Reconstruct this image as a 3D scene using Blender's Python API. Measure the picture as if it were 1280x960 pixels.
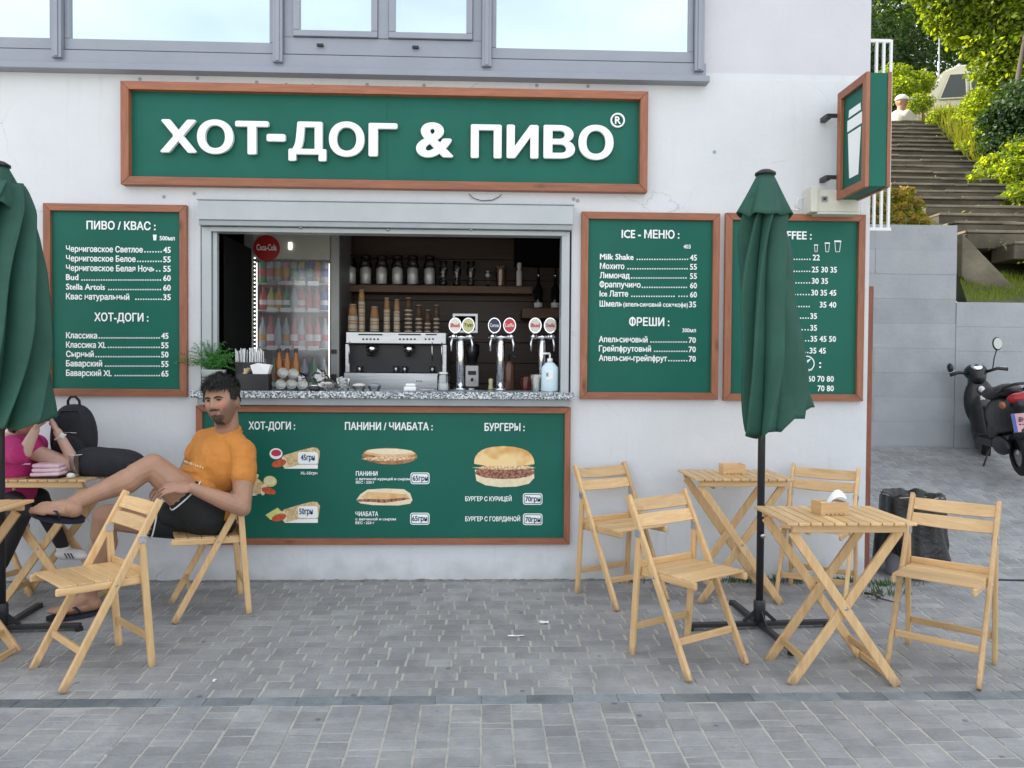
import bpy, math, random
import numpy as np
from math import radians, sin, cos, pi, sqrt, exp, atan2
from mathutils import Vector, Matrix, Euler, noise as mnoise
random.seed(7); RNG = np.random.default_rng(7)
SC = bpy.context.scene
for _o in list(bpy.data.objects): bpy.data.objects.remove(_o)
COL = SC.collection

# ---------------------------------------------------------------- camera
F, DIST, CZ = 970.0, 5.06, 1.397
RM = (Matrix.Rotation(-radians(2.1), 3, 'Z') @ Matrix.Rotation(pi/2 - radians(1.18), 3, 'X') @ Matrix.Rotation(radians(.4), 3, 'Z'))
CO = Vector((0, -DIST, CZ))
cam = bpy.data.cameras.new('camera'); cam.sensor_width = 36; cam.lens = F/1280*36; cam.clip_start = .05; cam.clip_end = 2000
camo = bpy.data.objects.new('camera', cam); COL.objects.link(camo)
camo.matrix_world = Matrix.Translation(CO) @ RM.to_4x4()
SC.camera = camo

# ---------------------------------------------------------------- light
SUN = Vector((-.74, .36, .62)).normalized()
elev = math.asin(SUN.z); azim = atan2(SUN.x, SUN.y)
w = bpy.data.worlds.new('World'); SC.world = w; w.use_nodes = True
nt = w.node_tree; N = nt.nodes; L = nt.links
for n_ in list(N): N.remove(n_)
sky = N.new('ShaderNodeTexSky'); sky.sky_type = 'NISHITA'; sky.sun_disc = False
sky.sun_elevation = elev; sky.sun_rotation = azim; sky.air_density = 1.3; sky.dust_density = 1.5; sky.ozone_density = 1.6
tc = N.new('ShaderNodeTexCoord'); mp = N.new('ShaderNodeMapping'); mp.inputs['Scale'].default_value = (1, 1, 2.6)
cn = N.new('ShaderNodeTexNoise'); cn.inputs['Scale'].default_value = 2.1; cn.inputs['Detail'].default_value = 6; cn.inputs['Roughness'].default_value = .55
cr = N.new('ShaderNodeValToRGB'); cr.color_ramp.elements[0].color = (.45,.45,.45,1); cr.color_ramp.elements[0].position = .22; cr.color_ramp.elements[1].position = .62
cm = N.new('ShaderNodeMix'); cm.data_type = 'RGBA'
bg = N.new('ShaderNodeBackground'); bg.inputs['Strength'].default_value = .12
wo = N.new('ShaderNodeOutputWorld')
L.new(tc.outputs['Generated'], mp.inputs['Vector']); L.new(mp.outputs['Vector'], cn.inputs['Vector']); L.new(cn.outputs['Fac'], cr.inputs['Fac'])
L.new(cr.outputs['Color'], cm.inputs[0]); L.new(sky.outputs['Color'], cm.inputs[6]); cm.inputs[7].default_value = (6.6, 6.9, 7.3, 1)
L.new(cm.outputs[2], bg.inputs['Color']); L.new(bg.outputs[0], wo.inputs['Surface'])
sl = bpy.data.lights.new('sun', 'SUN'); sl.energy = 5.0; sl.angle = radians(.5); sl.color = (1, .90, .74)
so = bpy.data.objects.new('sun', sl); COL.objects.link(so); so.rotation_euler = SUN.to_track_quat('Z', 'Y').to_euler()
SC.view_settings.view_transform = 'Standard'; SC.view_settings.look = 'None'; SC.view_settings.gamma = 1
SC.view_settings.exposure = 1.08
SC.render.engine = 'CYCLES'; SC.cycles.max_bounces = 8; SC.cycles.use_denoising = True

# ---------------------------------------------------------------- projection helpers (positions measured on the photograph, put at real depths)
def P(px, py, y=0.0):
    d = RM @ Vector(((px-640)/F, (480-py)/F, -1)); t = (y-CO.y)/d.y
    return CO + d*t
def ground(x, y):
    z = .035*y
    if y > 0 and x > 2: z += .17*(sqrt((y-.25)**2+.01) + (y-.25))/2
    return z
def smooth01(t):
    t = max(0, min(1, t)); return t*t*(3-2*t)

# ---------------------------------------------------------------- materials
def new_mat(name):
    m = bpy.data.materials.new(name); m.use_nodes = True
    b = m.node_tree.nodes['Principled BSDF']; return m, m.node_tree, b
def pmat(name, col, col2=None, scale=8, detail=4, rough=.6, metal=0, bump=0, bscale=None, stretch=(1,1,1), rnd=0, coat=0, rough2=None, contrast=(.3,.7), spec=.5, island=False, world=False, trans=0, macro=None, spots=False):
    m, t, b = new_mat(name); n = t.nodes; l = t.links
    b.inputs['Roughness'].default_value = rough; b.inputs['Metallic'].default_value = metal
    b.inputs['Specular IOR Level'].default_value = spec
    if coat: b.inputs['Coat Weight'].default_value = coat
    c4 = (*col, 1); b.inputs['Base Color'].default_value = c4
    vec = None
    if col2 or bump or rough2 is not None:
        tcn = n.new('ShaderNodeTexCoord'); mpn = n.new('ShaderNodeMapping'); mpn.inputs['Scale'].default_value = stretch
        if world:
            g = n.new('ShaderNodeNewGeometry'); l.new(g.outputs['Position'], mpn.inputs['Vector'])
        else: l.new(tcn.outputs['Object'], mpn.inputs['Vector'])
        vec = mpn.outputs['Vector']
    last = None
    if col2:
        nz = n.new('ShaderNodeTexNoise'); nz.inputs['Scale'].default_value = scale; nz.inputs['Detail'].default_value = detail; nz.inputs['Roughness'].default_value = .6
        l.new(vec, nz.inputs['Vector'])
        rp = n.new('ShaderNodeValToRGB'); rp.color_ramp.elements[0].position = contrast[0]; rp.color_ramp.elements[1].position = contrast[1]
        rp.color_ramp.elements[0].color = c4; rp.color_ramp.elements[1].color = (*col2, 1)
        l.new(nz.outputs['Fac'], rp.inputs['Fac']); last = rp.outputs['Color']; l.new(last, b.inputs['Base Color'])
    if macro:
        g2 = n.new('ShaderNodeNewGeometry'); n2 = n.new('ShaderNodeTexNoise'); n2.inputs['Scale'].default_value = macro[0]; n2.inputs['Detail'].default_value = 7; n2.inputs['Roughness'].default_value = .7; l.new(g2.outputs['Position'], n2.inputs['Vector'])
        m2 = n.new('ShaderNodeMapRange'); m2.inputs['From Min'].default_value = .3; m2.inputs['From Max'].default_value = .7; m2.inputs['To Min'].default_value = 1-macro[1]; m2.inputs['To Max'].default_value = 1+macro[1]; l.new(n2.outputs['Fac'], m2.inputs['Value'])
        v2 = n.new('ShaderNodeVectorMath'); v2.operation = 'SCALE'; l.new(last, v2.inputs[0]); l.new(m2.outputs[0], v2.inputs['Scale']); last = v2.outputs[0]; l.new(last, b.inputs['Base Color'])
    if spots:
        g3 = n.new('ShaderNodeNewGeometry'); v3 = n.new('ShaderNodeTexVoronoi'); v3.inputs['Scale'].default_value = 5.5; l.new(g3.outputs['Position'], v3.inputs['Vector'])
        r3 = n.new('ShaderNodeMapRange'); r3.inputs['From Min'].default_value = .05; r3.inputs['From Max'].default_value = .09; r3.inputs['To Min'].default_value = .55; r3.inputs['To Max'].default_value = 1; l.new(v3.outputs['Distance'], r3.inputs['Value'])
        x3 = n.new('ShaderNodeVectorMath'); x3.operation = 'SCALE'; l.new(last, x3.inputs[0]); l.new(r3.outputs[0], x3.inputs['Scale']); last = x3.outputs[0]
        n4 = n.new('ShaderNodeTexNoise'); n4.inputs['Scale'].default_value = 4.5; n4.inputs['Detail'].default_value = 9; n4.inputs['Roughness'].default_value = .75; l.new(g3.outputs['Position'], n4.inputs['Vector'])
        r4 = n.new('ShaderNodeMapRange'); r4.inputs['From Min'].default_value = .60; r4.inputs['From Max'].default_value = .74; r4.inputs['To Max'].default_value = .5; l.new(n4.outputs['Fac'], r4.inputs['Value'])
        m4 = n.new('ShaderNodeMix'); m4.data_type = 'RGBA'; l.new(r4.outputs[0], m4.inputs[0]); l.new(last, m4.inputs[6]); m4.inputs[7].default_value = (.44,.42,.37,1); last = m4.outputs[2]; l.new(last, b.inputs['Base Color'])
    if rnd:
        if island:
            oi = n.new('ShaderNodeNewGeometry'); ro = oi.outputs['Random Per Island']
        else:
            oi = n.new('ShaderNodeObjectInfo'); ro = oi.outputs['Random']
        mr = n.new('ShaderNodeMapRange'); mr.inputs['To Min'].default_value = 1-rnd; mr.inputs['To Max'].default_value = 1+rnd
        l.new(ro, mr.inputs['Value'])
        mx = n.new('ShaderNodeVectorMath'); mx.operation = 'SCALE'
        if last: l.new(last, mx.inputs[0])
        else: mx.inputs[0].default_value = col
        l.new(mr.outputs[0], mx.inputs['Scale']); last = mx.outputs[0]; l.new(last, b.inputs['Base Color'])
    if bump:
        bz = n.new('ShaderNodeTexNoise'); bz.inputs['Scale'].default_value = bscale or scale*3; bz.inputs['Detail'].default_value = 5
        l.new(vec, bz.inputs['Vector'])
        bn = n.new('ShaderNodeBump'); bn.inputs['Strength'].default_value = bump; bn.inputs['Distance'].default_value = .01
        l.new(bz.outputs['Fac'], bn.inputs['Height']); l.new(bn.outputs[0], b.inputs['Normal'])
        if rough2 is not None:
            mr = n.new('ShaderNodeMapRange'); mr.inputs['To Min'].default_value = rough; mr.inputs['To Max'].default_value = rough2
            l.new(bz.outputs['Fac'], mr.inputs['Value']); l.new(mr.outputs[0], b.inputs['Roughness'])
    if trans: b.inputs['Transmission Weight'].default_value = trans
    return m

M = {}
def wood_mat(name, c1, c2, axis, rough=.5, rnd=.12, knots=True, c3=None):
    # grain stretched along one axis, rings and a few knots
    m, t, b = new_mat(name); n = t.nodes; l = t.links
    tcn = n.new('ShaderNodeTexCoord'); oi = n.new('ShaderNodeObjectInfo')
    add = n.new('ShaderNodeVectorMath'); add.operation = 'ADD'
    mu = n.new('ShaderNodeMath'); mu.operation = 'MULTIPLY'; mu.inputs[1].default_value = 37
    l.new(oi.outputs['Random'], mu.inputs[0]); l.new(tcn.outputs['Object'], add.inputs[0]); l.new(mu.outputs[0], add.inputs[1])
    mpn = n.new('ShaderNodeMapping'); s = [9, 9, 9]; s[axis] = .8; mpn.inputs['Scale'].default_value = s
    l.new(add.outputs[0], mpn.inputs['Vector'])
    nz = n.new('ShaderNodeTexNoise'); nz.inputs['Scale'].default_value = 5; nz.inputs['Detail'].default_value = 6; nz.inputs['Roughness'].default_value = .7; nz.inputs['Distortion'].default_value = .6
    l.new(mpn.outputs[0], nz.inputs['Vector'])
    rp = n.new('ShaderNodeValToRGB'); rp.color_ramp.elements[0].position = .32; rp.color_ramp.elements[1].position = .68
    rp.color_ramp.elements[0].color = (*c1, 1); rp.color_ramp.elements[1].color = (*c2, 1)
    l.new(nz.outputs['Fac'], rp.inputs['Fac']); last = rp.outputs['Color']
    if knots:
        mk = n.new('ShaderNodeMapping'); s = [7, 7, 7]; s[axis] = 2.4; mk.inputs['Scale'].default_value = s
        l.new(add.outputs[0], mk.inputs['Vector'])
        vo = n.new('ShaderNodeTexVoronoi'); vo.inputs['Scale'].default_value = .9; l.new(mk.outputs[0], vo.inputs['Vector'])
        kr = n.new('ShaderNodeValToRGB'); kr.color_ramp.elements[0].position = .03; kr.color_ramp.elements[1].position = .13
        kr.color_ramp.elements[0].color = (1, 1, 1, 1); kr.color_ramp.elements[1].color = (0, 0, 0, 1)
        l.new(vo.outputs['Distance'], kr.inputs['Fac'])
        mx = n.new('ShaderNodeMix'); mx.data_type = 'RGBA'; l.new(kr.outputs['Color'], mx.inputs[0]); l.new(last, mx.inputs[6])
        mx.inputs[7].default_value = (*(c3 or [c*.35 for c in c1]), 1); last = mx.outputs[2]
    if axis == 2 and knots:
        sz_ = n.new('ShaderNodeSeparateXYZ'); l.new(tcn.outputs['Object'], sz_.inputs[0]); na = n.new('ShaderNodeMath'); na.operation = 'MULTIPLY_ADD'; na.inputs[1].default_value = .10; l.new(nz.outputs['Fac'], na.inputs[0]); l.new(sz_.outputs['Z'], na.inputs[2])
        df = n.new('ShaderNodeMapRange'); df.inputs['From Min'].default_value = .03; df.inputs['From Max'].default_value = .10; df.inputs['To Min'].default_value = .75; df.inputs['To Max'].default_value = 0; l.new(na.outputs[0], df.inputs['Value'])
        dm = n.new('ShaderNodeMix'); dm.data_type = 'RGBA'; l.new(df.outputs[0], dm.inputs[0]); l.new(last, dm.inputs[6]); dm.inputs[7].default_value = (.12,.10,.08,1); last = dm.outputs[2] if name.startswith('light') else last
    mr = n.new('ShaderNodeMapRange'); mr.inputs['To Min'].default_value = 1-rnd; mr.inputs['To Max'].default_value = 1+rnd
    l.new(oi.outputs['Random'], mr.inputs['Value'])
    sc = n.new('ShaderNodeVectorMath'); sc.operation = 'SCALE'; l.new(last, sc.inputs[0]); l.new(mr.outputs[0], sc.inputs['Scale'])
    l.new(sc.outputs[0], b.inputs['Base Color']); b.inputs['Roughness'].default_value = rough
    bn = n.new('ShaderNodeBump'); bn.inputs['Strength'].default_value = .15; bn.inputs['Distance'].default_value = .004
    l.new(nz.outputs['Fac'], bn.inputs['Height']); l.new(bn.outputs[0], b.inputs['Normal'])
    return m
for ax, k in enumerate('xyz'):
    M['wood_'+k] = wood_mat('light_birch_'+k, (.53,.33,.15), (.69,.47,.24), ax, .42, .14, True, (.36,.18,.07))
    M['stain_'+k] = wood_mat('stained_pine_'+k, (.225,.080,.041), (.36,.135,.070), ax, .5, .12, True, (.12,.035,.02))
M['shelf'] = wood_mat('dark_shelf_wood', (.10,.05,.028), (.17,.09,.05), 0, .5, .1, False)
M['post_wood'] = wood_mat('brown_post_wood', (.16,.05,.03), (.26,.09,.05), 2, .6, .1, False)
M['green'] = pmat('green_panel', (.003,.100,.070), (.006,.125,.090), scale=1.5, spec=.28, rough=.5, bump=.03, bscale=160)
M['white_letter'] = pmat('white_letter', (.85,.87,.88), rough=.35)
M['white_print'] = pmat('white_print', (.86,.9,.9), rough=.5)
M['dark_print'] = pmat('dark_blue_print', (.03,.05,.14), rough=.5)
M['plastic_white'] = pmat('white_plastic', (.8,.8,.8), rough=.4)
M['cream'] = pmat('cream_metal', (.62,.62,.55), (.55,.55,.48), scale=9, rough=.5, bump=.05)
M['alu'] = pmat('grey_aluminium', (.25,.27,.32), (.29,.31,.36), scale=3, rough=.42, metal=.25, bump=.02, bscale=60)
M['shutter'] = pmat('light_grey_shutter', (.43,.46,.475), (.38,.41,.425), scale=4, rough=.4, metal=.2, bump=.03)
M['shutter_dark'] = pmat('grey_shutter_lip', (.27,.30,.32), (.32,.35,.37), scale=6, rough=.45, metal=.3)
M['steel'] = pmat('brushed_steel', (.55,.56,.58), (.42,.43,.45), scale=3, rough=.28, metal=1, stretch=(1,1,14), bump=.05)
M['chrome'] = pmat('chrome', (.82,.83,.85), rough=.08, metal=1)
M['black_metal'] = pmat('black_painted_metal', (.016,.018,.022), (.03,.03,.034), scale=12, rough=.42, bump=.06)
M['black_plastic'] = pmat('black_plastic', (.014,.014,.016), rough=.38)
M['black_fabric'] = pmat('black_fabric', (.012,.013,.018), (.02,.021,.028), scale=20, rough=.85, bump=.3, bscale=120)
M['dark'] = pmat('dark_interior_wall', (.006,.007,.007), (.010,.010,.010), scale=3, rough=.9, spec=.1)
M['zinc'] = pmat('zinc_plate', (.45,.47,.5), rough=.4, metal=.7)

def plaster():
    m, t, b = new_mat('white_plaster'); n = t.nodes; l = t.links
    g = n.new('ShaderNodeNewGeometry')
    a = n.new('ShaderNodeTexNoise'); a.inputs['Scale'].default_value = 1.1; a.inputs['Detail'].default_value = 8; a.inputs['Roughness'].default_value = .65
    l.new(g.outputs['Position'], a.inputs['Vector'])
    r = n.new('ShaderNodeValToRGB'); r.color_ramp.elements[0].position = .3; r.color_ramp.elements[1].position = .72
    r.color_ramp.elements[0].color = (.59,.612,.640,1); r.color_ramp.elements[1].color = (.68,.702,.730,1)
    l.new(a.outputs['Fac'], r.inputs['Fac'])
    # grime near the ground, with a ragged edge of its own
    sx = n.new('ShaderNodeSeparateXYZ'); l.new(g.outputs['Position'], sx.inputs[0])
    d = n.new('ShaderNodeTexNoise'); d.inputs['Scale'].default_value = 7; d.inputs['Detail'].default_value = 6; l.new(g.outputs['Position'], d.inputs['Vector'])
    mm = n.new('ShaderNodeMath'); mm.operation = 'MULTIPLY_ADD'; mm.inputs[1].default_value = .42; l.new(d.outputs['Fac'], mm.inputs[0]); 
    l.new(sx.outputs['Z'], mm.inputs[2])
    mr = n.new('ShaderNodeMapRange'); mr.inputs['From Min'].default_value = .16; mr.inputs['From Max'].default_value = .36; mr.inputs['To Min'].default_value = .55; mr.inputs['To Max'].default_value = 0
    l.new(mm.outputs[0], mr.inputs['Value'])
    mx = n.new('ShaderNodeMix'); mx.data_type = 'RGBA'; l.new(mr.outputs[0], mx.inputs[0]); l.new(r.outputs['Color'], mx.inputs[6]); mx.inputs[7].default_value = (.34,.34,.33,1)
    # thin vertical rain streaks and scuffs
    mpn = n.new('ShaderNodeMapping'); mpn.inputs['Scale'].default_value = (9, 9, .5); l.new(g.outputs['Position'], mpn.inputs['Vector'])
    st = n.new('ShaderNodeTexNoise'); st.inputs['Scale'].default_value = 2.2; st.inputs['Detail'].default_value = 5; l.new(mpn.outputs[0], st.inputs['Vector'])
    sr = n.new('ShaderNodeMapRange'); sr.inputs['From Min'].default_value = .58; sr.inputs['From Max'].default_value = .8; sr.inputs['To Max'].default_value = .55; l.new(st.outputs['Fac'], sr.inputs['Value'])
    m2 = n.new('ShaderNodeMix'); m2.data_type = 'RGBA'; l.new(sr.outputs[0], m2.inputs[0]); l.new(mx.outputs[2], m2.inputs[6]); m2.inputs[7].default_value = (.55,.56,.58,1)
    vc = n.new('ShaderNodeTexVoronoi'); vc.feature = 'DISTANCE_TO_EDGE'; vc.inputs['Scale'].default_value = 1.15
    dn = n.new('ShaderNodeTexNoise'); dn.inputs['Scale'].default_value = 3.5; dn.inputs['Detail'].default_value = 6; l.new(g.outputs['Position'], dn.inputs['Vector'])
    va = n.new('ShaderNodeVectorMath'); va.operation = 'MULTIPLY_ADD'; va.inputs[1].default_value = (.35,.35,.35); l.new(dn.outputs['Color'], va.inputs[0]); l.new(g.outputs['Position'], va.inputs[2]); l.new(va.outputs[0], vc.inputs['Vector'])
    cr_ = n.new('ShaderNodeMapRange'); cr_.inputs['From Min'].default_value = .0015; cr_.inputs['From Max'].default_value = .0045; cr_.inputs['To Min'].default_value = 1; cr_.inputs['To Max'].default_value = 0; l.new(vc.outputs['Distance'], cr_.inputs['Value'])
    mk_ = n.new('ShaderNodeMapRange'); mk_.inputs['From Min'].default_value = .52; mk_.inputs['From Max'].default_value = .62; l.new(a.outputs['Fac'], mk_.inputs['Value'])
    mm_ = n.new('ShaderNodeMath'); mm_.operation = 'MULTIPLY'; l.new(cr_.outputs[0], mm_.inputs[0]); l.new(mk_.outputs[0], mm_.inputs[1]); m5 = n.new('ShaderNodeMath'); m5.operation = 'MULTIPLY'; m5.inputs[1].default_value = .45; l.new(mm_.outputs[0], m5.inputs[0])
    m3 = n.new('ShaderNodeMix'); m3.data_type = 'RGBA'; l.new(m5.outputs[0], m3.inputs[0]); l.new(m2.outputs[2], m3.inputs[6]); m3.inputs[7].default_value = (.25,.25,.26,1)
    l.new(m3.outputs[2], b.inputs['Base Color']); b.inputs['Roughness'].default_value = .85
    bz = n.new('ShaderNodeTexNoise'); bz.inputs['Scale'].default_value = 30; bz.inputs['Detail'].default_value = 7; l.new(g.outputs['Position'], bz.inputs['Vector'])
    b2 = n.new('ShaderNodeTexNoise'); b2.inputs['Scale'].default_value = 3; b2.inputs['Detail'].default_value = 2; l.new(g.outputs['Position'], b2.inputs['Vector'])
    ad = n.new('ShaderNodeMath'); ad.operation = 'MULTIPLY_ADD'; ad.inputs[1].default_value = 6; l.new(b2.outputs['Fac'], ad.inputs[0]); l.new(bz.outputs['Fac'], ad.inputs[2])
    bn = n.new('ShaderNodeBump'); bn.inputs['Strength'].default_value = .35; bn.inputs['Distance'].default_value = .006; l.new(ad.outputs[0], bn.inputs['Height']); l.new(bn.outputs[0], b.inputs['Normal'])
    return m
M['plaster'] = plaster()
M['plaster2'] = pmat('pinkish_plaster', (.53,.53,.58), (.60,.60,.645), scale=1.5, detail=8, rough=.85, bump=.25, bscale=22, world=True)
M['stone'] = pmat('paving_stone_grey', (.222,.227,.235), (.310,.311,.310), scale=7, detail=7, rough=.72, bump=.5, bscale=70, rnd=.13, island=True, world=True, macro=(1.6,.2), spots=True)
M['stone_part'] = pmat('paving_stone_grey_single', (.222,.227,.235), (.310,.311,.310), scale=7, detail=7, rough=.72, bump=.5, bscale=70, rnd=.13, world=True, macro=(1.6,.2), spots=True)
M['kerb'] = pmat('blue_grey_kerb_stone', (.115,.135,.152), (.25,.27,.28), contrast=(.35,.75), scale=5, detail=7, rough=.7, bump=.5, bscale=60, rnd=.25, world=True)
M['mortar'] = pmat('sandy_joint', (.50,.48,.42), (.33,.32,.29), scale=6, detail=8, rough=.95, bump=.6, bscale=90, world=True)
M['concrete'] = pmat('grey_concrete', (.31,.325,.345), (.39,.405,.42), scale=2.6, detail=8, rough=.85, bump=.35, bscale=30, rnd=.07, world=True)
M['riser'] = pmat('dark_riser_stone', (.045,.038,.028), (.13,.11,.08), scale=2.4, detail=8, rough=.9, bump=.7, bscale=25, rnd=.2, world=True)  # riser stone set darker than the treads
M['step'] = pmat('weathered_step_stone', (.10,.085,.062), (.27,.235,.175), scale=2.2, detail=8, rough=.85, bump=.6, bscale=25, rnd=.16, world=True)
M['soil'] = pmat('soil_and_litter', (.05,.045,.02), (.10,.12,.035), scale=3, detail=8, rough=.95, bump=.6, bscale=12, world=True)
M['rubber'] = pmat('rubber', (.012,.012,.012), rough=.8)
M['denim'] = pmat('dark_cloth', (.012,.012,.014), (.02,.02,.024), scale=16, rough=.8, bump=.2, bscale=90)

# ---------------------------------------------------------------- mesh builder
def basis(d, up=(0,0,1)):
    d = Vector(d).normalized(); u = Vector(up)
    if abs(d.dot(u.normalized())) > .985: u = Vector((1,0,0)) if abs(d.x) < .9 else Vector((0,1,0))
    s = d.cross(u).normalized(); t = s.cross(d).normalized(); return s, d, t
class MB:
    def __init__(s): s.v = []; s.f = []; s.mi = []; s.cur = 0
    def _add(s, vs, fs):
        o = len(s.v); s.v += [tuple(p) for p in vs]; s.f += [tuple(i+o for i in q) for q in fs]; s.mi += [s.cur]*len(fs); return s
    def mat(s, i): s.cur = i; return s
    def box(s, c, d, rot=None):
        c = Vector(c); a, b, e = d[0]/2, d[1]/2, d[2]/2
        vs = [Vector((x,y,z)) for x in (-a,a) for y in (-b,b) for z in (-e,e)]
        if rot is not None: vs = [rot @ v for v in vs]
        return s._add([c+v for v in vs], [(0,1,3,2),(4,6,7,5),(0,4,5,1),(2,3,7,6),(0,2,6,4),(1,5,7,3)])
    def bb(s, x0, x1, y0, y1, z0, z1): return s.box(((x0+x1)/2,(y0+y1)/2,(z0+z1)/2), (abs(x1-x0),abs(y1-y0),abs(z1-z0)))
    def beam(s, a, b, w, t, up=(0,0,1)):
        a = Vector(a); b = Vector(b); sd, d, u = basis(b-a, up); h = (b-a).length
        return s.box((a+b)/2, (w, h, t), Matrix((sd, d, u)).transposed())
    def tube(s, pts, r, n=8, cap=True, flat=1.0, up=(0,0,1)):
        pts = [Vector(p) for p in pts]; k = len(pts); rs = r if isinstance(r, (list, tuple)) else [r]*k
        vs = []; pu = None
        for i, p in enumerate(pts):
            d = pts[min(i+1,k-1)] - pts[max(i-1,0)]
            sd, dd, u = basis(d, up if pu is None else pu)
            pu = u
            for j in range(n):
                a = 2*pi*j/n; vs.append(p + sd*cos(a)*rs[i] + u*sin(a)*rs[i]*flat)
        fs = [(i*n+j, i*n+(j+1)%n, (i+1)*n+(j+1)%n, (i+1)*n+j) for i in range(k-1) for j in range(n)]
        if cap: fs += [tuple(range(n-1,-1,-1)), tuple(range((k-1)*n, k*n))]
        return s._add(vs, fs)
    def lathe(s, prof, n=20, c=(0,0,0), rot=None, cap=True):
        c = Vector(c); vs = []
        for (r, z) in prof:
            for j in range(n):
                a = 2*pi*j/n; v = Vector((r*cos(a), r*sin(a), z))
                vs.append(c + (rot @ v if rot is not None else v))
        k = len(prof)
        fs = [(i*n+j, i*n+(j+1)%n, (i+1)*n+(j+1)%n, (i+1)*n+j) for i in range(k-1) for j in range(n)]
        if cap: fs += [tuple(range(n-1,-1,-1)), tuple(range((k-1)*n, k*n))]
        return s._add(vs, fs)
    def prism(s, poly, y0, y1, fn=None):
        # polygon in (x, z), extruded in y
        k = len(poly); fn = fn or (lambda x, y, z: (x, y, z))
        vs = [fn(x, y0, z) for x, z in poly] + [fn(x, y1, z) for x, z in poly]
        fs = [tuple(range(k)), tuple(range(2*k-1, k-1, -1))] + [(i, i+k, (i+1)%k+k, (i+1)%k) for i in range(k)]
        return s._add(vs, fs)
    def ball(s, c, r, nu=14, nv=10, rot=None):
        c = Vector(c); r = (r,r,r) if not isinstance(r, (tuple, list)) else r; vs = []
        def pt(d):
            v = Vector((d[0]*r[0], d[1]*r[1], d[2]*r[2])); return c + (rot @ v if rot is not None else v)
        vs.append(pt((0,0,1)))
        for i in range(1, nv):
            t = pi*i/nv
            for j in range(nu):
                a = 2*pi*j/nu; vs.append(pt((sin(t)*cos(a), sin(t)*sin(a), cos(t))))
        vs.append(pt((0,0,-1))); e = len(vs)-1
        fs = [(0, 1+j, 1+(j+1)%nu) for j in range(nu)]
        for i in range(nv-2):
            for j in range(nu):
                a = 1+i*nu+j; b = 1+i*nu+(j+1)%nu; fs.append((a, a+nu, b+nu, b))
        o = 1+(nv-2)*nu; fs += [(e, o+(j+1)%nu, o+j) for j in range(nu)]
        return s._add(vs, fs)
    def cone(s, a, ra, b, rb, n=14):
        # rounded cone between two joints (closed)
        a = Vector(a); b = Vector(b); sd, d, u = basis(b-a)
        pts = []; rs = []
        for i in range(1, 6):
            t = pi/2*i/5; pts.append(a - d*ra*cos(t)); rs.append(ra*sin(t))
        for i in range(5, 0, -1):
            t = pi/2*i/5; pts.append(b + d*rb*cos(t)); rs.append(rb*sin(t))
        vs = []
        for p, r in zip(pts, rs):
            for j in range(n):
                q = 2*pi*j/n; vs.append(p + sd*cos(q)*r + u*sin(q)*r)
        k = len(pts); fs = [(i*n+j, i*n+(j+1)%n, (i+1)*n+(j+1)%n, (i+1)*n+j) for i in range(k-1) for j in range(n)]
        fs += [tuple(range(n-1,-1,-1)), tuple(range((k-1)*n, k*n))]
        return s._add(vs, fs)
    def grid(s, rows):
        h = len(rows); w_ = len(rows[0]); vs = [p for r in rows for p in r]
        return s._add(vs, [(i*w_+j, i*w_+j+1, (i+1)*w_+j+1, (i+1)*w_+j) for i in range(h-1) for j in range(w_-1)])
    def mesh(s, name):
        me = bpy.data.meshes.new(name); me.from_pydata(s.v, [], s.f); return me
    def build(s, name, mats, parent=None, smooth=False, bevel=0, world=False, subsurf=0, seg=2):
        if not isinstance(mats, (list, tuple)): mats = [mats]
        if parent is not None and world:
            o = parent
            off = Vector((0,0,0))
            while o is not None: off += o.location; o = o.parent
            s.v = [tuple(Vector(p)-off) for p in s.v]
        me = s.mesh(name)
        for m in mats: me.materials.append(m)
        if len(mats) > 1: me.polygons.foreach_set('material_index', s.mi)
        if smooth: me.polygons.foreach_set('use_smooth', [True]*len(me.polygons))
        me.update(); o = bpy.data.objects.new(name, me); COL.objects.link(o)
        if parent is not None: o.parent = parent
        if bevel:
            b = o.modifiers.new('bevel', 'BEVEL'); b.width = bevel; b.segments = seg; b.limit_method = 'ANGLE'; b.angle_limit = radians(40)
        if subsurf:
            q = o.modifiers.new('subsurf', 'SUBSURF'); q.levels = q.render_levels = subsurf
        return o
def tag(o, label=None, cat=None, group=None, kind=None):
    if label: o['label'] = label
    if cat: o['category'] = cat
    if group: o['group'] = group
    if kind: o['kind'] = kind
    return o
def thing(name, loc, label, cat, group=None, rz=0):
    o = bpy.data.objects.new(name, None); COL.objects.link(o); o.location = loc; o.rotation_euler = (0,0,rz); o.empty_display_size = .1
    return tag(o, label, cat, group)
def kids(o): return [c for c in bpy.data.objects if c.parent == o]
CH = {}
def copy_tree(o, loc=None, rz=None, label=None, group=None, parent=None, ch=None):
    if ch is None:
        ch = {}
        for q in bpy.data.objects:
            if q.parent: ch.setdefault(q.parent.name, []).append(q)
    c = o.copy(); COL.objects.link(c)
    if parent is not None: c.parent = parent
    if loc is not None: c.location = loc
    if rz is not None: c.rotation_euler = (0,0,rz)
    if label: c['label'] = label
    if group: c['group'] = group
    for k in ch.get(o.name, []): copy_tree(k, parent=c, ch=ch)
    return c
def struct(o, label=None):
    o['kind'] = 'structure'
    if label: o['label'] = label
    return o
def blob(mb, name, mat, parent, voxel=.006, smooth=4, world=True):
    o = mb.build(name, mat, parent, smooth=True, world=world)
    r = o.modifiers.new('remesh', 'REMESH'); r.mode = 'VOXEL'; r.voxel_size = voxel; r.use_smooth_shade = True
    if smooth:
        q = o.modifiers.new('smooth', 'SMOOTH'); q.iterations = smooth; q.factor = .5
    return o

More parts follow.
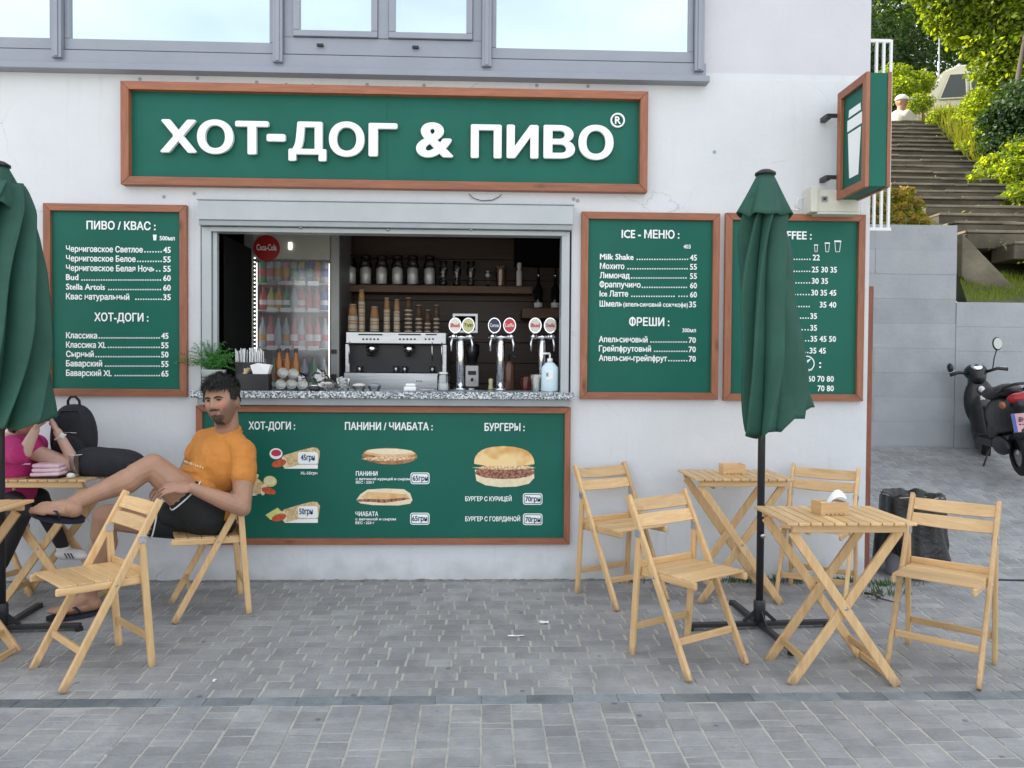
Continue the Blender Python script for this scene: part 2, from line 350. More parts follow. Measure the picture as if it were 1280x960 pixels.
# ---------------------------------------------------------------- text: every string is turned into a mesh in one go
_req = {}
def want(s, off=.018, ext=0.0, res=2):
    k = (s, off, ext)
    if k in _req: return k
    cu = bpy.data.curves.new('text', 'FONT'); cu.body = s; cu.size = 1; cu.offset = off; cu.extrude = ext; cu.resolution_u = res
    o = bpy.data.objects.new('text', cu); COL.objects.link(o); _req[k] = o; return k
TM = {}
def bake_text():
    bpy.context.view_layer.update(); dg = bpy.context.evaluated_depsgraph_get()
    for k, o in _req.items():
        me = bpy.data.meshes.new_from_object(o.evaluated_get(dg))
        a = np.empty(len(me.vertices)*3, dtype=np.float32); me.vertices.foreach_get('co', a); TM[k] = (a.reshape(-1,3), [tuple(p.vertices) for p in me.polygons])
        bpy.data.meshes.remove(me)
    for o in list(_req.values()):
        cu = o.data; bpy.data.objects.remove(o); bpy.data.curves.remove(cu)
def embolden(k, b, n=8):
    # heavier strokes: the same glyph stacked with small shifts, each a hair proud of the last
    a, fs = TM[k]; dz = a[:,2].max()-a[:,2].min(); vs = []; ff = []
    sh = [(0,0)] + [(b*cos(2*pi*i/n), b*.75*sin(2*pi*i/n)) for i in range(n)]
    for i, (u, v) in enumerate(sh):
        o = i*len(a); q = a + np.array((u, v, i*.0012), dtype=np.float32); vs.append(q); ff += [tuple(j+o for j in f) for f in fs]
    TM[k] = (np.concatenate(vs), ff)
def text_into(mb, k, x0, x1, z0, z1, y, depth=0.0):
    # fit the string to a rectangle on a vertical plane facing -Y
    a, fs = TM[k]; mn = a.min(0); mx = a.max(0)
    sx = (x1-x0)/(mx[0]-mn[0]); sz = (z1-z0)/(mx[1]-mn[1])
    dz = mx[2]-mn[2]; sy = (depth/dz if depth else .15) if dz > 1e-6 else 0
    vs = [(x0+(p[0]-mn[0])*sx, y-(p[2]-mn[2])*sy, z0+(p[1]-mn[1])*sz) for p in a]
    mb._add(vs, fs)
# ================================================================ TEXT DATA (pixel measures on the photograph's 1280x960 grid)
def text_line(mb, k, x0, x1, zb, cap, y):
    a, fs = TM[k]; mn = a.min(0); mx = a.max(0); sx = (x1-x0)/(mx[0]-mn[0]); sz = cap/.735; y0 = y
    mb._add([(x0+(p[0]-mn[0])*sx, y-p[2]*.15, zb+p[1]*sz) for p in a], fs)
SIGN = [('Х',200.2,245.4,149.3,190.3),('О',246,291.4,149.3,192),('Т',293.7,335.7,151.2,192.6),('-',333,356.7,167.3,176.5),('Д',360.3,407.9,152,200.8),
        ('О',410.9,455.5,151.8,195.5),('Г',460.5,496.9,153.8,195.3),('&',519.9,566.8,153,196.5),('П',588.3,627.3,155.5,197.3),('И',633.2,673.4,156,197.5),
        ('В',679.3,719.1,156.3,197.8),('О',723,767.2,156,199.4)]
B1 = [('ПИВО / КВАС :',108.1,194.7,287,10.4),('500мл',199.5,218.6,300.5,5.6),
 ('Черниговское Светлое',82.5,178.7,315.1,7.6),('Черниговское Белое',82.5,169.7,326.9,7.6),('Черниговское Белая Ночь',82.5,193.3,339,7.6),('Bud',82.5,98.2,350,7.6),
 ('Stella Artois',82.5,131.4,362.1,7.6),('Квас натуральный',82.5,161.8,374.5,7.6),
 ('45',204,213.6,316,7.6),('55',204,213.6,327.8,7.6),('55',204,213.6,339.6,7.6),('60',204,213.6,351.2,7.6),('60',204,213.6,363.2,7.6),('35',204,213.6,375,7.6),
 ('ХОТ-ДОГИ :',117.9,185.7,401.5,10.4),('Классика',82.6,121.6,422.9,7.6),('Классика XL',82.6,132.8,434.7,7.6),('Сырный',82.6,117.4,446.2,7.6),('Баварский',82.6,127.8,458,7.6),('Баварский XL',82.6,139.9,469.9,7.6),
 ('45',201.5,210.8,423.4,7.6),('55',201.5,210.8,435.2,7.6),('50',201.5,210.8,446.8,7.6),('55',201.5,210.8,458.6,7.6),('65',201.5,210.8,470.6,7.6)]
D1 = [(179.5,203.2,315.6),(170.5,203.2,327.5),(194,201.5,339.4),(101,202,350.8),(134.5,202,362.8),(168.3,203.2,374.9),
      (122.5,200.6,423.2),(134,200.6,435),(118.5,200.6,446.6),(130.5,200.6,458.4),(142.5,200.6,470.3)]
B3 = [('ICE - МЕНЮ :',776.9,849.3,297.7,10.4),('403',854.2,863.4,310.7,5.2),('Milk Shake',749.8,792.1,324.5,7.4),('Мохито',749.8,780.5,336.2,7.4),('Лимонад',749.6,787.2,347.8,7.4),
 ('Фраппучино',749.4,800.8,359.2,7.4),('Ice Латте',749.4,785.3,370.6,7.4),('Шмель',749.4,777.8,383.2,7.4),('(апельсиновый сок+кофе)',779,860,383.4,5.6),
 ('45',862.3,871.2,325.6,7.4),('55',862.3,871.2,337,7.4),('55',862.3,871.2,348.6,7.4),('60',862.3,871.2,360.4,7.4),('60',862.3,871.2,371.8,7.4),('35',861.3,870.2,384,7.4),
 ('ФРЕШИ :',786.2,836.8,407.2,10.4),('300мл',852.8,869.9,415.3,5.2),('Апельсиновый',748.5,809.5,427.8,7.4),('Грейпфрутовый',748.5,813.8,439.4,7.4),('Апельсин-грейпфрут',748.5,833.8,451.2,7.4),
 ('70',860.7,869.9,428.6,7.4),('70',860.7,869.9,440.2,7.4),('70',860.7,869.9,452,7.4)]
D3 = [(795,861,325),(783.5,860.5,336.8),(788,859,348.3),(801.5,859.5,360),(788.3,844,371.2),(847,860.5,371.2),(812.3,859.5,428.3),(816.8,860,439.9),(834.5,860,451.7)]
B4 = [('COFFEE :',963,1014.6,298.9,10.4),('22',1015.7,1024.8,325.4,7.4),('25 30 35',1014.5,1046.2,340.5,7.4),('30 35',1014.5,1035.1,354.7,7.4),('30 35 45',1013.8,1045.4,369.4,7.4),
 ('35 40',1024.4,1045.4,384.4,7.4),('35',1012.6,1021.3,398.6,7.4),('35',1012.6,1021.3,413.3,7.4),('35 45 50',1013,1045,427.1,7.4),('35 45',1011.8,1032.4,441.8,7.4),
 (':',1023.6,1026.6,459.5,10.4),('60 70 80',1009.8,1042.3,477,7.4),('70 80',1021.7,1042.3,488.9,7.4),('А',927,931.5,486.5,7.4),('Ц',927,931.5,474.5,7.4),('vegan',1001.5,1015,463,3)]
D4 = [(988,1014,325),(988,1013.5,340),(990,1013.5,354.4),(992,1013,369),(994,1013,384),(996,1012,398.4),(997,1012,413),(998,1012.5,426.8),(999,1011.2,441.5),(1003,1009,476.6),(1004,1009,488.5),(934,985,477),(934,985,489)]
BF = [('ХОТ-ДОГИ :',310.8,369,536.7,9.6),('ПАНИНИ / ЧИАБАТА :',431.1,541,537.4,9.6),('БУРГЕРЫ :',605.6,655.9,538.5,9.6),('XL-55грн',375.4,396.7,593,3.6),
 ('ПАНИНИ',444.8,472,594.6,5.6),('с ветчиной курицей и сыром',444.8,512.3,600.2,3.2),('ВЕС : 220 г',444.8,468,604.4,3.2),
 ('ЧИАБАТА',444.3,472.8,645,5.6),('с ветчиной и сыром',444.3,495,650.4,3.2),('ВЕС : 223 г',444.3,468,655,3.2),
 ('БУРГЕР С КУРИЦЕЙ',581.4,639.6,626.3,5.8),('БУРГЕР С ГОВЯДИНОЙ',581.4,650.2,651.4,5.8)]
BFD = [('45грн',376,393.5,575.3,7.6),('50грн',374,391,642.7,7.6),('65грн',515.8,534.8,600.8,6.6),('65грн',515,534,651.2,6.6),('70грн',656.5,675.5,626.8,6.6),('70грн',656.5,675.5,652.3,6.6)]
for q in SIGN: want(q[0], 0.0, .02, 7)
for d in (B1, B3, B4, BF, BFD):
    for q in d: want(q[0], 0.0)
for q in ('Leffe','Hoeg','Тур'): want(q, 0.0)
for q in ('R','Coca-Cola','Leffe','Тур','Bud','Corona','Stella','Пиво','A','BH','7481'): want(q, 0.0)
# the round-and-bar letter is composed of a ring letter and a bar
def swap(s): return s.replace('Ф', 'О').replace('ф', 'о')
PHI = sorted({q[0] for d in (B1, B3, B4, BF, BFD) for q in d if 'Ф' in q[0] or 'ф' in q[0]})
for s_ in PHI:
    want(swap(s_), 0.0)
    for i_, ch_ in enumerate(s_):
        if ch_ in 'Фф': want(swap(s_[:i_+1]), 0.0)
want('О', 0.0); want('о', 0.0)
bake_text()
for s_ in PHI:
    a_, f_ = TM[(swap(s_), 0.0, 0.0)]; a_ = a_.copy(); f_ = list(f_)
    for i_, ch_ in enumerate(s_):
        if ch_ in 'Фф':
            q_ = TM[(swap(s_[:i_+1]), 0.0, 0.0)][0]; o_ = TM[(swap(ch_), 0.0, 0.0)][0]; cx_ = q_[:,0].max()-(o_[:,0].max()-o_[:,0].min())/2; hh_ = (-.03,.76) if ch_ == 'Ф' else (-.2,.74)
            n_ = len(a_); a_ = np.concatenate([a_, np.array([(cx_-.045,hh_[0],.0006),(cx_+.045,hh_[0],.0006),(cx_+.045,hh_[1],.0006),(cx_-.045,hh_[1],.0006)], dtype=np.float32)]); f_.append((n_,n_+1,n_+2,n_+3))
    TM[(s_, 0.0, 0.0)] = (a_, f_)
for k_ in list(TM): embolden(k_, .038 if k_[2] else .030, 20 if k_[2] else 6)
K = lambda s, off=0.0, ext=0.0: (s, 0.0, ext)

def board(name, px0, py0, px1, py1, label, cat, fr=.046, depth=.035, panel=None, group=None):
    a = P(px0, py0, 0); b = P(px1, py1, 0); x0, x1, z1, z0 = a.x, b.x, a.z, b.z
    t = thing(name, ((x0+x1)/2, 0, z0), label, cat, group)
    g = MB(); g.bb(x0+fr*.5, x1-fr*.5, -.012, -.003, z0+fr*.5, z1-fr*.5); g.build('panel', M['green'], t, world=True)
    # four mitred rails
    for pts, m in ((((x0,z1),(x1,z1),(x1-fr,z1-fr),(x0+fr,z1-fr)), 'stain_x'), (((x0,z0),(x0+fr,z0+fr),(x1-fr,z0+fr),(x1,z0)), 'stain_x'),
                   (((x0,z0),(x0,z1),(x0+fr,z1-fr),(x0+fr,z0+fr)), 'stain_z'), (((x1,z0),(x1-fr,z0+fr),(x1-fr,z1-fr),(x1,z1)), 'stain_z')):
        cx = sum(p[0] for p in pts)/4; cz = sum(p[1] for p in pts)/4
        pts = [(cx+(p[0]-cx)*.9992, cz+(p[1]-cz)*.996) if m == 'stain_x' else (cx+(p[0]-cx)*.975, cz+(p[1]-cz)*.9992) for p in pts]
        r = MB(); r.prism(pts, -depth, -.001); r.build('frame_rail', M[m], t, bevel=.0025, world=True)
    return t, x0, x1, z0, z1
def print_lines(t, data, y=-.0145, dark=False, name='menu_line'):
    for s, a, b, base, cap in data:
        p0 = P(a, base, y); p1 = P(b, base, y); q = P(a, base-cap, y)
        m = MB(); text_line(m, K(s), p0.x, p1.x, (p0.z+p1.z)/2, q.z-p0.z, y); m.build(name, M['dark_print' if dark else 'white_print'], t, world=True)
def print_dots(t, rows, y=-.0145):
    for a, b, base in rows:
        m = MB(); n = max(1, int((b-a)/3.05))
        for i in range(n):
            p = P(a+(i+.5)*(b-a)/n, base-.8, y); s = .0042; m._add([(p.x-s,y,p.z-s),(p.x+s,y,p.z-s),(p.x+s,y,p.z+s),(p.x-s,y,p.z+s)], [(0,1,2,3)])
        m.build('dot_leader', M['white_print'], t, world=True)
def cup_icon(t, px, py, wpx, hpx, y=-.0145, outline=True):
    m = MB(); p = P(px, py, y); w_ = wpx/F*5.06/2*1.02; h = hpx/F*5.06
    def q(pts): m._add([(p.x+a, y, p.z+b) for a, b in pts], [tuple(range(len(pts)))])
    if outline:
        k = .0035
        q([(-w_,h*.9),(-w_*.7,0),(-w_*.7+k,0),(-w_+k,h*.9)]); q([(w_-k,h*.9),(w_*.7-k,0),(w_*.7,0),(w_,h*.9)]); q([(-w_*.65,0),(w_*.65,0),(w_*.65,k),(-w_*.65,k)]); q([(-w_*1.15,h*.86),(w_*1.15,h*.86),(w_*1.05,h),(-w_*1.05,h)])
    else: q([(-w_,h),(-w_*.7,0),(w_*.7,0),(w_,h)])
    m.build('cup_icon', M['white_print'], t, world=True)

# ================================================================ BUILDING
RX0 = Matrix.Rotation(pi/2, 3, 'X')
XR = 2.545; XL = -14.0; YB = 6.0; ZT = 9.5
bld = thing('kiosk_building', (0, 3, 0), 'white plastered building with the food kiosk window and a grey window band above', 'building')
seam = P(1000, 93).z; zs = P(440, 93, 0).z
ox0, ox1, oz0, oz1 = P(249,490).x+.01, P(714,490).x-.005, 1.19, P(480,281).z
wb0 = zs + .02                       # bottom of the window band
m = MB()
T_ = .30
m.bb(XL, ox0, 0, T_, -.6, wb0); m.bb(ox0, ox1, 0, T_, -.6, oz0); m.bb(ox0, ox1, 0, T_, oz1, wb0); m.bb(ox1, XR, 0, T_, -.6, wb0)
m.build('wall', M['plaster'], bld, world=True)
wr = P(881, 60).x                    # right end of the window band
m = MB(); m.bb(wr, XR-.006, .006, T_, wb0, seam+.0); 
m.cur = 0
o = m.build('wall', M['plaster'], bld, world=True)
m = MB(); m.bb(wr+.001, XR-.008, .012, T_, seam+.002, 5.2); m.bb(XL, XR-.008, .012, T_, 5.2, ZT); o = m.build('upper_wall', M['plaster2'], bld, world=True); o['label'] = 'slightly pinkish upper wall'
m = MB(); m.bb(XR-.3, XR-.002, T_+.001, YB, -.6, ZT-.01); m.bb(XL, XR-.3, YB-.3, YB, -.6, ZT-.01); m.bb(XL, XL+.3, T_, YB-.3, -.6, ZT-.01); m.build('rear_wall', M['plaster'], bld, world=True)
m = MB(); m.bb(XL-.1, XR+.1, -.1, YB+.1, ZT, ZT+.15); m.build('roof', M['alu'], bld, world=True)
# window band: sill strips, mullions, panes
M['window_glass'] = pmat('coated_window_glass', (.61,.71,.78), rough=.03, metal=.92)
def zpx(py, px=440, y=0): return P(px, py, y).z
m = MB(); m.bb(XL, wr+.012, -.085, .05, zpx(93,440,-.08)-.0, zpx(85.5,440,-.08)); m.build('drip_sill', M['alu'], bld, bevel=.003, world=True)
m = MB(); m.bb(XL, wr-.002, -.045, .05, zpx(85.5,440,-.08)+.002, zpx(70,440,-.04)); m.build('sill_panel', M['alu'], bld, bevel=.003, world=True)
zg = zpx(70,440,-.03)+.003; ztop = 5.2
mull = [-150, 71.5, 347.5, 608.5, 874]
mx_ = [P(p, 60, -.06).x for p in mull]
mx_ = [XL+1.2, mx_[0]-1.6] + mx_
for x in mx_:
    m = MB(); m.bb(x-.03, x+.03, -.075, .04, zpx(80,440,-.06), ztop); m.bb(x-.012, x+.012, -.083, -.0751, zpx(79,440,-.06), ztop); m.build('mullion', M['alu'], bld, bevel=.002, world=True)
m = MB(); m.bb(XL, wr, -.05, .05, ztop-.06, ztop); m.build('window_head', M['alu'], bld, world=True)
for i in range(len(mx_)-1):
    a, b = mx_[i]+.031, mx_[i+1]-.031; mid = (a+b)/2
    opening = (i == len(mx_)-3)
    f = MB(); fr = zpx(56,440,-.03)-zg; s_ = .03
    if opening: fr = zpx(49, 470, -.03)-zg; s_ = .06
    f.bb(a, b, -.035, .03, zg, zg+fr); f.bb(a, a+s_, -.035, .03, zg+fr+.001, ztop-.062); f.bb(b-s_, b, -.035, .03, zg+fr+.001, ztop-.062)
    if opening: f.bb(mid-.035, mid+.035, -.04, .03, zg+fr+.001, ztop-.062)
    fo = f.build('window_frame', M['alu'], bld, bevel=.003, world=True)
    if opening:
        for (u0, u1) in ((a+s_+.001, mid-.036), (mid+.036, b-s_-.001)):
            g = MB(); g.bb(u0, u1, -.055, -.01, zg+fr+.002, zg+fr+.04); g.bb(u0, u0+.04, -.055, -.01, zg+fr+.041, ztop-.07); g.bb(u1-.04, u1, -.055, -.01, zg+fr+.041, ztop-.07); g.build('sash', M['alu'], bld, bevel=.003, world=True)
            g = MB(); g.bb(u0+.035, u1-.035, -.03, -.018, zg+fr+.035, ztop-.065); g.build('window_pane', M['window_glass'], bld, world=True)
            g = MB(); g.bb(u0+.15, u0+.19, -.06, -.0355, zg+fr*.45, zg+fr*.45+.012); g.build('drain_cap', M['black_plastic'], bld, world=True)
    else:
        g = MB(); g.bb(a+s_-.005, b-s_+.005, -.012, .0, zg+fr-.005, ztop-.055); g.build('window_pane', M['window_glass'], bld, world=True)

# roller shutter box, guides, inner frame
sx0, sx1 = P(249,270,-.06).x, P(716,270,-.06).x
m = MB(); zt0, zt1 = P(480,278,-.07).z, P(480,254,-.07).z
m.bb(sx0, sx1, -.085, -.001, zt0, zt1); m.bb(sx0-.008, sx1+.008, -.09, -.001, zt1+.001, zt1+.012)
m.build('shutter_box', M['shutter'], bld, bevel=.004, world=True)
m = MB(); m.bb(sx0+.003, sx1-.003, -.075, -.002, P(480,284.5,-.07).z, zt0-.001); m.build('shutter_lip', M['shutter_dark'], bld, bevel=.002, world=True)
zi = P(480,292.5,-.02).z
m = MB(); m.bb(sx0+.06, sx1-.04, -.035, .06, zi, P(480,284.5,-.07).z-.002); m.build('shutter_bottom_bar', M['shutter'], bld, bevel=.003, world=True)
for px in (376, 485, 589):
    p = P(px, 287 if px != 376 else 284.5, -.036); m = MB(); m.lathe([(.003,0),(.011,.001),(.011,.006),(.004,.012)], 14, p, Matrix.Rotation(pi/2,3,'X')); m.build('shutter_screw', M['steel'], bld, smooth=True, world=True)
gx0, gx1 = P(252,400,-.03).x, P(264,400,-.03).x
m = MB(); m.bb(gx0-.0, gx1, -.03, .05, P(480,495).z, zi+.03); m.bb(gx1+.002, gx1+.030, -.01, .03, P(480,495).z, zi+.0); m.build('shutter_guide', M['shutter'], bld, bevel=.003, world=True)
hx0, hx1 = P(701.5,400,-.03).x, P(711.5,400,-.03).x
m = MB(); m.bb(hx0, hx1, -.03, .10, P(480,495).z, zi+.03); m.build('shutter_guide', M['shutter'], bld, bevel=.003, world=True)
m = MB(); m.bb(gx1+.036, gx1+.040, .10, T_+.4, P(480,495).z, zi+.0); m.build('dark_shade_sheet', M['dark'], bld, world=True)  # dark sheet added over the pale reveal, stands in for shade
# interior room (dark wood and panels)
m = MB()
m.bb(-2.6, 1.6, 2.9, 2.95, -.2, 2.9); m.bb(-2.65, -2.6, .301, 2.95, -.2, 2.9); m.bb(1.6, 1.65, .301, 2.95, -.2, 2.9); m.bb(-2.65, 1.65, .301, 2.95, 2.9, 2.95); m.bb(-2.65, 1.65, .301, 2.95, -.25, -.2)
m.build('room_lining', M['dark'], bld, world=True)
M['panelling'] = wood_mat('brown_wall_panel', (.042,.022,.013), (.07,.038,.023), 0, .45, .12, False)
bx0, bx1 = P(427,400,1.7).x, P(672,400,1.7).x
zz = .9; k = 0
while zz < 2.86:
    m = MB(); m.bb(bx0, 1.59, 1.72, 1.76, zz, zz+.176); m.build('wall_board', M['panelling'], bld, bevel=.002, world=True); zz += .18
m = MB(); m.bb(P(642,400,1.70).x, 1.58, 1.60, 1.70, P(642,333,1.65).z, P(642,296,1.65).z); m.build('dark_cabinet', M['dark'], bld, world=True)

# counter
ctr = thing('stone_counter', (P(477,495).x, -.05, P(477,499,-.1).z), 'speckled grey granite counter slab in front of the kiosk window', 'counter')
def granite():
    m, t, b = new_mat('speckled_granite'); n = t.nodes; l = t.links; g = n.new('ShaderNodeNewGeometry')
    v = n.new('ShaderNodeTexVoronoi'); v.inputs['Scale'].default_value = 130; l.new(g.outputs['Position'], v.inputs['Vector'])
    r = n.new('ShaderNodeValToRGB'); r.color_ramp.interpolation = 'CONSTANT'
    e = r.color_ramp.elements; e[0].color = (.05,.055,.065,1); e[1].position = .38; e[1].color = (.30,.33,.36,1); q = e.new(.7); q.color = (.62,.66,.68,1); q = e.new(.2); q.color = (.15,.18,.21,1)
    sp = n.new('ShaderNodeSeparateColor'); l.new(v.outputs['Color'], sp.inputs[0]); l.new(sp.outputs[0], r.inputs['Fac']); l.new(r.outputs['Color'], b.inputs['Base Color']); b.inputs['Roughness'].default_value = .25
    return m
M['granite'] = granite()
CT = P(480, 489.5, -.12).z           # counter top
CB = P(480, 498.5, -.12).z
m = MB(); m.bb(P(238,494,-.12).x, P(717.5,494,-.12).x, -.12, -.001, CB, CT); m.bb(ox0+.002, ox1-.002, .0, .42, CB+.001, CT); m.build('slab', M['granite'], ctr, bevel=.004, world=True)
m = MB(); m.bb(P(246,494,-.09).x, P(712,494,-.09).x, -.085, -.001, CB-.045, CB-.001); m.build('support_rail', M['shutter_dark'], ctr, bevel=.002, world=True)

# ================================================================ MAIN SIGN
t, x0, x1, z0, z1 = board('shop_sign', 155.5, 105, 807, 243, 'long green sign with raised white letters in a wooden frame above the kiosk window', 'shop sign', fr=.052, depth=.06)
# the board is tilted a hair: centre rails already fit
for i, (s, a, b, top, bot) in enumerate(SIGN):
    p0 = P(a, bot, -.05); p1 = P(b, top, -.05); m = MB(); text_into(m, K(s, 0, .02), p0.x, p1.x, p0.z, p1.z, -.022, .03)
    if s == 'Х': m.box(((p0.x+p1.x)/2-.001, -.040, (p0.z+p1.z)/2), (.050,.0265,.045), Matrix.Rotation(pi/4,3,'Y'))
    m.build('letter', M['white_letter'], t, bevel=.0, world=True)
c = P(772.3, 150, -.03)
m = MB(); ring = []
for j in range(32):
    a = 2*pi*j/32
    ring.append((cos(a), sin(a)))
for j in range(32):
    (a0,b0),(a1,b1) = ring[j], ring[(j+1)%32]; R1, R0 = .047, .037
    m._add([(c.x+a0*R0,-.028,c.z+b0*R0),(c.x+a1*R0,-.028,c.z+b1*R0),(c.x+a1*R1,-.028,c.z+b1*R1),(c.x+a0*R1,-.028,c.z+b0*R1),(c.x+a0*R0,-.0125,c.z+b0*R0),(c.x+a1*R0,-.0125,c.z+b1*R0),(c.x+a1*R1,-.0125,c.z+b1*R1),(c.x+a0*R1,-.0125,c.z+b0*R1)],
           [(0,1,2,3),(3,2,6,7),(0,4,5,1)])
text_into(m, K('R'), c.x-.019, c.x+.021, c.z-.025, c.z+.025, -.027)
m.build('registered_mark', M['white_letter'], t, world=True)
m = MB(); q = P(484, 200, -.0125); m.bb(q.x-.001, q.x+.001, -.0135, -.012, z0+.05, z1-.05); m.build('panel_seam', M['green'], t, world=True)
for px_, py_ in ((175,99),(247,98),(321,103),(358,106),(391,107),(459,106),(530,107),(671,107),(735,108),(717,249),(722,251),(205,246),(243,242),(893,190)):
    p = P(px_, py_, -.001); m = MB(); m.lathe([(.010,0),(.012,.002),(.004,.003)], 9, p, RX0); m.build('plug_hole', M['shutter_dark'], bld, world=True)
# loose cable under the sign
cab = MB(); cab.tube([P(586,242.5,-.02), P(592,248,-.012), P(603,251,-.01), P(616,250,-.01), P(624,246,-.012), P(627,243,-.02)], .0025, 6); tag(cab.build('sign_cable', M['black_plastic'], smooth=True), 'thin dark cable looping out below the long green sign', 'cable')

# ================================================================ MENU BOARDS
t, *_ = board('menu_board', 57, 255, 236, 495.5, 'green menu board with beers and hot dogs left of the kiosk window', 'menu board')
print_lines(t, B1); print_dots(t, D1); cup_icon(t, 193.5, 300.5, 4.5, 7, outline=False)
t, *_ = board('menu_board', 726.3, 265.5, 895.8, 499.5, 'green menu board headed ice menu, between the kiosk window and the folded parasol', 'menu board')
print_lines(t, B3); print_dots(t, D3)
t, *_ = board('menu_board', 905.5, 267, 1075.8, 501.5, 'green coffee menu board half hidden by the folded parasol', 'menu board')
print_lines(t, B4); print_dots(t, D4)
for px, w_, h in ((1020,4.6,9.5),(1034,6,12),(1047,8,14.5)): cup_icon(t, px, 315, w_, h)
c = P(1008.6, 454.5, -.0145); m = MB()
for j in range(28):
    a0, a1 = 2*pi*j/28, 2*pi*(j+1)/28; R1, R0 = .052, .045
    m._add([(c.x+R0*cos(a0),-.0145,c.z+R0*sin(a0)),(c.x+R0*cos(a1),-.0145,c.z+R0*sin(a1)),(c.x+R1*cos(a1),-.0145,c.z+R1*sin(a1)),(c.x+R1*cos(a0),-.0145,c.z+R1*sin(a0))], [(0,1,2,3)])
m._add([(c.x-.025,-.0145,c.z+.004),(c.x-.01,-.0145,c.z-.012),(c.x+.03,-.0145,c.z+.034),(c.x+.004,-.0145,c.z+.024)], [(0,1,2,3)])
m.build('vegan_emblem', M['white_print'], t, world=True)

# food board below the counter
t, x0, x1, z0, z1 = board('food_board', 247, 506.5, 711.5, 679.3, 'wide green food board with hot dogs, panini and burger pictures under the counter', 'menu board', fr=.04)
print_lines(t, BF)
def flat(name, mat, pts, y, parent, smooth_n=0, outl=None):
    m = MB(); q = [P(a, b, y) for a, b in pts]; m._add([(p.x, y, p.z) for p in q], [tuple(range(len(q)))]); return m.build(name, mat, parent, world=True)
def ell(cx, cy, rx, ry, rot=0, n=28, a0=0, a1=360, wob=0, seed=1):
    rr = random.Random(seed); out = []
    for i in range(n if a1-a0 >= 360 else n+1):
        a = radians(a0+(a1-a0)*i/n); k = 1+wob*(rr.random()-.5); x, y = rx*cos(a)*k, ry*sin(a)*k; c_, s_ = cos(radians(rot)), sin(radians(rot)); out.append((cx+x*c_-y*s_, cy+x*s_+y*c_))
    return out
M['bun'] = pmat('printed_bun', (.62,.32,.10), (.80,.58,.30), scale=14, detail=5, rough=.5)
M['bun_top'] = pmat('printed_golden_bun', (.66,.34,.10), (.84,.62,.30), scale=7, detail=2, rough=.5, contrast=(.42,.58))
M['bun_pale'] = pmat('printed_pale_bun', (.72,.60,.38), (.85,.75,.55), scale=30, detail=5, rough=.5)
M['bun_dark'] = pmat('printed_brown_crust', (.16,.055,.02), (.50,.24,.10), scale=30, rough=.5)
M['meat'] = pmat('printed_meat', (.12,.03,.02), (.42,.20,.12), scale=60, rough=.5, contrast=(.4,.6))
M['filling'] = pmat('printed_filling', (.50,.22,.08), (.85,.70,.48), scale=80, rough=.5, contrast=(.4,.6))
M['sausage'] = pmat('printed_sausage', (.45,.05,.02), (.62,.16,.08), scale=40, rough=.4)
M['sauce'] = pmat('printed_red_sauce', (.55,.03,.08), rough=.5)
M['cheese'] = pmat('printed_cheese', (.55,.60,.15), (.72,.72,.30), scale=20, rough=.5)
M['tortilla'] = pmat('printed_wrap', (.52,.36,.15), (.72,.58,.34), scale=60, rough=.5, contrast=(.4,.6))
def c2(x, y): return (230+x/4.8, 500+y/4.8)
def c3(x, y): return (430+x/4.4138, 500+y/4.4138)
def C2(l): return [c2(*p) for p in l]
def C3(l): return [c3(*p) for p in l]
def rrect(x0, y0, x1, y1, r, n=4):
    out = []
    for cx, cy, a in ((x1-r,y0+r,-90),(x1-r,y1-r,0),(x0+r,y1-r,90),(x0+r,y0+r,180)):
        for i in range(n+1):
            q = radians(a+90*i/n); out.append((cx+r*cos(q), cy+r*sin(q)))
    return out
y0_ = -.0145
def pic(name): return thing(name, t.location, None, None)
def hotdog(dy, sauce, pricebox, yb):
    g = MB()
    flat('wrap_picture', M['tortilla'], C2([(600,405+dy),(612,372+dy),(585,345+dy),(600,332+dy),(690,304+dy),(770,284+dy),(800,288+dy),(816,310+dy),(812,340+dy),(805,385+dy),(700,392+dy),(640,410+dy)]), -.0140, t)
    flat('wrap_edge_picture', M['bun_pale'], C2(ell(602,375+dy,16,36,-12)), -.0148, t)
    flat('sausage_picture', M['sausage'], C2(ell(570,380+dy,45,22,-16)), -.0155, t)
    if sauce: flat('sauce_dish_picture', M['white_print'], C2(ell(552,322+dy,39,33)), -.0146, t); flat('sauce_picture', M['sauce'], C2(ell(553,318+dy,30,20)), -.0153, t)
    else: flat('cheese_picture', M['cheese'], C2([(488,365+dy),(562,320+dy),(600,358+dy),(580,372+dy),(520,395+dy)]), -.0151, t)
    flat('price_strip', M['white_print'], C2([(600,412+dy),(690,390+dy),(803,387+dy),(803,412+dy)]), -.0149, t)
    flat('price_box', M['white_print'], C2(rrect(683,312+dy,803,383+dy,14)), -.0158, t)
hotdog(0, True, None, 0); hotdog(325, False, None, 0)
flat('wrap_picture', M['tortilla'], C2([(380,560),(380,465),(440,470),(480,500),(500,520),(470,560),(430,568)]), -.0140, t)
flat('wrap_edge_picture', M['bun_pale'], C2(ell(478,537,16,36,12)), -.0148, t)
flat('sausage_picture', M['sausage'], C2(ell(508,545,44,20,16)), -.0155, t)
flat('sauce_dish_picture', M['cheese'], C2(ell(517,488,40,33,10)), -.0146, t); flat('sauce_picture', M['bun_pale'], C2(ell(517,485,30,22,10)), -.0153, t)
flat('price_strip', M['white_print'], C2([(380,555),(440,573),(380,573)]), -.0159, t)
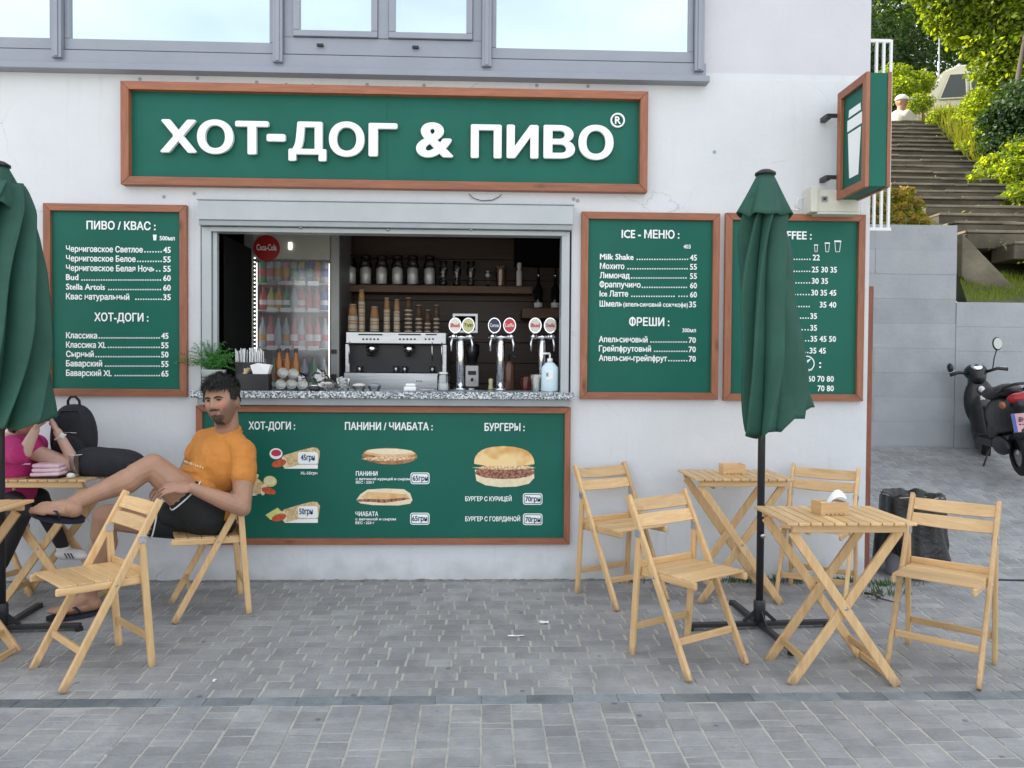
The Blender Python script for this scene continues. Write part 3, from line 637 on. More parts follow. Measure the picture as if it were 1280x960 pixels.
# panini
flat('crust_picture', M['bun_dark'], C3(ell(252,310,153,46,1,30,0,360,.02)), -.0140, t)
flat('crust_picture', M['bun_pale'], C3(ell(252,284,130,16,1)), -.0147, t)
flat('crust_picture', M['bun'], C3(ell(252,292,142,20,1)), -.0144, t)
flat('filling_picture', M['filling'], C3(ell(250,322,138,13,-1,60,0,360,.35,3)), -.0151, t)
# ciabatta
flat('crust_picture', M['bun_pale'], C3([(68,552),(90,520),(130,494),(230,488),(330,492),(365,515),(378,552),(365,572),(300,582),(160,580),(90,570)]), -.0140, t)
flat('crust_picture', M['bun'], C3([(95,535),(130,508),(240,512),(345,520),(362,542),(250,552),(120,550)]), -.0144, t)
flat('filling_picture', M['meat'], C3([(68,550),(120,545),(230,548),(340,538),(366,545),(310,556),(220,568),(150,562),(80,560)]), -.0149, t)
# burger
flat('bun_picture', M['bun_pale'], C3([(722,385),(1048,385),(1050,430),(1020,462),(950,478),(860,481),(780,470),(730,445)]), -.0140, t)
flat('meat_picture', M['meat'], C3(ell(886,400,164,36,0,60,0,360,.05)), -.0144, t)
flat('filling_picture', M['filling'], C3(ell(886,372,155,13,0,80,0,360,.35,5)), -.0149, t)
flat('bun_picture', M['bun_top'], C3([(718,352),(719,330),(726,311),(740,292),(760,277),(785,266),(820,259),(880,254),(940,259),(980,268),(1010,280),(1032,298),(1045,320),(1050,340),(1050,354),(1000,361),(900,366),(790,364)]), -.0154, t)

for bx in ((367,400,472,464),(365,622,472,688),(987,514,1095,578),(987,626,1095,690)):
    flat('price_box', M['white_print'], C3(rrect(*bx,14)), -.0142, t)
    flat('price_box_line', M['green'], C3(rrect(bx[0]+5,bx[1]+5,bx[2]-5,bx[3]-5,10)), -.0149, t); flat('price_field', M['white_print'], C3(rrect(bx[0]+9,bx[1]+9,bx[2]-9,bx[3]-9,8)), -.0155, t)
print_lines(t, BFD, y=-.0167, dark=True, name='price_text')

# ================================================================ PROJECTING SIGN
PX0, PX1, PYa, PYb, PZ0, PZ1 = 2.275, 2.405, -.49, -.115, 2.495, 3.17
t = thing('projecting_sign', (2.34, -.3, PZ0), 'green box sign with a white cup, projecting from the wall corner above the coffee board', 'box sign')
m = MB(); m.bb(PX0+.012, PX1-.012, PYa+.001, PYb-.001, PZ0+.001, PZ1-.001); m.build('box', M['green'], t, bevel=.002, world=True)
for xa, xb in ((PX0-.012, PX0+.011), (PX1-.011, PX1+.012)):
    fr = .05
    for rot in range(4):
        ya, yb, za, zb = PYa-.004, PYb+.004, PZ0-.004, PZ1+.004
        pts = [[(ya,zb),(yb,zb),(yb-fr,zb-fr),(ya+fr,zb-fr)], [(ya,za),(ya+fr,za+fr),(yb-fr,za+fr),(yb,za)], [(ya,za),(ya,zb),(ya+fr,zb-fr),(ya+fr,za+fr)], [(yb,za),(yb-fr,za+fr),(yb-fr,zb-fr),(yb,zb)]][rot]
        r = MB(); r._add([(xa,p[0],p[1]) for p in pts]+[(xb,p[0],p[1]) for p in pts], [(0,1,2,3),(7,6,5,4)]+[(i,i+4,(i+1)%4+4,(i+1)%4) for i in range(4)]); r.build('frame_rail', M['stain_z' if rot > 1 else 'stain_x'], t, bevel=.002, world=True)
def side_quad(pts, name='cup_emblem'):
    m = MB(); m._add([(PX0+.0105, p[0], p[1]) for p in pts], [tuple(range(len(pts)))]); m.build(name, M['white_print'], t, world=True)
yc = (PYa+PYb)/2
side_quad([(yc-.075,3.03),(yc+.075,3.03),(yc+.08,2.985),(yc-.08,2.985)]); side_quad([(yc-.095,2.97),(yc+.095,2.97),(yc+.095,2.90),(yc-.095,2.90)])
side_quad([(yc-.085,2.885),(yc+.085,2.885),(yc+.06,2.60),(yc-.06,2.60)])
for z in (P(1040,148,-.05).z, P(1040,224,-.05).z):
    m = MB(); m.bb(2.2, 2.3, -.11, -.09, z-.012, z+.012); m.bb(2.2, 2.235, -.09, -.001, z-.015, z+.015); m.build('bracket', M['black_metal'], t, bevel=.002, world=True)

# electric box above the coffee board
a = P(1013,233,-.12); b = P(1074,266,-.12)
t = thing('electric_box', ((a.x+b.x)/2, -.06, b.z), 'cream metal box with a small latch mounted on the wall behind the box sign', 'electric box')
m = MB(); m.bb(a.x+.03, b.x, -.12, -.001, b.z+.005, a.z-.02); m.build('body', M['cream'], t, bevel=.004, world=True)
m = MB(); m.bb(a.x, a.x+.045, -.135, -.001, b.z-.0, a.z); m.bb(a.x+.046, b.x+.002, -.125, -.002, b.z-.012, b.z+.004); m.build('side_cover', M['cream'], t, bevel=.004, world=True)
q = P(1030,249,-.12); m = MB(); m.bb(q.x-.02, q.x+.02, -.128, -.1201, q.z-.018, q.z+.018); m.build('latch', M['steel'], t, bevel=.002, world=True)
m = MB(); m.bb(q.x-.006, q.x+.006, -.132, -.1285, q.z-.006, q.z+.006); m.build('keyhole', M['black_plastic'], t, world=True)
m = MB(); m.tube([(a.x+.005,-.03,a.z-.05),(a.x-.04,-.02,a.z-.06),(a.x-.05,-.015,a.z-.11),(a.x-.02,-.015,a.z-.13),(a.x-.09,-.012,a.z-.125)], .004, 6); m.build('cable', M['plastic_white'], t, smooth=True, world=True)
p = P(1062,262,-.13); 

# white grille at the right corner of the building, brown post
t = thing('white_grille', (2.6, .4, 2.2), 'white metal bar grille beside the building corner behind the box sign', 'grille')
GY = .35
for px in (1092, 1101, 1110):
    p0 = P(px, 286, GY); p1 = P(px+1, 50, GY); m = MB(); m.bb(p0.x-.009, p0.x+.009, GY-.009, GY+.009, p0.z, p1.z); m.build('bar', M['plastic_white'], t, bevel=.002, world=True)
for py in (51, 286.5):
    p0 = P(1086, py, GY); p1 = P(1113, py, GY); m = MB(); m.bb(XR+.002, p1.x, GY-.011, GY+.011, p0.z-.011, p0.z+.011); m.build('rail', M['plastic_white'], t, bevel=.002, world=True)
m = MB(); px0, px1 = XR+.004, XR+.04; m.bb(px0, px1, .01, .055, ground(2.58,.03)-.03, P(1089,358,.03).z); tag(m.build('corner_post', M['post_wood'], bevel=.004), 'narrow reddish brown wooden post at the right corner of the white wall', 'post')

# ================================================================ PAVING
def brick(mb, x, y, z, lx, ly, h, tilt, yaw=0, jit=.0015):
    b = .002; R_ = Matrix.Rotation(yaw,3,'Z') @ Matrix.Rotation(tilt,3,'X')
    a, c_ = lx/2, ly/2; j = lambda: random.uniform(-jit, jit)
    lo = [(-a,-c_,-h),(a,-c_,-h),(a,c_,-h),(-a,c_,-h)]; md = [(-a+j(),-c_+j(),-b),(a+j(),-c_+j(),-b),(a+j(),c_+j(),-b),(-a+j(),c_+j(),-b)]
    tp = [(p[0]*(1-b*2/lx)+j()*.5, p[1]*(1-b*2/ly)+j()*.5, random.uniform(-.0008,.0008)) for p in md]
    vs = [Vector((x,y,z)) + R_ @ Vector(p) for p in lo+md+tp]
    fs = [(8,9,10,11)] + [(i,(i+1)%4,4+(i+1)%4,4+i) for i in range(4)] + [(4+i,4+(i+1)%4,8+(i+1)%4,8+i) for i in range(4)]
    mb._add(vs, fs)
TILT = math.atan(.035)
def sheet(name, x0, x1, y0, y1, nx, ny, dz, mat):
    m = MB(); m.grid([[(x0+(x1-x0)*i/nx, y0+(y1-y0)*j/ny, ground(x0+(x1-x0)*i/nx, y0+(y1-y0)*j/ny)+dz) for i in range(nx+1)] for j in range(ny+1)]); return struct(m.build(name, mat))
sheet('pavement', -40, 2.4, -1.64, .05, 60, 4, -.0028, M['mortar']); pav = bpy.data.objects['pavement']
# right of the corner the same pavement climbs behind the building
m = MB(); xs = [2.4+.25*i for i in range(24)]+[9,12,20,40]; ys = [-1.64+.15*i for i in range(38)]
m.grid([[(x, y, ground(x,y)-.0028) for x in xs] for y in ys]); o = struct(m.build('alley_pavement', M['mortar'])); alley = o
sheet('lower_pavement', -40, 40, -60, -1.72, 60, 30, -.0028, M['mortar']); low = bpy.data.objects['lower_pavement']
st_parts = 0; stuffU = MB(); stuffA = MB(); rowy = -1.6; cand = []
ry = .0785; y = -1.64+ry/2; r = 0
while y < .0+0.02 or y < 4.0:
    inside = y > 0.0
    x = -3.4 + random.uniform(-.2,0) if not inside else 2.56
    xe = 4.3 if not inside else 8.0
    if y < -.0: pass
    while x < xe:
        lx = random.choice((.10,.12,.135,.155,.18,.12,.135))
        gap = .0125
        cx = x+lx/2
        if not (inside and cx-lx/2 < 2.56): cand.append((cx, y, lx-gap, ry-.0022))
        x += lx
    y += ry
def scr(c):
    v = Vector((c[0],c[1],ground(c[0],c[1])))-CO; q = RM.transposed() @ v; px, py = 640-F*q.x/q.z, 480+F*q.y/q.z
    return (-20 < px < 1300), -v.length
vis = sorted([c for c in cand if scr(c)[0] and c[1] < -.05], key=lambda c: -scr(c)[1])
sel = set(vis[:290])
def slope(x, y):
    return math.atan((ground(x,y+.02)-ground(x,y-.02))/.04)
for c in cand:
    if c in sel:
        m = MB(); brick(m, 0,0,0, c[2], c[3], .03, slope(c[0],c[1])); o = m.build('paving_brick', M['stone_part'], pav); o.location = (c[0], c[1], ground(c[0],c[1])+random.uniform(-.0012,.0012)); o.rotation_euler = (random.uniform(-.008,.008), random.uniform(-.008,.008), random.uniform(-.006,.006))
    elif c[1] < 0: brick(stuffU, c[0], c[1], ground(c[0],c[1]), c[2], c[3], .03, slope(c[0],c[1]))
    else: brick(stuffA, c[0], c[1], ground(c[0],c[1]), c[2], c[3], .03, slope(c[0],c[1]))
tag(stuffU.build('paving_bricks', M['stone'], pav), kind='stuff'); tag(stuffA.build('paving_bricks', M['stone'], alley), kind='stuff')
# dark kerb strip
kp = sheet('kerb_strip', -40, 40, -1.72, -1.64, 60, 1, -.0028, M['mortar'])
x = -3.2
while x < 3.6:
    m = MB(); brick(m, 0,0,0, .198, .074, .04, TILT); o = m.build('kerb_stone', M['kerb'], kp); yy = -1.68 - max(0, x-2.1)**2*.03; o.location = (x+.1, yy, ground(x,yy)+.002); x += .2
# lower zone: columns running away from the wall
col_w = .1285; x = -2.7; lowstuff = MB(); lowc = []
while x < 3.2:
    y = -1.73 + random.uniform(0,.02) - max(0, x-2.1)**2*.03
    while y > -2.75:
        ly = random.choice((.045,.055,.065,.080,.095,.065)); cx, cy = x+col_w/2, y-ly/2
        q = scr((cx,cy)); lowc.append(((q[0] and cy > -2.32), cy, cx, ly)); y -= ly
    x += col_w
lowsel = set(sorted([c for c in lowc if c[0]], key=lambda c: c[1])[:298])
for c in lowc:
    _, cy, cx, ly = c; jx = random.uniform(-.0012,.0012)
    if c in lowsel:
        m = MB(); brick(m, 0,0,0, col_w-.0095, ly-.005, .03, TILT, random.uniform(-.006,.006), .002); o = m.build('paving_stone', M['stone_part'], low); o.location = (cx+jx, cy, ground(cx,cy)+random.uniform(-.0012,.0012)); o.rotation_euler = (random.uniform(-.008,.008), random.uniform(-.008,.008), 0)
    else: brick(lowstuff, cx+jx, cy, ground(cx,cy)+random.uniform(-.001,.001), col_w-.0095, ly-.005, .03, TILT)
tag(lowstuff.build('paving_stones', M['stone'], low), kind='stuff')
# ================================================================ THINGS IN AND ON THE KIOSK
def glassy(name, col=(1,1,1), alpha=.15, rough=.03):
    m, t, b = new_mat(name); n = t.nodes; l = t.links
    tr = n.new('ShaderNodeBsdfTransparent'); tr.inputs[0].default_value = (*col, 1)
    gl = n.new('ShaderNodeBsdfGlossy'); gl.inputs['Roughness'].default_value = rough
    fr = n.new('ShaderNodeFresnel'); fr.inputs[0].default_value = 1.5
    ad = n.new('ShaderNodeMath'); ad.operation = 'ADD'; ad.inputs[1].default_value = alpha; ad.use_clamp = True; l.new(fr.outputs[0], ad.inputs[0])
    mx = n.new('ShaderNodeMixShader'); l.new(ad.outputs[0], mx.inputs[0]); l.new(tr.outputs[0], mx.inputs[1]); l.new(gl.outputs[0], mx.inputs[2])
    l.new(mx.outputs[0], n['Material Output'].inputs['Surface']); return m
M['glass'] = glassy('clear_glass', (.93,.95,.95), .06)
def hazed_door():
    m, t, b = new_mat('fridge_door_painted_haze'); n = t.nodes; l = t.links
    tr = n.new('ShaderNodeBsdfTransparent'); df = n.new('ShaderNodeBsdfDiffuse'); df.inputs[0].default_value = (.8,.82,.84,1); gl = n.new('ShaderNodeBsdfGlossy'); gl.inputs['Roughness'].default_value = .12
    m1 = n.new('ShaderNodeMixShader'); m1.inputs[0].default_value = .09; m2 = n.new('ShaderNodeMixShader'); m2.inputs[0].default_value = .08  # diffuse share paints the door's pale reflection haze over the contents
    l.new(tr.outputs[0], m1.inputs[1]); l.new(df.outputs[0], m1.inputs[2]); l.new(m1.outputs[0], m2.inputs[1]); l.new(gl.outputs[0], m2.inputs[2]); l.new(m2.outputs[0], n['Material Output'].inputs['Surface']); return m
M['door_glass'] = hazed_door()
M['amber'] = pmat('amber_bottle', (.35,.12,.02), rough=.1, trans=.3)
M['kraft'] = pmat('kraft_paper_cup', (.40,.22,.10), (.48,.28,.13), scale=20, rough=.7)
M['darkcup'] = pmat('brown_paper_cup', (.10,.055,.03), (.14,.08,.05), scale=20, rough=.6)
M['rim'] = pmat('pale_cup_rim', (.6,.55,.46), rough=.6)
M['paper'] = pmat('white_paper', (.78,.79,.8), rough=.8)
M['red'] = pmat('red_disc', (.42,.015,.02), rough=.4)
M['navy'] = pmat('navy_badge', (.01,.02,.07), rough=.3)
M['badge_red'] = pmat('red_badge', (.6,.03,.06), rough=.3)
M['badge_gold'] = pmat('gold_badge', (.55,.50,.22), rough=.3)
M['badge_white'] = pmat('pale_badge', (.72,.70,.62), rough=.3)
def emat(name, col, st):
    m, t, b = new_mat(name); b.inputs['Base Color'].default_value = (*col, 1); b.inputs['Emission Color'].default_value = (*col, 1); b.inputs['Emission Strength'].default_value = st; return m
M['led'] = emat('fridge_led', (1, .97, .9), 2.6)
M['led_dim'] = emat('dim_fridge_led', (1, .97, .92), .9)
RX = Matrix.Rotation(pi/2, 3, 'X')

# wall shelf with jars
def rect_px(mb, x0, y0, x1, y1, ya, yb, ref=None):
    a = P(x0, y0, ya); b = P(x1, y1, ya); mb.bb(a.x, b.x, ya, yb, b.z, a.z); return a, b
sh = thing('wall_shelf', tuple(P(548,361,1.5)), 'long brown wooden shelf with glass jars on the back wall of the kiosk', 'shelf')
m = MB(); rect_px(m, 428, 355.5, 665.5, 367, 1.45, 1.71); m.build('board', M['shelf'], sh, bevel=.003, world=True)
sh2 = thing('wall_shelf', tuple(P(690,390,1.5)), 'short dark shelf carrying two bottles at the right of the kiosk back wall', 'shelf')
m = MB(); rect_px(m, 653, 385, 702, 398, 1.35, 1.71); m.build('board', M['shelf'], sh2, bevel=.003, world=True)
zsh = P(548,355.5,1.45).z
def at_shelf(px, y=1.52, z=None): p = P(px, 355, y); return Vector((p.x, y, z if z is not None else zsh+.001))
jar = thing('storage_jar', at_shelf(438), 'glass jar with white contents on the long wall shelf, first from its left end', 'jar', 'white filled jars on the long wall shelf')
m = MB(); m.lathe([(.045,0),(.052,.01),(.052,.17),(.040,.19),(.040,.215)], 18); m.build('glass_body', M['glass'], jar, smooth=True)
m = MB(); m.lathe([(.048,.003),(.048,.135),(.0,.155)], 18); m.build('contents', M['paper'], jar, smooth=True)
m = MB(); m.lathe([(.042,.215),(.042,.24),(.03,.245)], 18); m.build('lid', M['black_plastic'], jar, smooth=True)
ORD = ['first','second','third','fourth','fifth','sixth','seventh','eighth','ninth']
for i, px in enumerate((457, 477, 497, 516, 537)): copy_tree(jar, at_shelf(px), label='glass jar with white contents on the long wall shelf, %s from its left end' % ORD[i+1])
gl = thing('beaded_glass', at_shelf(554), 'dark beaded tall glass on the long shelf, next to the white jars', 'glass', 'dark beaded glasses on the long shelf')
m = MB(); m.lathe([(.03,0),(.034,.02),(.02,.05),(.032,.09),(.038,.13),(.028,.16),(.034,.20)], 14); m.build('bowl', M['glass'], gl, smooth=True)
m = MB()
for i in range(34):
    a = random.uniform(0,6.28); z = random.uniform(.01,.19); m.ball((.022*cos(a), .022*sin(a), z), .0075, 6, 4)
m.build('beads', pmat('dark_beads', (.09,.085,.08), rough=.3), gl, smooth=True)
for px, l_ in ((571,'dark beaded tall glass on the long shelf, between two others alike'), (588.5,'dark beaded tall glass on the long shelf, next to the cocktail glass')): copy_tree(gl, at_shelf(px), label=l_)
t = thing('cocktail_glass', at_shelf(610), 'small stemmed cocktail glass on the long wall shelf', 'glass')
m = MB(); m.lathe([(.03,0),(.004,.008),(.004,.05),(.035,.10),(.037,.12)], 14, cap=False); m.build('bowl', M['glass'], t, smooth=True)
m = MB(); m.ball((0,0,.09), (.026,.026,.02), 10, 8); m.build('ice', M['paper'], t, smooth=True)
t = thing('straw_jar', at_shelf(626), 'glass tumbler packed with pale straws on the right part of the shelf', 'tumbler')
m = MB(); m.lathe([(.04,0),(.048,.15)], 16, cap=False); m.build('tumbler', M['glass'], t, smooth=True)
m = MB()
for i in range(24):
    a = random.uniform(0,6.28); r_ = random.uniform(0,.032); m.tube([(r_*cos(a), r_*sin(a), .004), (1.3*r_*cos(a), 1.3*r_*sin(a), .15+random.uniform(-.01,.02))], .004, 5)
m.build('straws', M['kraft'], t)
t = thing('white_dispenser', at_shelf(649), 'slim white dispenser bottle at the right end of the long shelf', 'bottle')
m = MB(); m.lathe([(.02,0),(.024,.01),(.024,.12),(.014,.14),(.02,.16),(.02,.19),(.008,.20)], 12); m.build('bottle_body', M['paper'], t, smooth=True)
bo = thing('dark_bottle', (P(673,385,1.45).x, 1.45, P(673,385,1.35).z+.001), 'tall dark bottle with a pourer on the short shelf, left of its pair', 'bottle')
m = MB(); m.lathe([(.034,0),(.036,.02),(.036,.16),(.014,.21),(.013,.27)], 16); m.build('glass_body', pmat('dark_bottle_glass', (.01,.014,.012), rough=.08), bo, smooth=True)
m = MB(); m.lathe([(.015,.27),(.015,.285),(.006,.30),(.005,.37)], 10); m.build('pourer', M['chrome'], bo, smooth=True)
m = MB(); m.lathe([(.0365,.01),(.0365,.05)], 16, cap=False); m.build('label_band', M['paper'], bo, smooth=True)
copy_tree(bo, (P(694,385,1.45).x, 1.45, P(673,385,1.35).z+.001), label='tall dark bottle with a pourer on the short shelf, right of its pair')

# ---- fridge
FY = 1.0
fa = P(304, 292, FY); fb = P(424, 500, FY)
fr = thing('drinks_fridge', ((fa.x+fb.x)/2, FY, -.19), 'tall lit drinks fridge with a red round badge behind the counter', 'fridge')
fx0, fx1 = fa.x, fb.x; gx0_, gx1_ = P(317,400,FY).x, P(412,400,FY).x; FB = FY+.55
m = MB(); ztopf = 2.75
m.bb(fx0, gx0_, FY, FB, -.19, ztopf); m.bb(gx1_, fx1, FY, FB, -.19, ztopf); m.bb(gx0_, gx1_, FB-.03, FB, -.19, ztopf); m.bb(gx0_, gx1_, FY, FB-.03, 2.42, ztopf); m.bb(gx0_, gx1_, FY, FB-.03, -.19, .75)
m.build('cabinet', pmat('grey_fridge_cabinet', (.28,.29,.28), (.34,.35,.34), scale=5, rough=.4, metal=.3), fr, bevel=.012, world=True)
m = MB(); m.bb(gx0_, gx1_, FB-.04, FB-.031, .76, 2.41); m.build('back_liner', pmat('fridge_liner', (.30,.30,.33), rough=.5), fr, world=True)
m = MB(); m.bb(gx0_+.27, gx0_+.292, FY-.012, FY-.005, P(0,307,FY).z, P(0,299,FY).z); m.build('top_lamp', M['led'], fr, world=True)
for s_ in (0,1):
    xx = (gx0_+.012, gx1_-.012)[s_]; m = MB(); m.bb(xx-.003, xx+.003, FY+.035, FY+.05, .8, 2.2); m.build('side_lamp', M['led_dim'], fr, world=True)
m = MB(); m.bb(gx0_+.004, gx0_+.016, FY-.006, FY+.004, P(0,450,FY).z, P(0,318,FY).z)
m.build('led_channel', M['black_plastic'], fr, world=True)
m = MB()
for i in range(26):
    z = P(0,448,FY).z + (P(0,319,FY).z-P(0,448,FY).z)*i/25; m.box((gx0_+.010, FY-.008, z), (.007,.004,.009))
m.build('led_dots', M['led'], fr, world=True)
m = MB(); m.bb(gx0_, gx1_, FY+.008, FY+.014, .76, 2.41); m.build('door_glass', M['door_glass'], fr, world=True)
m = MB(); m.bb(fx1-.06, fx1-.02, FY-.03, FY-.001, 1.28, 1.34); m.bb(fx1-.06, fx1-.02, FY-.03, FY-.001, 1.50, 1.53); m.build('hinge_cover', M['black_plastic'], fr, bevel=.004, world=True)
m = MB(); m.bb(gx0_, gx1_, FY-.004, FY+.006, P(0,319.5,FY).z, 2.42); m.build('header_panel', pmat('pale_header', (.42,.43,.39), (.5,.5,.46), scale=3, rough=.3), fr, bevel=.002, world=True)
c = P(333, 310, FY-.03)
m = MB(); m.lathe([(.0,-.001),(.098,0),(.098,.012),(0,.018)], 36, (c.x, FY-.012, c.z), RX, cap=False); m.build('round_badge', M['red'], fr, smooth=False, world=True)
m = MB(); text_into(m, K('Coca-Cola'), c.x-.075, c.x+.078, c.z-.02, c.z+.03, FY-.032); m.build('badge_lettering', M['white_print'], fr, world=True)
shelves = [P(0, py, FY+.05).z for py in (318, 350, 384, 432, 478)]
for z in shelves:
    m = MB(); m.bb(gx0_+.005, gx1_-.005, FY+.04, FB-.045, z-.008, z); m.build('wire_shelf', M['plastic_white'], fr, world=True)
    for i in range(4):
        xa = gx0_+.09+i*(gx1_-gx0_-.16)/4; m = MB(); m.bb(xa, xa+.085, FY+.034, FY+.039, z-.018, z+.016); m.build('price_rail', M['steel'] if z > 1.9 else M['paper'], fr, world=True)
cols = [(.50,.44,.14),(.50,.08,.10),(.07,.30,.12),(.38,.42,.48),(.50,.16,.20),(.55,.27,.04),(.06,.11,.40),(.42,.03,.05)]
bm = [pmat('drink_colour', c_, rough=.25) for c_ in cols]
def drink(kind, x, y, z, mat, label, group, h, r_):
    o = MB()
    if kind == 'can': o.lathe([(r_*.85,0),(r_,.008),(r_,h-.012),(r_*.85,h)], 12)
    else: o.lathe([(r_*.85,0),(r_,.01),(r_,h*.55),(r_*.35,h*.82),(r_*.35,h*.93)], 12)
    if kind == 'can':
        q = thing('drink_can', (x,y,z), label, 'can', group); o.build('can_body', mat, q, smooth=True); e = MB(); e.lathe([(r_*.86,h),(r_*.8,h+.003)], 12); e.build('can_top', M['steel'], q); e = MB(); e.lathe([(r_*1.01,h*.3),(r_*1.01,h*.7)], 12, cap=False); e.build('printed_band', bm[random.choice((0,1,2,5,6,7))], q, smooth=True)
    else:
        q = thing('drink_bottle', (x,y,z), label, 'bottle', group); o.build('bottle_body', mat, q, smooth=True); e = MB(); e.lathe([(r_*.42,h*.93),(r_*.42,h)], 10); e.build('bottle_cap', M['red'], q); e = MB(); e.lathe([(r_*1.015,h*.22),(r_*1.015,h*.42)], 12, cap=False); e.build('label_band', bm[random.choice((3,0,7,1,5,6))] if mat is bm[3] or random.random() < .5 else M['paper'], q, smooth=True)
z = shelves[1]
for i in range(9): drink('can', gx0_+.045+i*(gx1_-gx0_-.09)/8.1, FY+.08, z+.001, [bm[2], bm[3], bm[3], bm[4], bm[3], bm[0], bm[6], bm[5], bm[3]][i], 'pale drink can on the second fridge shelf, %s from the left' % ORD[i], 'cans on the second fridge shelf', .165, .029)
for i in range(8): drink('can', gx0_+.175+i*.052, FY+.09, shelves[0]+.001, bm[3] if i % 3 else bm[5], 'short dark topped can on the uppermost fridge shelf, %s from the left' % ORD[i], 'cans on the uppermost fridge shelf', .05, .022) if i < 8 and gx0_+.175+i*.052 < gx1_-.03 else None
for i in range(9): drink('bottle', gx0_+.05+i*(gx1_-gx0_-.09)/8.3, FY+.09, shelves[2]+.001, bm[[7,0,5,2,3,1,1,4,6][i]], 'soft drink bottle in the middle fridge row, %s from the left' % ORD[i], 'bottles in the middle fridge row', .185, .031)
for i in range(9): drink('bottle', gx0_+.045+i*(gx1_-gx0_-.09)/8.1, FY+.09, shelves[3]+.001, bm[[3,4,3,3,4,3,1,4,3][i]], 'taller drink bottle in the lower fridge row, %s from the left' % ORD[i], 'bottles in the lower fridge row', .25, .032)
for i in range(7): drink('bottle', gx0_+.06+i*(gx1_-gx0_-.09)/6.4, FY+.09, shelves[4]+.001, bm[[3,2,3,0,3,2,3][i]], 'pale drink bottle in the bottom visible fridge row, %s from the left' % ORD[i], 'bottles in the bottom fridge row', .21, .034)

# ---- back counter and coffee machine
bc = thing('back_counter', (-.2, 1.3, .0), 'dark work counter under the coffee machine inside the kiosk', 'counter')
MY = .95; zb_ = P(495, 489, MY).z
m = MB(); m.bb(fx1+.02, 1.55, MY-.02, 1.70, zb_-.04, zb_); m.build('worktop', M['shelf'], bc, bevel=.003, world=True)
m = MB(); m.bb(fx1+.04, 1.53, MY+.02, 1.69, -.19, zb_-.041); m.build('cabinet', M['dark'], bc, world=True)
a = P(432, 413, MY); b = P(557.5, 488, MY)
cmx = thing('coffee_machine', ((a.x+b.x)/2, MY, zb_+.001), 'wide silver espresso machine with black front beneath stacks of paper cups', 'coffee machine')
def mpz(py): return P(495, py, MY).z
m = MB(); m.bb(a.x, b.x, MY, MY+.42, mpz(430), mpz(415)); m.build('upper_panel', M['steel'], cmx, bevel=.006, world=True)
m = MB(); m.bb(a.x+.005, b.x-.005, MY+.1, MY+.42, mpz(466), mpz(430)-.001); m.build('splash_back', M['black_plastic'], cmx, bevel=.004, world=True)
m = MB(); m.bb(a.x-.004, a.x+.03, MY+.0, MY+.42, mpz(466), mpz(430)-.001); m.bb(b.x-.03, b.x+.004, MY+.0, MY+.42, mpz(466), mpz(430)-.001); m.build('side_panel', M['steel'], cmx, bevel=.004, world=True)
m = MB(); m.bb(a.x-.005, b.x+.005, MY-.06, MY+.43, zb_+.012, mpz(466)-.001); m.build('drip_tray', M['steel'], cmx, bevel=.006, world=True)
for gx in (447, 483, 511, 540):
    pass
for gx in (464, 511):
    p = P(gx, 434, MY-.0); m = MB(); m.lathe([(.04,-.02),(.045,.0),(.045,.03),(.03,.035)], 16, (p.x, MY+.04, mpz(437))); m.build('group_head', M['chrome'], cmx, smooth=True, world=True)
    m = MB(); m.tube([(p.x,MY+.03,mpz(440)),(p.x,MY-.03,mpz(441)),(p.x,MY-.12,mpz(444))], [.018,.014,.013], 10); m.tube([(p.x,MY+.03,mpz(441)),(p.x,MY+.03,mpz(446))], .012, 8); m.build('portafilter', M['black_plastic'], cmx, smooth=True, world=True)
for gx in (436, 540, 552):
    p = P(gx, 434, MY-.03); m = MB(); m.tube([(p.x,MY-.01,mpz(428)),(p.x,MY-.03,mpz(432)),(p.x+.003,MY-.03,mpz(455))], .005, 8); m.build('steam_wand', M['chrome'], cmx, smooth=True, world=True)
m = MB()
for base in (454, 500, 532):
    for k_ in range(5 if base != 532 else 3):
        p = P(base+k_*4.6, 424, MY-.004); m.lathe([(.0075,0),(.0075,.006)], 10, p, RX)
m.build('buttons', M['black_plastic'], cmx, world=True)
m = MB(); 
for (xa, xb) in ((448,478),(498,526),(532,546)):
    p0 = P(xa,419,MY-.003); p1 = P(xb,417.5,MY-.003); m.bb(p0.x, p1.x, MY-.005, MY-.0005, p0.z, p1.z)
m.build('trim_line', M['black_plastic'], cmx, world=True)
for gx in (448, 505, 494, 540):
    p = P(gx, 460, MY-.0); m = MB(); m.lathe([(.018,0),(.022,.05)], 12, (p.x, MY+.05, mpz(466)+.001)); m.build('shot_glass', M['steel'], cmx, smooth=True, world=True)
p = P(521, 470, MY-.061); m = MB()
for k_ in range(4): m.box((p.x+k_*.012, MY-.062, mpz(476)), (.005,.003,.012))
m.build('label_marks', M['black_plastic'], cmx, world=True)
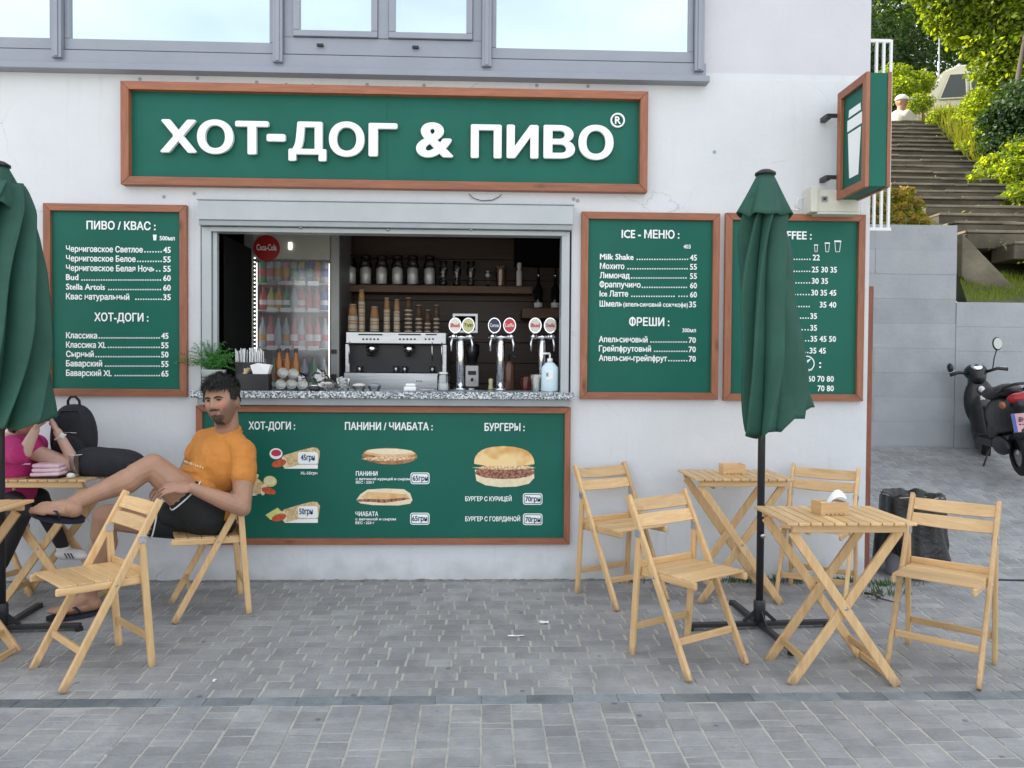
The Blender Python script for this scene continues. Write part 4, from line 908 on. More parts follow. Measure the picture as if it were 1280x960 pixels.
# cup stacks on the machine
zc = mpz(414.5)+.003
def stack(px, top, mat, label, r_=.034, y=MY+.12, bands=()):
    p = P(px, 413, y); H = P(px, top, y).z - zc; t = thing('cup_stack', (p.x, y, zc), label, 'cup stack')
    n = max(3, int((H-.09)/.011)+1); zz_ = 0
    for i in range(n):
        m = MB(); m.lathe([(r_*1.03,0),(r_*1.06,.004),(r_,.006),(r_*.97,.013)], 14); o = m.build('cup_rim', M['rim'] if (i % 3 == 0 or mat is M['kraft'] and i % 2 == 0) else mat, t, smooth=False); o.location = (0,0,i*(H-.09)/n)
    m = MB(); m.lathe([(r_*.98,(H-.09)),(r_*.72,H)], 16); m.build('top_cup', mat, t, smooth=True)
    m = MB(); m.lathe([(r_*.70,H),(r_*.74,H+.004)], 16); m.build('cup_base', M['rim'], t)
def lab(s): return s
stack(452, 363, M['kraft'], 'tallest kraft paper cup stack, leftmost on the espresso machine', .026)
stack(441, 381, M['kraft'], 'low wide kraft cup stack at the left corner of the espresso machine', .036, MY+.08)
stack(468, 384, M['kraft'], 'kraft cup stack right of the tallest one on the machine', .034, MY+.08)
stack(483.5, 373, M['kraft'], 'slim kraft cup stack near the middle of the espresso machine', .024)
stack(496, 375, M['kraft'], 'kraft cup stack directly left of the dark brown cups', .024, MY+.10)
stack(510.5, 373, M['darkcup'], 'tallest dark brown cup stack on the espresso machine', .03)
stack(523.5, 382, M['darkcup'], 'dark brown cup stack just right of the tallest brown one', .026)
stack(534.5, 388, M['darkcup'], 'shortest dark brown cup stack on the espresso machine', .024)
stack(545.5, 382, M['darkcup'], 'dark brown cup stack at the right end of the machine', .023)
# grinder
p = P(590, 489, .85); t = thing('coffee_grinder', (p.x, .85, zb_+.001), 'white and black coffee grinder behind the left beer tap tower', 'grinder')
m = MB(); m.bb(-.05,.05,-.02,.1,.04,.20); m.build('body', M['plastic_white'], t, bevel=.008)
m = MB(); m.lathe([(.05,.0),(.05,.035)], 16, (0,.03,0)); m.build('base', M['steel'], t, smooth=True)
m = MB(); m.lathe([(.03,.205),(.055,.30),(.055,.36),(.03,.37)], 16, (0,.04,0)); m.build('bean_hopper', M['black_plastic'], t, smooth=True)
m = MB(); m.bb(-.03,.03,-.026,-.021,.13,.16); m.tube([(0,-.02,.1),(0,-.09,.09)], .01, 8); m.build('dosing_spout', M['black_plastic'], t)
p = P(614, 430, 1.68); t = thing('wall_notice', (P(578,400,1.7).x, 1.71, P(0,395,1.7).z), 'grey framed notice on the back wall behind the left beer taps', 'notice')
m = MB(); aa = P(566,392,1.70); bbq = P(597,416,1.70); m.bb(aa.x, bbq.x, 1.70, 1.715, bbq.z, aa.z); m.build('frame', M['steel'], t, world=True)
m = MB(); m.bb(aa.x+.02, bbq.x-.02, 1.695, 1.6995, bbq.z+.02, aa.z-.02); m.build('print', M['dark'], t, world=True)

# ---- beer towers
def tower(px, badges, label):
    y = .30; p = P(px, 490, y); t = thing('beer_tower', (p.x, y, CT+.001), label, 'beer tower'); s = .96
    m = MB(); m.lathe([(.045,0),(.045,.012),(.030,.016)], 20); m.build('base', M['chrome'], t, smooth=True)
    m = MB(); H = P(px, 427, y).z - CT; m.lathe([(.028,.012),(.028,H),(.02,H+.012)], 20); m.build('column', M['chrome'], t, smooth=True)
    zt = P(px, 421.5, y).z - CT
    m = MB(); m.tube([(-.085,-.01,zt),(.085,-.01,zt)], .017, 12); m.build('cross_pipe', M['chrome'], t, smooth=True)
    for sgn, bx in zip((-1, 1), badges):
        dx = P(bx[0], 407, y-.07).x - p.x
        f = thing('tap', (dx, -.03, 0), None, None); f.parent = t
        m = MB(); m.tube([(0,.03,zt),(0,-.03,zt)], .018, 12); m.ball((sgn*.012,-.03,zt), .019, 12, 8); m.build('tap_body', M['chrome'], f, smooth=True)
        m = MB(); m.tube([(sgn*.02,-.03,zt-.01),(sgn*.028,-.035,zt-.05),(sgn*.026,-.035,zt-.10)], [.009,.007,.005], 8); m.build('nozzle', M['chrome'], f, smooth=True)
        m = MB(); m.tube([(0,-.03,zt+.01),(0,-.035,zt+.05)], .008, 8); m.build('handle', M['black_plastic'], f, smooth=True)
        zc2 = P(bx[0], 407, y-.07).z - CT
        m = MB(); prof = [(.001,-.006),(.047,-.006),(.050,0),(.047,.006),(.001,.006)]; R2 = RX
        m.lathe([(a_, b_) for a_, b_ in prof], 28, (0,-.04,zc2), R2, cap=False); v = [(q[0]*.92, q[1], zc2+(q[2]-zc2)*1.12) for q in m.v]; m.v = v; m.build('badge_rim', M['chrome'], f)
        m = MB(); m.lathe([(.0005,.001),(.041,.001),(.041,.003)], 28, (0,-.0475,zc2), R2, cap=False); m.v = [(q[0]*.92, q[1], zc2+(q[2]-zc2)*1.12) for q in m.v]; m.build('badge_face', bx[1], f)
        if bx[2]:
            m = MB(); text_into(m, K(bx[2]), -.03, .03, zc2-.012, zc2+.014, -.0525); m.build('badge_lettering', bx[3], f)
tower(575.5, [(569, M['badge_white'], 'Bud', M['badge_red'], .02), (585.4, M['badge_gold'], 'Тур', M['green'])], 'chrome beer tap tower with pale and gold oval badges, left of three')
tower(625.5, [(618, M['navy'], 'Corona', M['badge_white']), (637, M['badge_red'], 'Leffe', M['badge_white'])], 'chrome beer tap tower with navy and red oval badges, middle of three')
tower(677.5, [(669, M['badge_white'], 'Bud', M['badge_red'], .02), (687.8, M['badge_white'], 'Stella', M['badge_red'])], 'chrome beer tap tower with two pale red badges, right behind the sanitizer')

# ---- things standing on the counter
def on_ctr(px, y=-.02): p = P(px, 489, y); return (p.x, y, CT+.001)
t = thing('sanitizer_bottle', on_ctr(687, .02), 'pale blue pump bottle of hand sanitizer at the right end of the counter', 'sanitizer bottle')
M['gel'] = pmat('pale_blue_gel_bottle', (.55,.70,.78), (.62,.76,.82), scale=6, rough=.2)
m = MB(); hb = P(687,454,.02).z-CT; m.lathe([(.048,0),(.056,.01),(.056,hb-.03),(.03,hb),(.018,hb+.005)], 20); m.v = [(q[0], q[1]*.65, q[2]) for q in m.v]; m.build('bottle_body', M['gel'], t, smooth=True)
m = MB(); m.lathe([(.018,hb+.005),(.018,hb+.03),(.006,hb+.032),(.006,hb+.06)], 12); m.tube([(0,0,hb+.062),(-.04,-.01,hb+.062),(-.05,-.01,hb+.055)], .007, 8); m.build('pump', M['plastic_white'], t, smooth=True)
m = MB(); m.bb(-.03,.02,-.0385,-.0375,.08,.14); m.build('label_patch', M['paper'], t); m = MB(); m.bb(-.026,-.012,-.0392,-.0386,.10,.125); m.build('label_mark', pmat('blue_mark', (.05,.3,.5), rough=.5), t)
t = thing('plastic_cup_pile', on_ctr(670, .05), 'small pile of clear plastic cups beside the sanitizer bottle', 'cups')
m = MB(); m.lathe([(.03,0),(.038,.10)], 16, cap=False); m.lathe([(.03,.012),(.0385,.112)], 16, cap=False); m.build('cup', glassy('frosted_cup', (.8,.85,.88), .25, .2), t, smooth=True)
t = thing('brown_dispenser', on_ctr(636, .33), 'brown syrup dispenser bottle between the middle and right beer towers', 'dispenser')
m = MB(); m.lathe([(.035,0),(.04,.01),(.04,.16),(.025,.20),(.015,.205)], 14); m.build('bottle_body', pmat('brown_glass', (.09,.035,.02), rough=.15), t, smooth=True)
m = MB(); m.tube([(0,0,.20),(0,0,.25),(.03,-.02,.24),(.045,-.03,.22)], .008, 8); m.build('spout', M['black_plastic'], t, smooth=True)
t = thing('small_bottle', on_ctr(613.5, .36), 'little cream coloured bottle beside the middle beer tower', 'bottle')
m = MB(); m.lathe([(.017,0),(.02,.01),(.014,.04),(.018,.07),(.01,.08)], 12); m.build('bottle_body', pmat('cream_plastic', (.55,.48,.3), rough=.4), t, smooth=True)
t = thing('red_jar', on_ctr(658, .36), 'dark red jar low behind the counter left of the right tower', 'jar')
m = MB(); m.lathe([(.04,0),(.042,.01),(.042,.09),(.03,.10)], 16); m.build('jar_body', pmat('dark_red_glass', (.10,.012,.008), rough=.15), t, smooth=True)
t = thing('glass_jar', on_ctr(554, .05), 'clear glass jar with a lid left of the left beer tower', 'jar')
m = MB(); m.lathe([(.038,0),(.04,.01),(.04,.10),(.034,.11)], 18); m.build('glass_body', M['glass'], t, smooth=True); m = MB(); m.lathe([(.037,.11),(.037,.125)], 18); m.build('lid', M['steel'], t); m = MB(); m.lathe([(.034,.004),(.034,.05)], 14); m.build('contents', M['paper'], t)
t = thing('card_terminal', on_ctr(513, .0), 'small white device lying on the counter in front of the coffee machine', 'device')
m = MB(); m.bb(-.04,.04,-.04,.04,0,.03); m.bb(-.03,.035,-.03,.03,.031,.05); m.build('shell', M['plastic_white'], t, bevel=.008)
t = thing('white_saucer', on_ctr(533, -.02), 'flat white saucer on the counter right of the small white device', 'saucer')
m = MB(); m.lathe([(.02,0),(.045,.01),(.047,.013),(.01,.008)], 20, cap=False); m.build('plate', M['paper'], t, smooth=True)
for px, lb in ((429,'clear cup of white sachets at the right of the round tins'),):
    t = thing('sachet_cup', on_ctr(px, -.02), lb, 'cup'); m = MB(); m.lathe([(.035,0),(.045,.085)], 18, cap=False); m.build('cup', M['glass'], t, smooth=True)
    m = MB(); rr = random.Random(4)
    for i in range(14): m.box((rr.uniform(-.02,.02), rr.uniform(-.02,.02), .015+i*.005), (.04,.03,.003), Euler((rr.uniform(-.6,.6), rr.uniform(-.6,.6), rr.uniform(0,3))).to_matrix())
    m.build('sachets', M['paper'], t)
for px, lb, mt in ((449,'small clear bowl with cream lid, left of its neighbour on the counter', 'cream'), (468,'small clear bowl with bluish lid in front of the coffee machine','alu')):
    t = thing('small_bowl', on_ctr(px, -.02), lb, 'bowl'); m = MB(); m.lathe([(.03,0),(.044,.03)], 18, cap=False); m.build('bowl', M['glass'], t, smooth=True)
    m = MB(); m.lathe([(.044,.031),(.04,.042),(.015,.05)], 18); m.build('lid', M[mt], t, smooth=True)
t = thing('straw_holder', on_ctr(312, .10), 'dark holder crammed with white wrapped straws on the left of the counter', 'holder')
m = MB(); m.bb(-.08,.085,-.05,.05,0,.18); m.build('holder_box', M['black_plastic'], t, bevel=.004)
m = MB(); rr = random.Random(2)
for i in range(60):
    x = rr.uniform(-.075,.08); y = rr.uniform(-.04,.04); m.beam((x,y,.05), (x+rr.uniform(-.012,.012), y+rr.uniform(-.01,.01), .26+rr.uniform(-.015,.015)), .007, .004)
m.build('wrapped_straws', M['paper'], t)
t = thing('napkin_tray', on_ctr(318, -.035), 'black tray with wooden stirrers and a white paper bag on the counter', 'tray')
m = MB(); m.bb(-.10,.10,-.045,.045,0,.105); m.build('tray_body', M['black_plastic'], t, bevel=.004)
m = MB(); m._add([(.0,-.03,.10),(.09,-.03,.10),(.11,-.025,.165),(.03,-.035,.175),(-.02,-.03,.16),(.0,.03,.10),(.09,.03,.10),(.11,.035,.16),(.03,.03,.17),(-.02,.03,.155)], [(0,1,2,3,4),(9,8,7,6,5),(0,5,6,1),(1,6,7,2),(2,7,8,3),(3,8,9,4),(4,9,5,0)]); m.build('paper_bag', M['paper'], t, bevel=.004)
m = MB()
for i in range(9): m.beam((-.07+rr.uniform(-.02,.02), rr.uniform(-.03,.0), .095), (-.04+rr.uniform(-.03,.03), rr.uniform(-.03,.03), .125+rr.uniform(0,.02)), .009, .002)
m.build('stirrers', pmat('stirrer_wood', (.62,.48,.28), rough=.6), t)
def tin(px, py, lb):
    p = P(px, py, -.05); t = thing('round_tin', (p.x, -.05, p.z), lb, 'tin'); R_ = Euler((radians(68), 0, radians(18))).to_matrix()
    m = MB(); m.lathe([(.030,-.07),(.033,-.06),(.033,.0)], 20, (0,0,0), R_); m.build('can_body', M['steel'], t, smooth=True)
    m = MB(); m.lathe([(.034,.0),(.0345,.010),(.031,.013),(.029,.009),(.006,.008)], 20, (0,0,0), R_); m.build('lid', pmat('tin_lid', (.20,.22,.20), (.34,.34,.30), scale=60, rough=.3, metal=.6), t, smooth=True)
for px, py, lb in ((353.7,466.5,'round tin in the upper row of the pile, left one'), (366.5,467.5,'round tin in the upper row of the pile, right one'), (351,481,'round tin in the lower row of the pile, leftmost'), (364.6,480.5,'round tin in the lower row of the pile, middle one'), (378,481,'round tin in the lower row of the pile, rightmost')): tin(px, py, lb)
for i, (px, lb) in enumerate(((349,'amber bottle behind the tins, leftmost of three'), (359,'amber bottle behind the tins, middle of three'), (370,'amber bottle behind the tins, rightmost of three'))):
    t = thing('amber_bottle', on_ctr(px, .2), lb, 'bottle'); m = MB(); m.lathe([(.024,0),(.027,.01),(.027,.18),(.012,.225),(.012,.25)], 14); m.build('bottle_body', M['amber'], t, smooth=True); m = MB(); m.lathe([(.014,.25),(.014,.275)], 12); m.build('cap', M['black_plastic'], t)
def film(name): return glassy(name, (.85,.9,.88), .35, .12)
M['film'] = film('clear_film')
def bag(px, y, sx_, sz_, lb, mat, fill, seed):
    rr = random.Random(seed); t = thing('plastic_bag', on_ctr(px, y), lb, 'bag'); m = MB(); m.ball((0,0,sz_*.5), (sx_,.05,sz_*.5), 16, 12)
    m.v = [(a_*(1+.25*mnoise.noise(Vector((a_*30,b_*30,c_*30+seed)))), b_*(1+.3*mnoise.noise(Vector((a_*25,b_*25,c_*25)))), max(0,c_*(1+.15*mnoise.noise(Vector((a_*40,0,c_*40+seed)))))) for a_,b_,c_ in m.v]
    m.build('bag_film', mat, t)
    m = MB()
    for i in range(9): m.ball((rr.uniform(-sx_,sx_)*.6, rr.uniform(-.02,.02), rr.uniform(.25,.7)*sz_), rr.uniform(.010,.018), 8, 6)
    m.build('bag_contents', fill, t, smooth=True)
bag(400, .12, .06, .14, 'crumpled clear bag with green items behind the counter tins', M['film'], pmat('green_candy', (.03,.22,.12), rough=.4), 3)
bag(408, -.02, .07, .075, 'crumpled clear bag of pale sweets on the front of the counter', M['film'], pmat('pale_sweets', (.55,.42,.35), rough=.5), 5)
bag(377, .22, .05, .11, 'orange snack bag standing behind the pile of round tins', M['film'], pmat('orange_snack', (.5,.16,.03), rough=.5), 8)
t = thing('round_scale', on_ctr(393, -.05), 'small round black gadget with a white dial on the counter', 'gadget')
m = MB(); m.lathe([(.03,0),(.038,.008),(.036,.025),(.02,.032)], 20); m.build('shell', M['black_plastic'], t, smooth=True); m = MB(); m.lathe([(.022,.031),(.018,.036)], 18); m.build('dial', M['paper'], t)
# potted asparagus fern
t = thing('potted_fern', on_ctr(267, -.055), 'feathery green fern in a pale pot on the left end of the counter', 'potted plant')
m = MB(); m.lathe([(.06,0),(.075,.125),(.078,.13),(.066,.13),(.06,.11)], 20); m.build('pot', pmat('pale_zinc_pot', (.45,.5,.5), (.55,.6,.6), scale=12, rough=.5), t, smooth=True)
m = MB(); m.bb(-.045,.02,-.078,-.072,.06,.066); m.bb(-.045,.0,-.078,-.072,.04,.046); m.bb(-.045,.02,-.0785,-.072,.08,.086); m.build('pot_lines', M['black_plastic'], t)
fm = MB(); rr = random.Random(11)
for i in range(110):
    a = rr.uniform(0,2*pi); L_ = rr.uniform(.10,.27); el = rr.uniform(.15,1.45); lean = .17 if cos(a) > 0 else .27
    tip = Vector((cos(a)*cos(el)*lean*1.1, sin(a)*cos(el)*.09, .10+sin(el)*L_*.85)); base = Vector((rr.uniform(-.03,.03), rr.uniform(-.02,.02), .12))
    prev = base
    for k_ in range(1, 8):
        q = base.lerp(tip, k_/7) + Vector((0,0,.03*sin(pi*k_/7)))
        for _ in range(7):
            c = prev.lerp(q, rr.random()); d = Vector((rr.gauss(0,1), rr.gauss(0,1), rr.gauss(0,.6))).normalized()*rr.uniform(.010,.020); s_ = d.cross(Vector((rr.gauss(0,1),rr.gauss(0,1),rr.gauss(0,1)))).normalized()*.0016
            fm._add([c-s_, c+s_, c+d+s_*.4, c+d-s_*.4], [(0,1,2,3)])
        prev = q
M['fern'] = pmat('fern_green', (.05,.20,.03), rough=.6, rnd=.45, island=True)
o = fm.build('fronds', M['fern'], t); o['kind'] = 'stuff'
# ================================================================ FURNITURE
def make_chair():
    t = thing('folding_chair', (0,0,0), 'x', 'chair', 'light wooden folding chairs')
    hw = .195; A = lambda k: (-.185 + .43*k)     # front foot y at k=0, top y at k=1; z = .8k
    def seg(a, b): return None
    for s in (-1, 1):
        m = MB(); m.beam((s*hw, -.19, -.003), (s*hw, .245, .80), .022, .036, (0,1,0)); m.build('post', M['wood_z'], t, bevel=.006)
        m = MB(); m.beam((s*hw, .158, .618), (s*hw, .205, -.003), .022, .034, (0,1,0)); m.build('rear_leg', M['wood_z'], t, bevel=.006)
        m = MB(); m.bb(s*(hw+.0115), s*(hw+.0145), .140, .176, .605, .642); m.bb(s*(hw-.0145), s*(hw-.0115), .140, .176, .605, .642); m.build('hinge_plate', M['zinc'], t, bevel=.003)
        m = MB()
        for (yy, zz_) in ((.150,.636),(.168,.63),(.160,.61)): m.lathe([(.004,0),(.003,.003)], 8, (s*(hw+.0145),yy,zz_), Matrix.Rotation(s*pi/2,3,'Y'))
        m.lathe([(.007,0),(.005,.003)], 10, (s*(hw+.0113),.040,.428), Matrix.Rotation(s*pi/2,3,'Y')); m.build('rivet', M['steel'], t)
        m = MB(); m.beam((s*(hw-.023), -.205, .438), (s*(hw-.023), .175, .424), .020, .036, (0,0,1)); m.build('seat_rail', M['wood_y'], t, bevel=.008)
    ns = 5
    for i in range(ns):
        y0 = -.185 + i*.0705; z = .458 - i*.0026
        m = MB(); m.box((0, y0+.034, z-.0015), (2*hw-.030, .0675, .011), Matrix.Rotation(-.037,3,'X')); m.build('seat_slat', M['wood_x'], t, bevel=.0025)
    for z, h in ((.752,.062),(.680,.062)):
        y = -.19 + .435*z/.80; m = MB(); n = 8; vs = []
        rows = []
        for i in range(n+1):
            u = -1+2*i/n; x = u*(hw-.0115); dy = .022*(1-u*u)+.0; hh = h/2*(1+.10*(1-u*u)); cz_ = z - .006*(1-u*u)
            d = Vector((0, .48, .88)); c = Vector((x, y+dy, cz_)); nrm = Vector((0, .88, -.48))
            rows.append([c-d*hh-nrm*.005, c+d*hh-nrm*.005, c+d*hh+nrm*.005, c-d*hh+nrm*.005])
        vs = [p for r_ in rows for p in r_]; fs = [(4*i+j, 4*i+(j+1)%4, 4*i+4+(j+1)%4, 4*i+4+j) for i in range(n) for j in range(4)]+[(3,2,1,0),(4*n,4*n+1,4*n+2,4*n+3)]
        m._add(vs, fs); m.build('back_slat', M['wood_x'], t, bevel=.002)
    for (y, z, k) in ((-.185+.43*.19, .152, 1),(.196, .145, 0),(.172, .465, 0)):
        m = MB(); m.bb(-hw+.0115, hw-.0115, y-.008, y+.008, z-.017, z+.017); m.build('stretcher', M['wood_x'], t, bevel=.004)
    return t
proto = make_chair()
CHAIRS = [(1.03, -1.27, 31, 'light wooden folding chair left of the near right table, turned towards it'),
 (.865, -.33, 29, 'light wooden folding chair against the wall just right of the food board'),
 (2.245, -1.37, -43, 'light wooden folding chair right of the near right table, front of the black bin'),
 (2.05, -.385, -35, 'light wooden folding chair against the wall beside the black bin, partly behind the near table'),
 (-1.86, -1.325, -44, 'empty light wooden folding chair in front of the seated man'),
 (-1.60, -.50, -66, 'light wooden folding chair the man in orange sits on'),
 (-2.98, -.40, 72, 'light wooden folding chair under the woman in the pink top'),]
bpy.context.view_layer.update()
for i, (x, y, a, lb) in enumerate(CHAIRS):
    if i == 0:
        c = proto; c.location = (x, y, ground(x,y)); c.rotation_euler = (0,0,radians(a)); c['label'] = lb
    else: c = copy_tree(proto, (x, y, ground(x,y)), radians(a), lb)

def make_table():
    t = thing('folding_table', (0,0,0), 'x', 'table', 'light wooden slatted tables'); H = .76; W_ = .60; D_ = .44
    n = 11; pw = W_/n
    for i in range(n):
        x = -W_/2 + pw*(i+.5); m = MB(); m.bb(x-pw/2+.003, x+pw/2-.003, -D_/2, D_/2, H-.014, H); m.build('table_slat', M['wood_y'], t, bevel=.003)
    for s in (-1, 1):
        m = MB(); m.bb(-W_/2+.035, W_/2-.035, s*.185-.010, s*.185+.010, H-.050, H-.0145); m.build('apron_rail', M['wood_x'], t, bevel=.004)
        m = MB(); m.beam((-.255, s*.165, H-.05), (.245, s*.165, -.003), .020, .044, (1,0,0)); m.build('leg', M['wood_z'], t, bevel=.005)
        m = MB(); m.beam((.255, s*.142, H-.05), (-.245, s*.142, -.003), .020, .044, (1,0,0)); m.build('leg', M['wood_z'], t, bevel=.005)
        m = MB(); m.lathe([(.009,0),(.006,.004)], 10, (0, s*.176, .357), Matrix.Rotation(s*-pi/2 if s>0 else pi/2,3,'X')); m.build('rivet', M['steel'], t)
    for x, yy in ((.175, .154),(-.175, .131)):
        m = MB(); m.beam((x, -yy, .105), (x, yy, .105), .016, .034, (0,0,1)); m.build('stretcher', M['wood_y'], t, bevel=.003)
    m = MB(); m.beam((.235, -.154, .022), (.235, .154, .022), .014, .03, (0,0,1)); m.build('stretcher', M['wood_y'], t, bevel=.003)
    m = MB(); m.beam((-.16, -.131, .70), (-.16, .131, .70), .014, .03, (0,0,1)) ; m.build('stretcher', M['wood_y'], t, bevel=.003)
    return t
tp = make_table()
TABLES = [(1.665, -1.42, 0, 'light wooden slatted table nearest the viewer, with a wooden napkin box on it'),
 (1.555, -.31, 0, 'light wooden slatted table against the wall behind the right parasol pole'),
 (-2.545, -.37, 0, 'light wooden slatted table with black bags and a pink cloth on it'),
 (-2.565, -1.28, 0, 'light wooden slatted table cut by the left edge of the photo')]
bpy.context.view_layer.update()
TT = []
for i, (x, y, a, lb) in enumerate(TABLES):
    if i == 0: c = tp; c.location = (x, y, ground(x,y)); c['label'] = lb
    else: c = copy_tree(tp, (x, y, ground(x,y)), 0, lb)
    TT.append((x, y, ground(x,y)+.761))

# napkin boxes
def napkin_box(loc, rz, lb, nap):
    t = thing('napkin_box', loc, lb, 'napkin box', None, rz); W_, D_, H = .14, .09, .062
    for s in (-1,1):
        m = MB(); m.bb(-W_/2, W_/2, s*D_/2-.002, s*D_/2+.002, 0, H); m.build('long_side', M['wood_x'], t, bevel=.001)
        m = MB(); m.bb(s*(W_/2-.0045)-.002, s*(W_/2-.0045)+.002, -D_/2+.0021, D_/2-.0021, .0, H); m.build('short_side', M['wood_y'], t, bevel=.001)
        m = MB()
        for k_ in (.2,.35,.5,.65,.8): m.bb(-W_/2+W_*k_-.006, -W_/2+W_*k_+.006, s*D_/2+s*.0021, s*D_/2+s*.0027, .004, .008)
        m.build('joint_mark', M['shelf'], t)
    m = MB(); m.bb(-W_/2+.006, W_/2-.006, -D_/2+.0025, D_/2-.0025, .001, .004); m.build('bottom', M['wood_x'], t)
    m = MB(); m.bb(-W_/2+.008, W_/2-.008, -D_/2+.004, D_/2-.004, .0045, H-.012); m.build('napkin_pile', M['paper'], t)
    if nap:
        m = MB(); m.grid([[(-.03+.10*i/6+.02*j/5, -.03+.05*j/5, H-.012+.055*sin(pi*i/7)*(.5+.5*j/5)+.012*i/6) for i in range(7)] for j in range(6)]); o = m.build('raised_napkin', M['paper'], t)
        q = o.modifiers.new('solid','SOLIDIFY'); q.thickness = .001
    return t
x, y, z = TT[0]; napkin_box((P(1037,637,-1.42).x, -1.42, z), .1, 'wooden napkin box with a white napkin sticking up, on the near table', True)
x, y, z = TT[1]; napkin_box((P(915,587,-.30).x, -.30, z), 0, 'wooden napkin box on the far table behind the parasol pole', False)

# ================================================================ PARASOLS
def cloth_mat():
    m = pmat('dark_green_canvas', (.010,.060,.041), (.022,.100,.070), scale=3, rough=.75, bump=.12, bscale=220); return m
M['canvas'] = cloth_mat()
def parasol(loc, zt, zs, zbl, zbr, rtop, rbot, shiftx, seed, lb, folds=7, skirt=.145, slant=1):
    x, y, z = loc; t = thing('folded_parasol', loc, lb, 'parasol', 'folded dark green parasols'); rr = random.Random(seed)
    H = zt - z
    m = MB(); m.tube([(0,0,.10),(0,0,H-.01)], .020, 14); m.build('pole', M['black_metal'], t, smooth=True)
    m = MB(); m.lathe([(.055,0),(.056,.012),(.03,.028),(.006,.034)], 20, (0,0,H-.03)); m.build('top_cap', M['black_plastic'], t, smooth=True)
    # vent skirt
    n = 120; rows = []; ph = rr.uniform(0,6)
    for i in range(13):
        k = i/12; rowz = H-.02 - (zt-zs)*k; row = []
        for j in range(n+1):
            a = 2*pi*j/n; fold = (.5+.5*cos(4*a+ph+.9*sin(3*a+ph)))**1.1
            r_ = .035 + (skirt-.035)*k**.85*(.66+.34*fold*(.4+.6*k)+.08*sin(2*a+1)*k)
            row.append((r_*cos(a), r_*sin(a)*.85, rowz - .028*k*k*(1-fold) - .012*sin(3*a+ph)*k))
        rows.append(row)
    m = MB(); m.grid(rows); o = m.build('vent_skirt', M['canvas'], t, smooth=True); q = o.modifiers.new('s','SOLIDIFY'); q.thickness = .003
    # hanging canopy: pleats wrapped one over another, drifting round the pole
    rows = []; nz = 46; n = 420
    for i in range(nz+1):
        k = i/nz; row = []
        for j in range(n+1):
            a = 2*pi*j/n
            zb = zbl + (zbr-zbl)*(.5+.5*cos(a-1.9*k**.8-.25))
            zb += .05*(abs(((folds*a/pi+.4) % 2)-1)-.5)*2*.35
            zz_ = (zs+.09) + (zb-(zs+.09))*k
            twist = 1.9*k**.8 + .15*sin(2*k*pi)
            u = (folds*a/(2*pi) + .18*sin(a*2+seed)) % 1.0; th_ = a - twist
            pleat = (u**1.3) if u < .88 else (1-(u-.88)/.12)*(.88**1.3)
            R_ = rtop + (rbot-rtop)*(k**.8); d = .58 - .08*k
            r_ = R_*(1-d+d*1.32*pleat) 
            r_ *= 1 + .16*mnoise.noise(Vector((cos(a-twist)*1.5, sin(a-twist)*1.5+seed, k*2.6))) + .02*mnoise.noise(Vector((cos(a)*5, sin(a)*5+seed, k*9)))
            if k < .12: r_ *= .80+.20*(k/.12)
            sxk = shiftx*k**1.5
            row.append((r_*cos(th_)+sxk, r_*sin(th_)*.72, zz_-z))
        rows.append(row)
    m = MB(); m.grid(rows); o = m.build('canopy', M['canvas'], t, smooth=True); q = o.modifiers.new('s','SOLIDIFY'); q.thickness = .003
    # cross base
    m = MB(); m.lathe([(.032,0),(.032,.13),(.026,.14)], 14, (0,0,.02)); m.build('socket', M['black_metal'], t, smooth=True)
    for a in (0, pi/2, pi, 3*pi/2):
        a += .06; L_ = .40
        m = MB(); m.beam((.02*cos(a), .02*sin(a), .028), (L_*cos(a), L_*sin(a), .028-.5*.0), .035, .024, (0,0,1)); o = m.build('base_arm', M['black_metal'], t, bevel=.003)
        m = MB(); m.lathe([(.02,0),(.02,.02)], 12, (L_*.98*cos(a), L_*.98*sin(a), -.0)); m.build('foot', M['rubber'], t)
        m = MB(); m.beam((.02*cos(a), .02*sin(a), .10), (.09*cos(a), .09*sin(a), .04), .006, .02, (0,0,1)); m.build('gusset', M['black_metal'], t)
    # crank knob and strap
    m = MB(); m.tube([(.0,-.02,.62-.1),(.0,-.045,.62-.1)], .012, 8); m.build('pin', M['steel'], t, smooth=True)
    return t
gx, gy = 1.528, -.86
parasol((gx, gy, ground(gx,gy)), 2.487, 2.265, 1.02, 1.19, .108, .178, .085, 3, 'folded dark green parasol in front of the coffee menu board', folds=7)
gx, gy = -2.555, -.86
parasol((gx, gy, ground(gx,gy)), 2.465, 2.26, 1.00, 1.10, .15, .245, .03, 5, 'folded dark green parasol at the left edge of the photo', folds=8, skirt=.15)

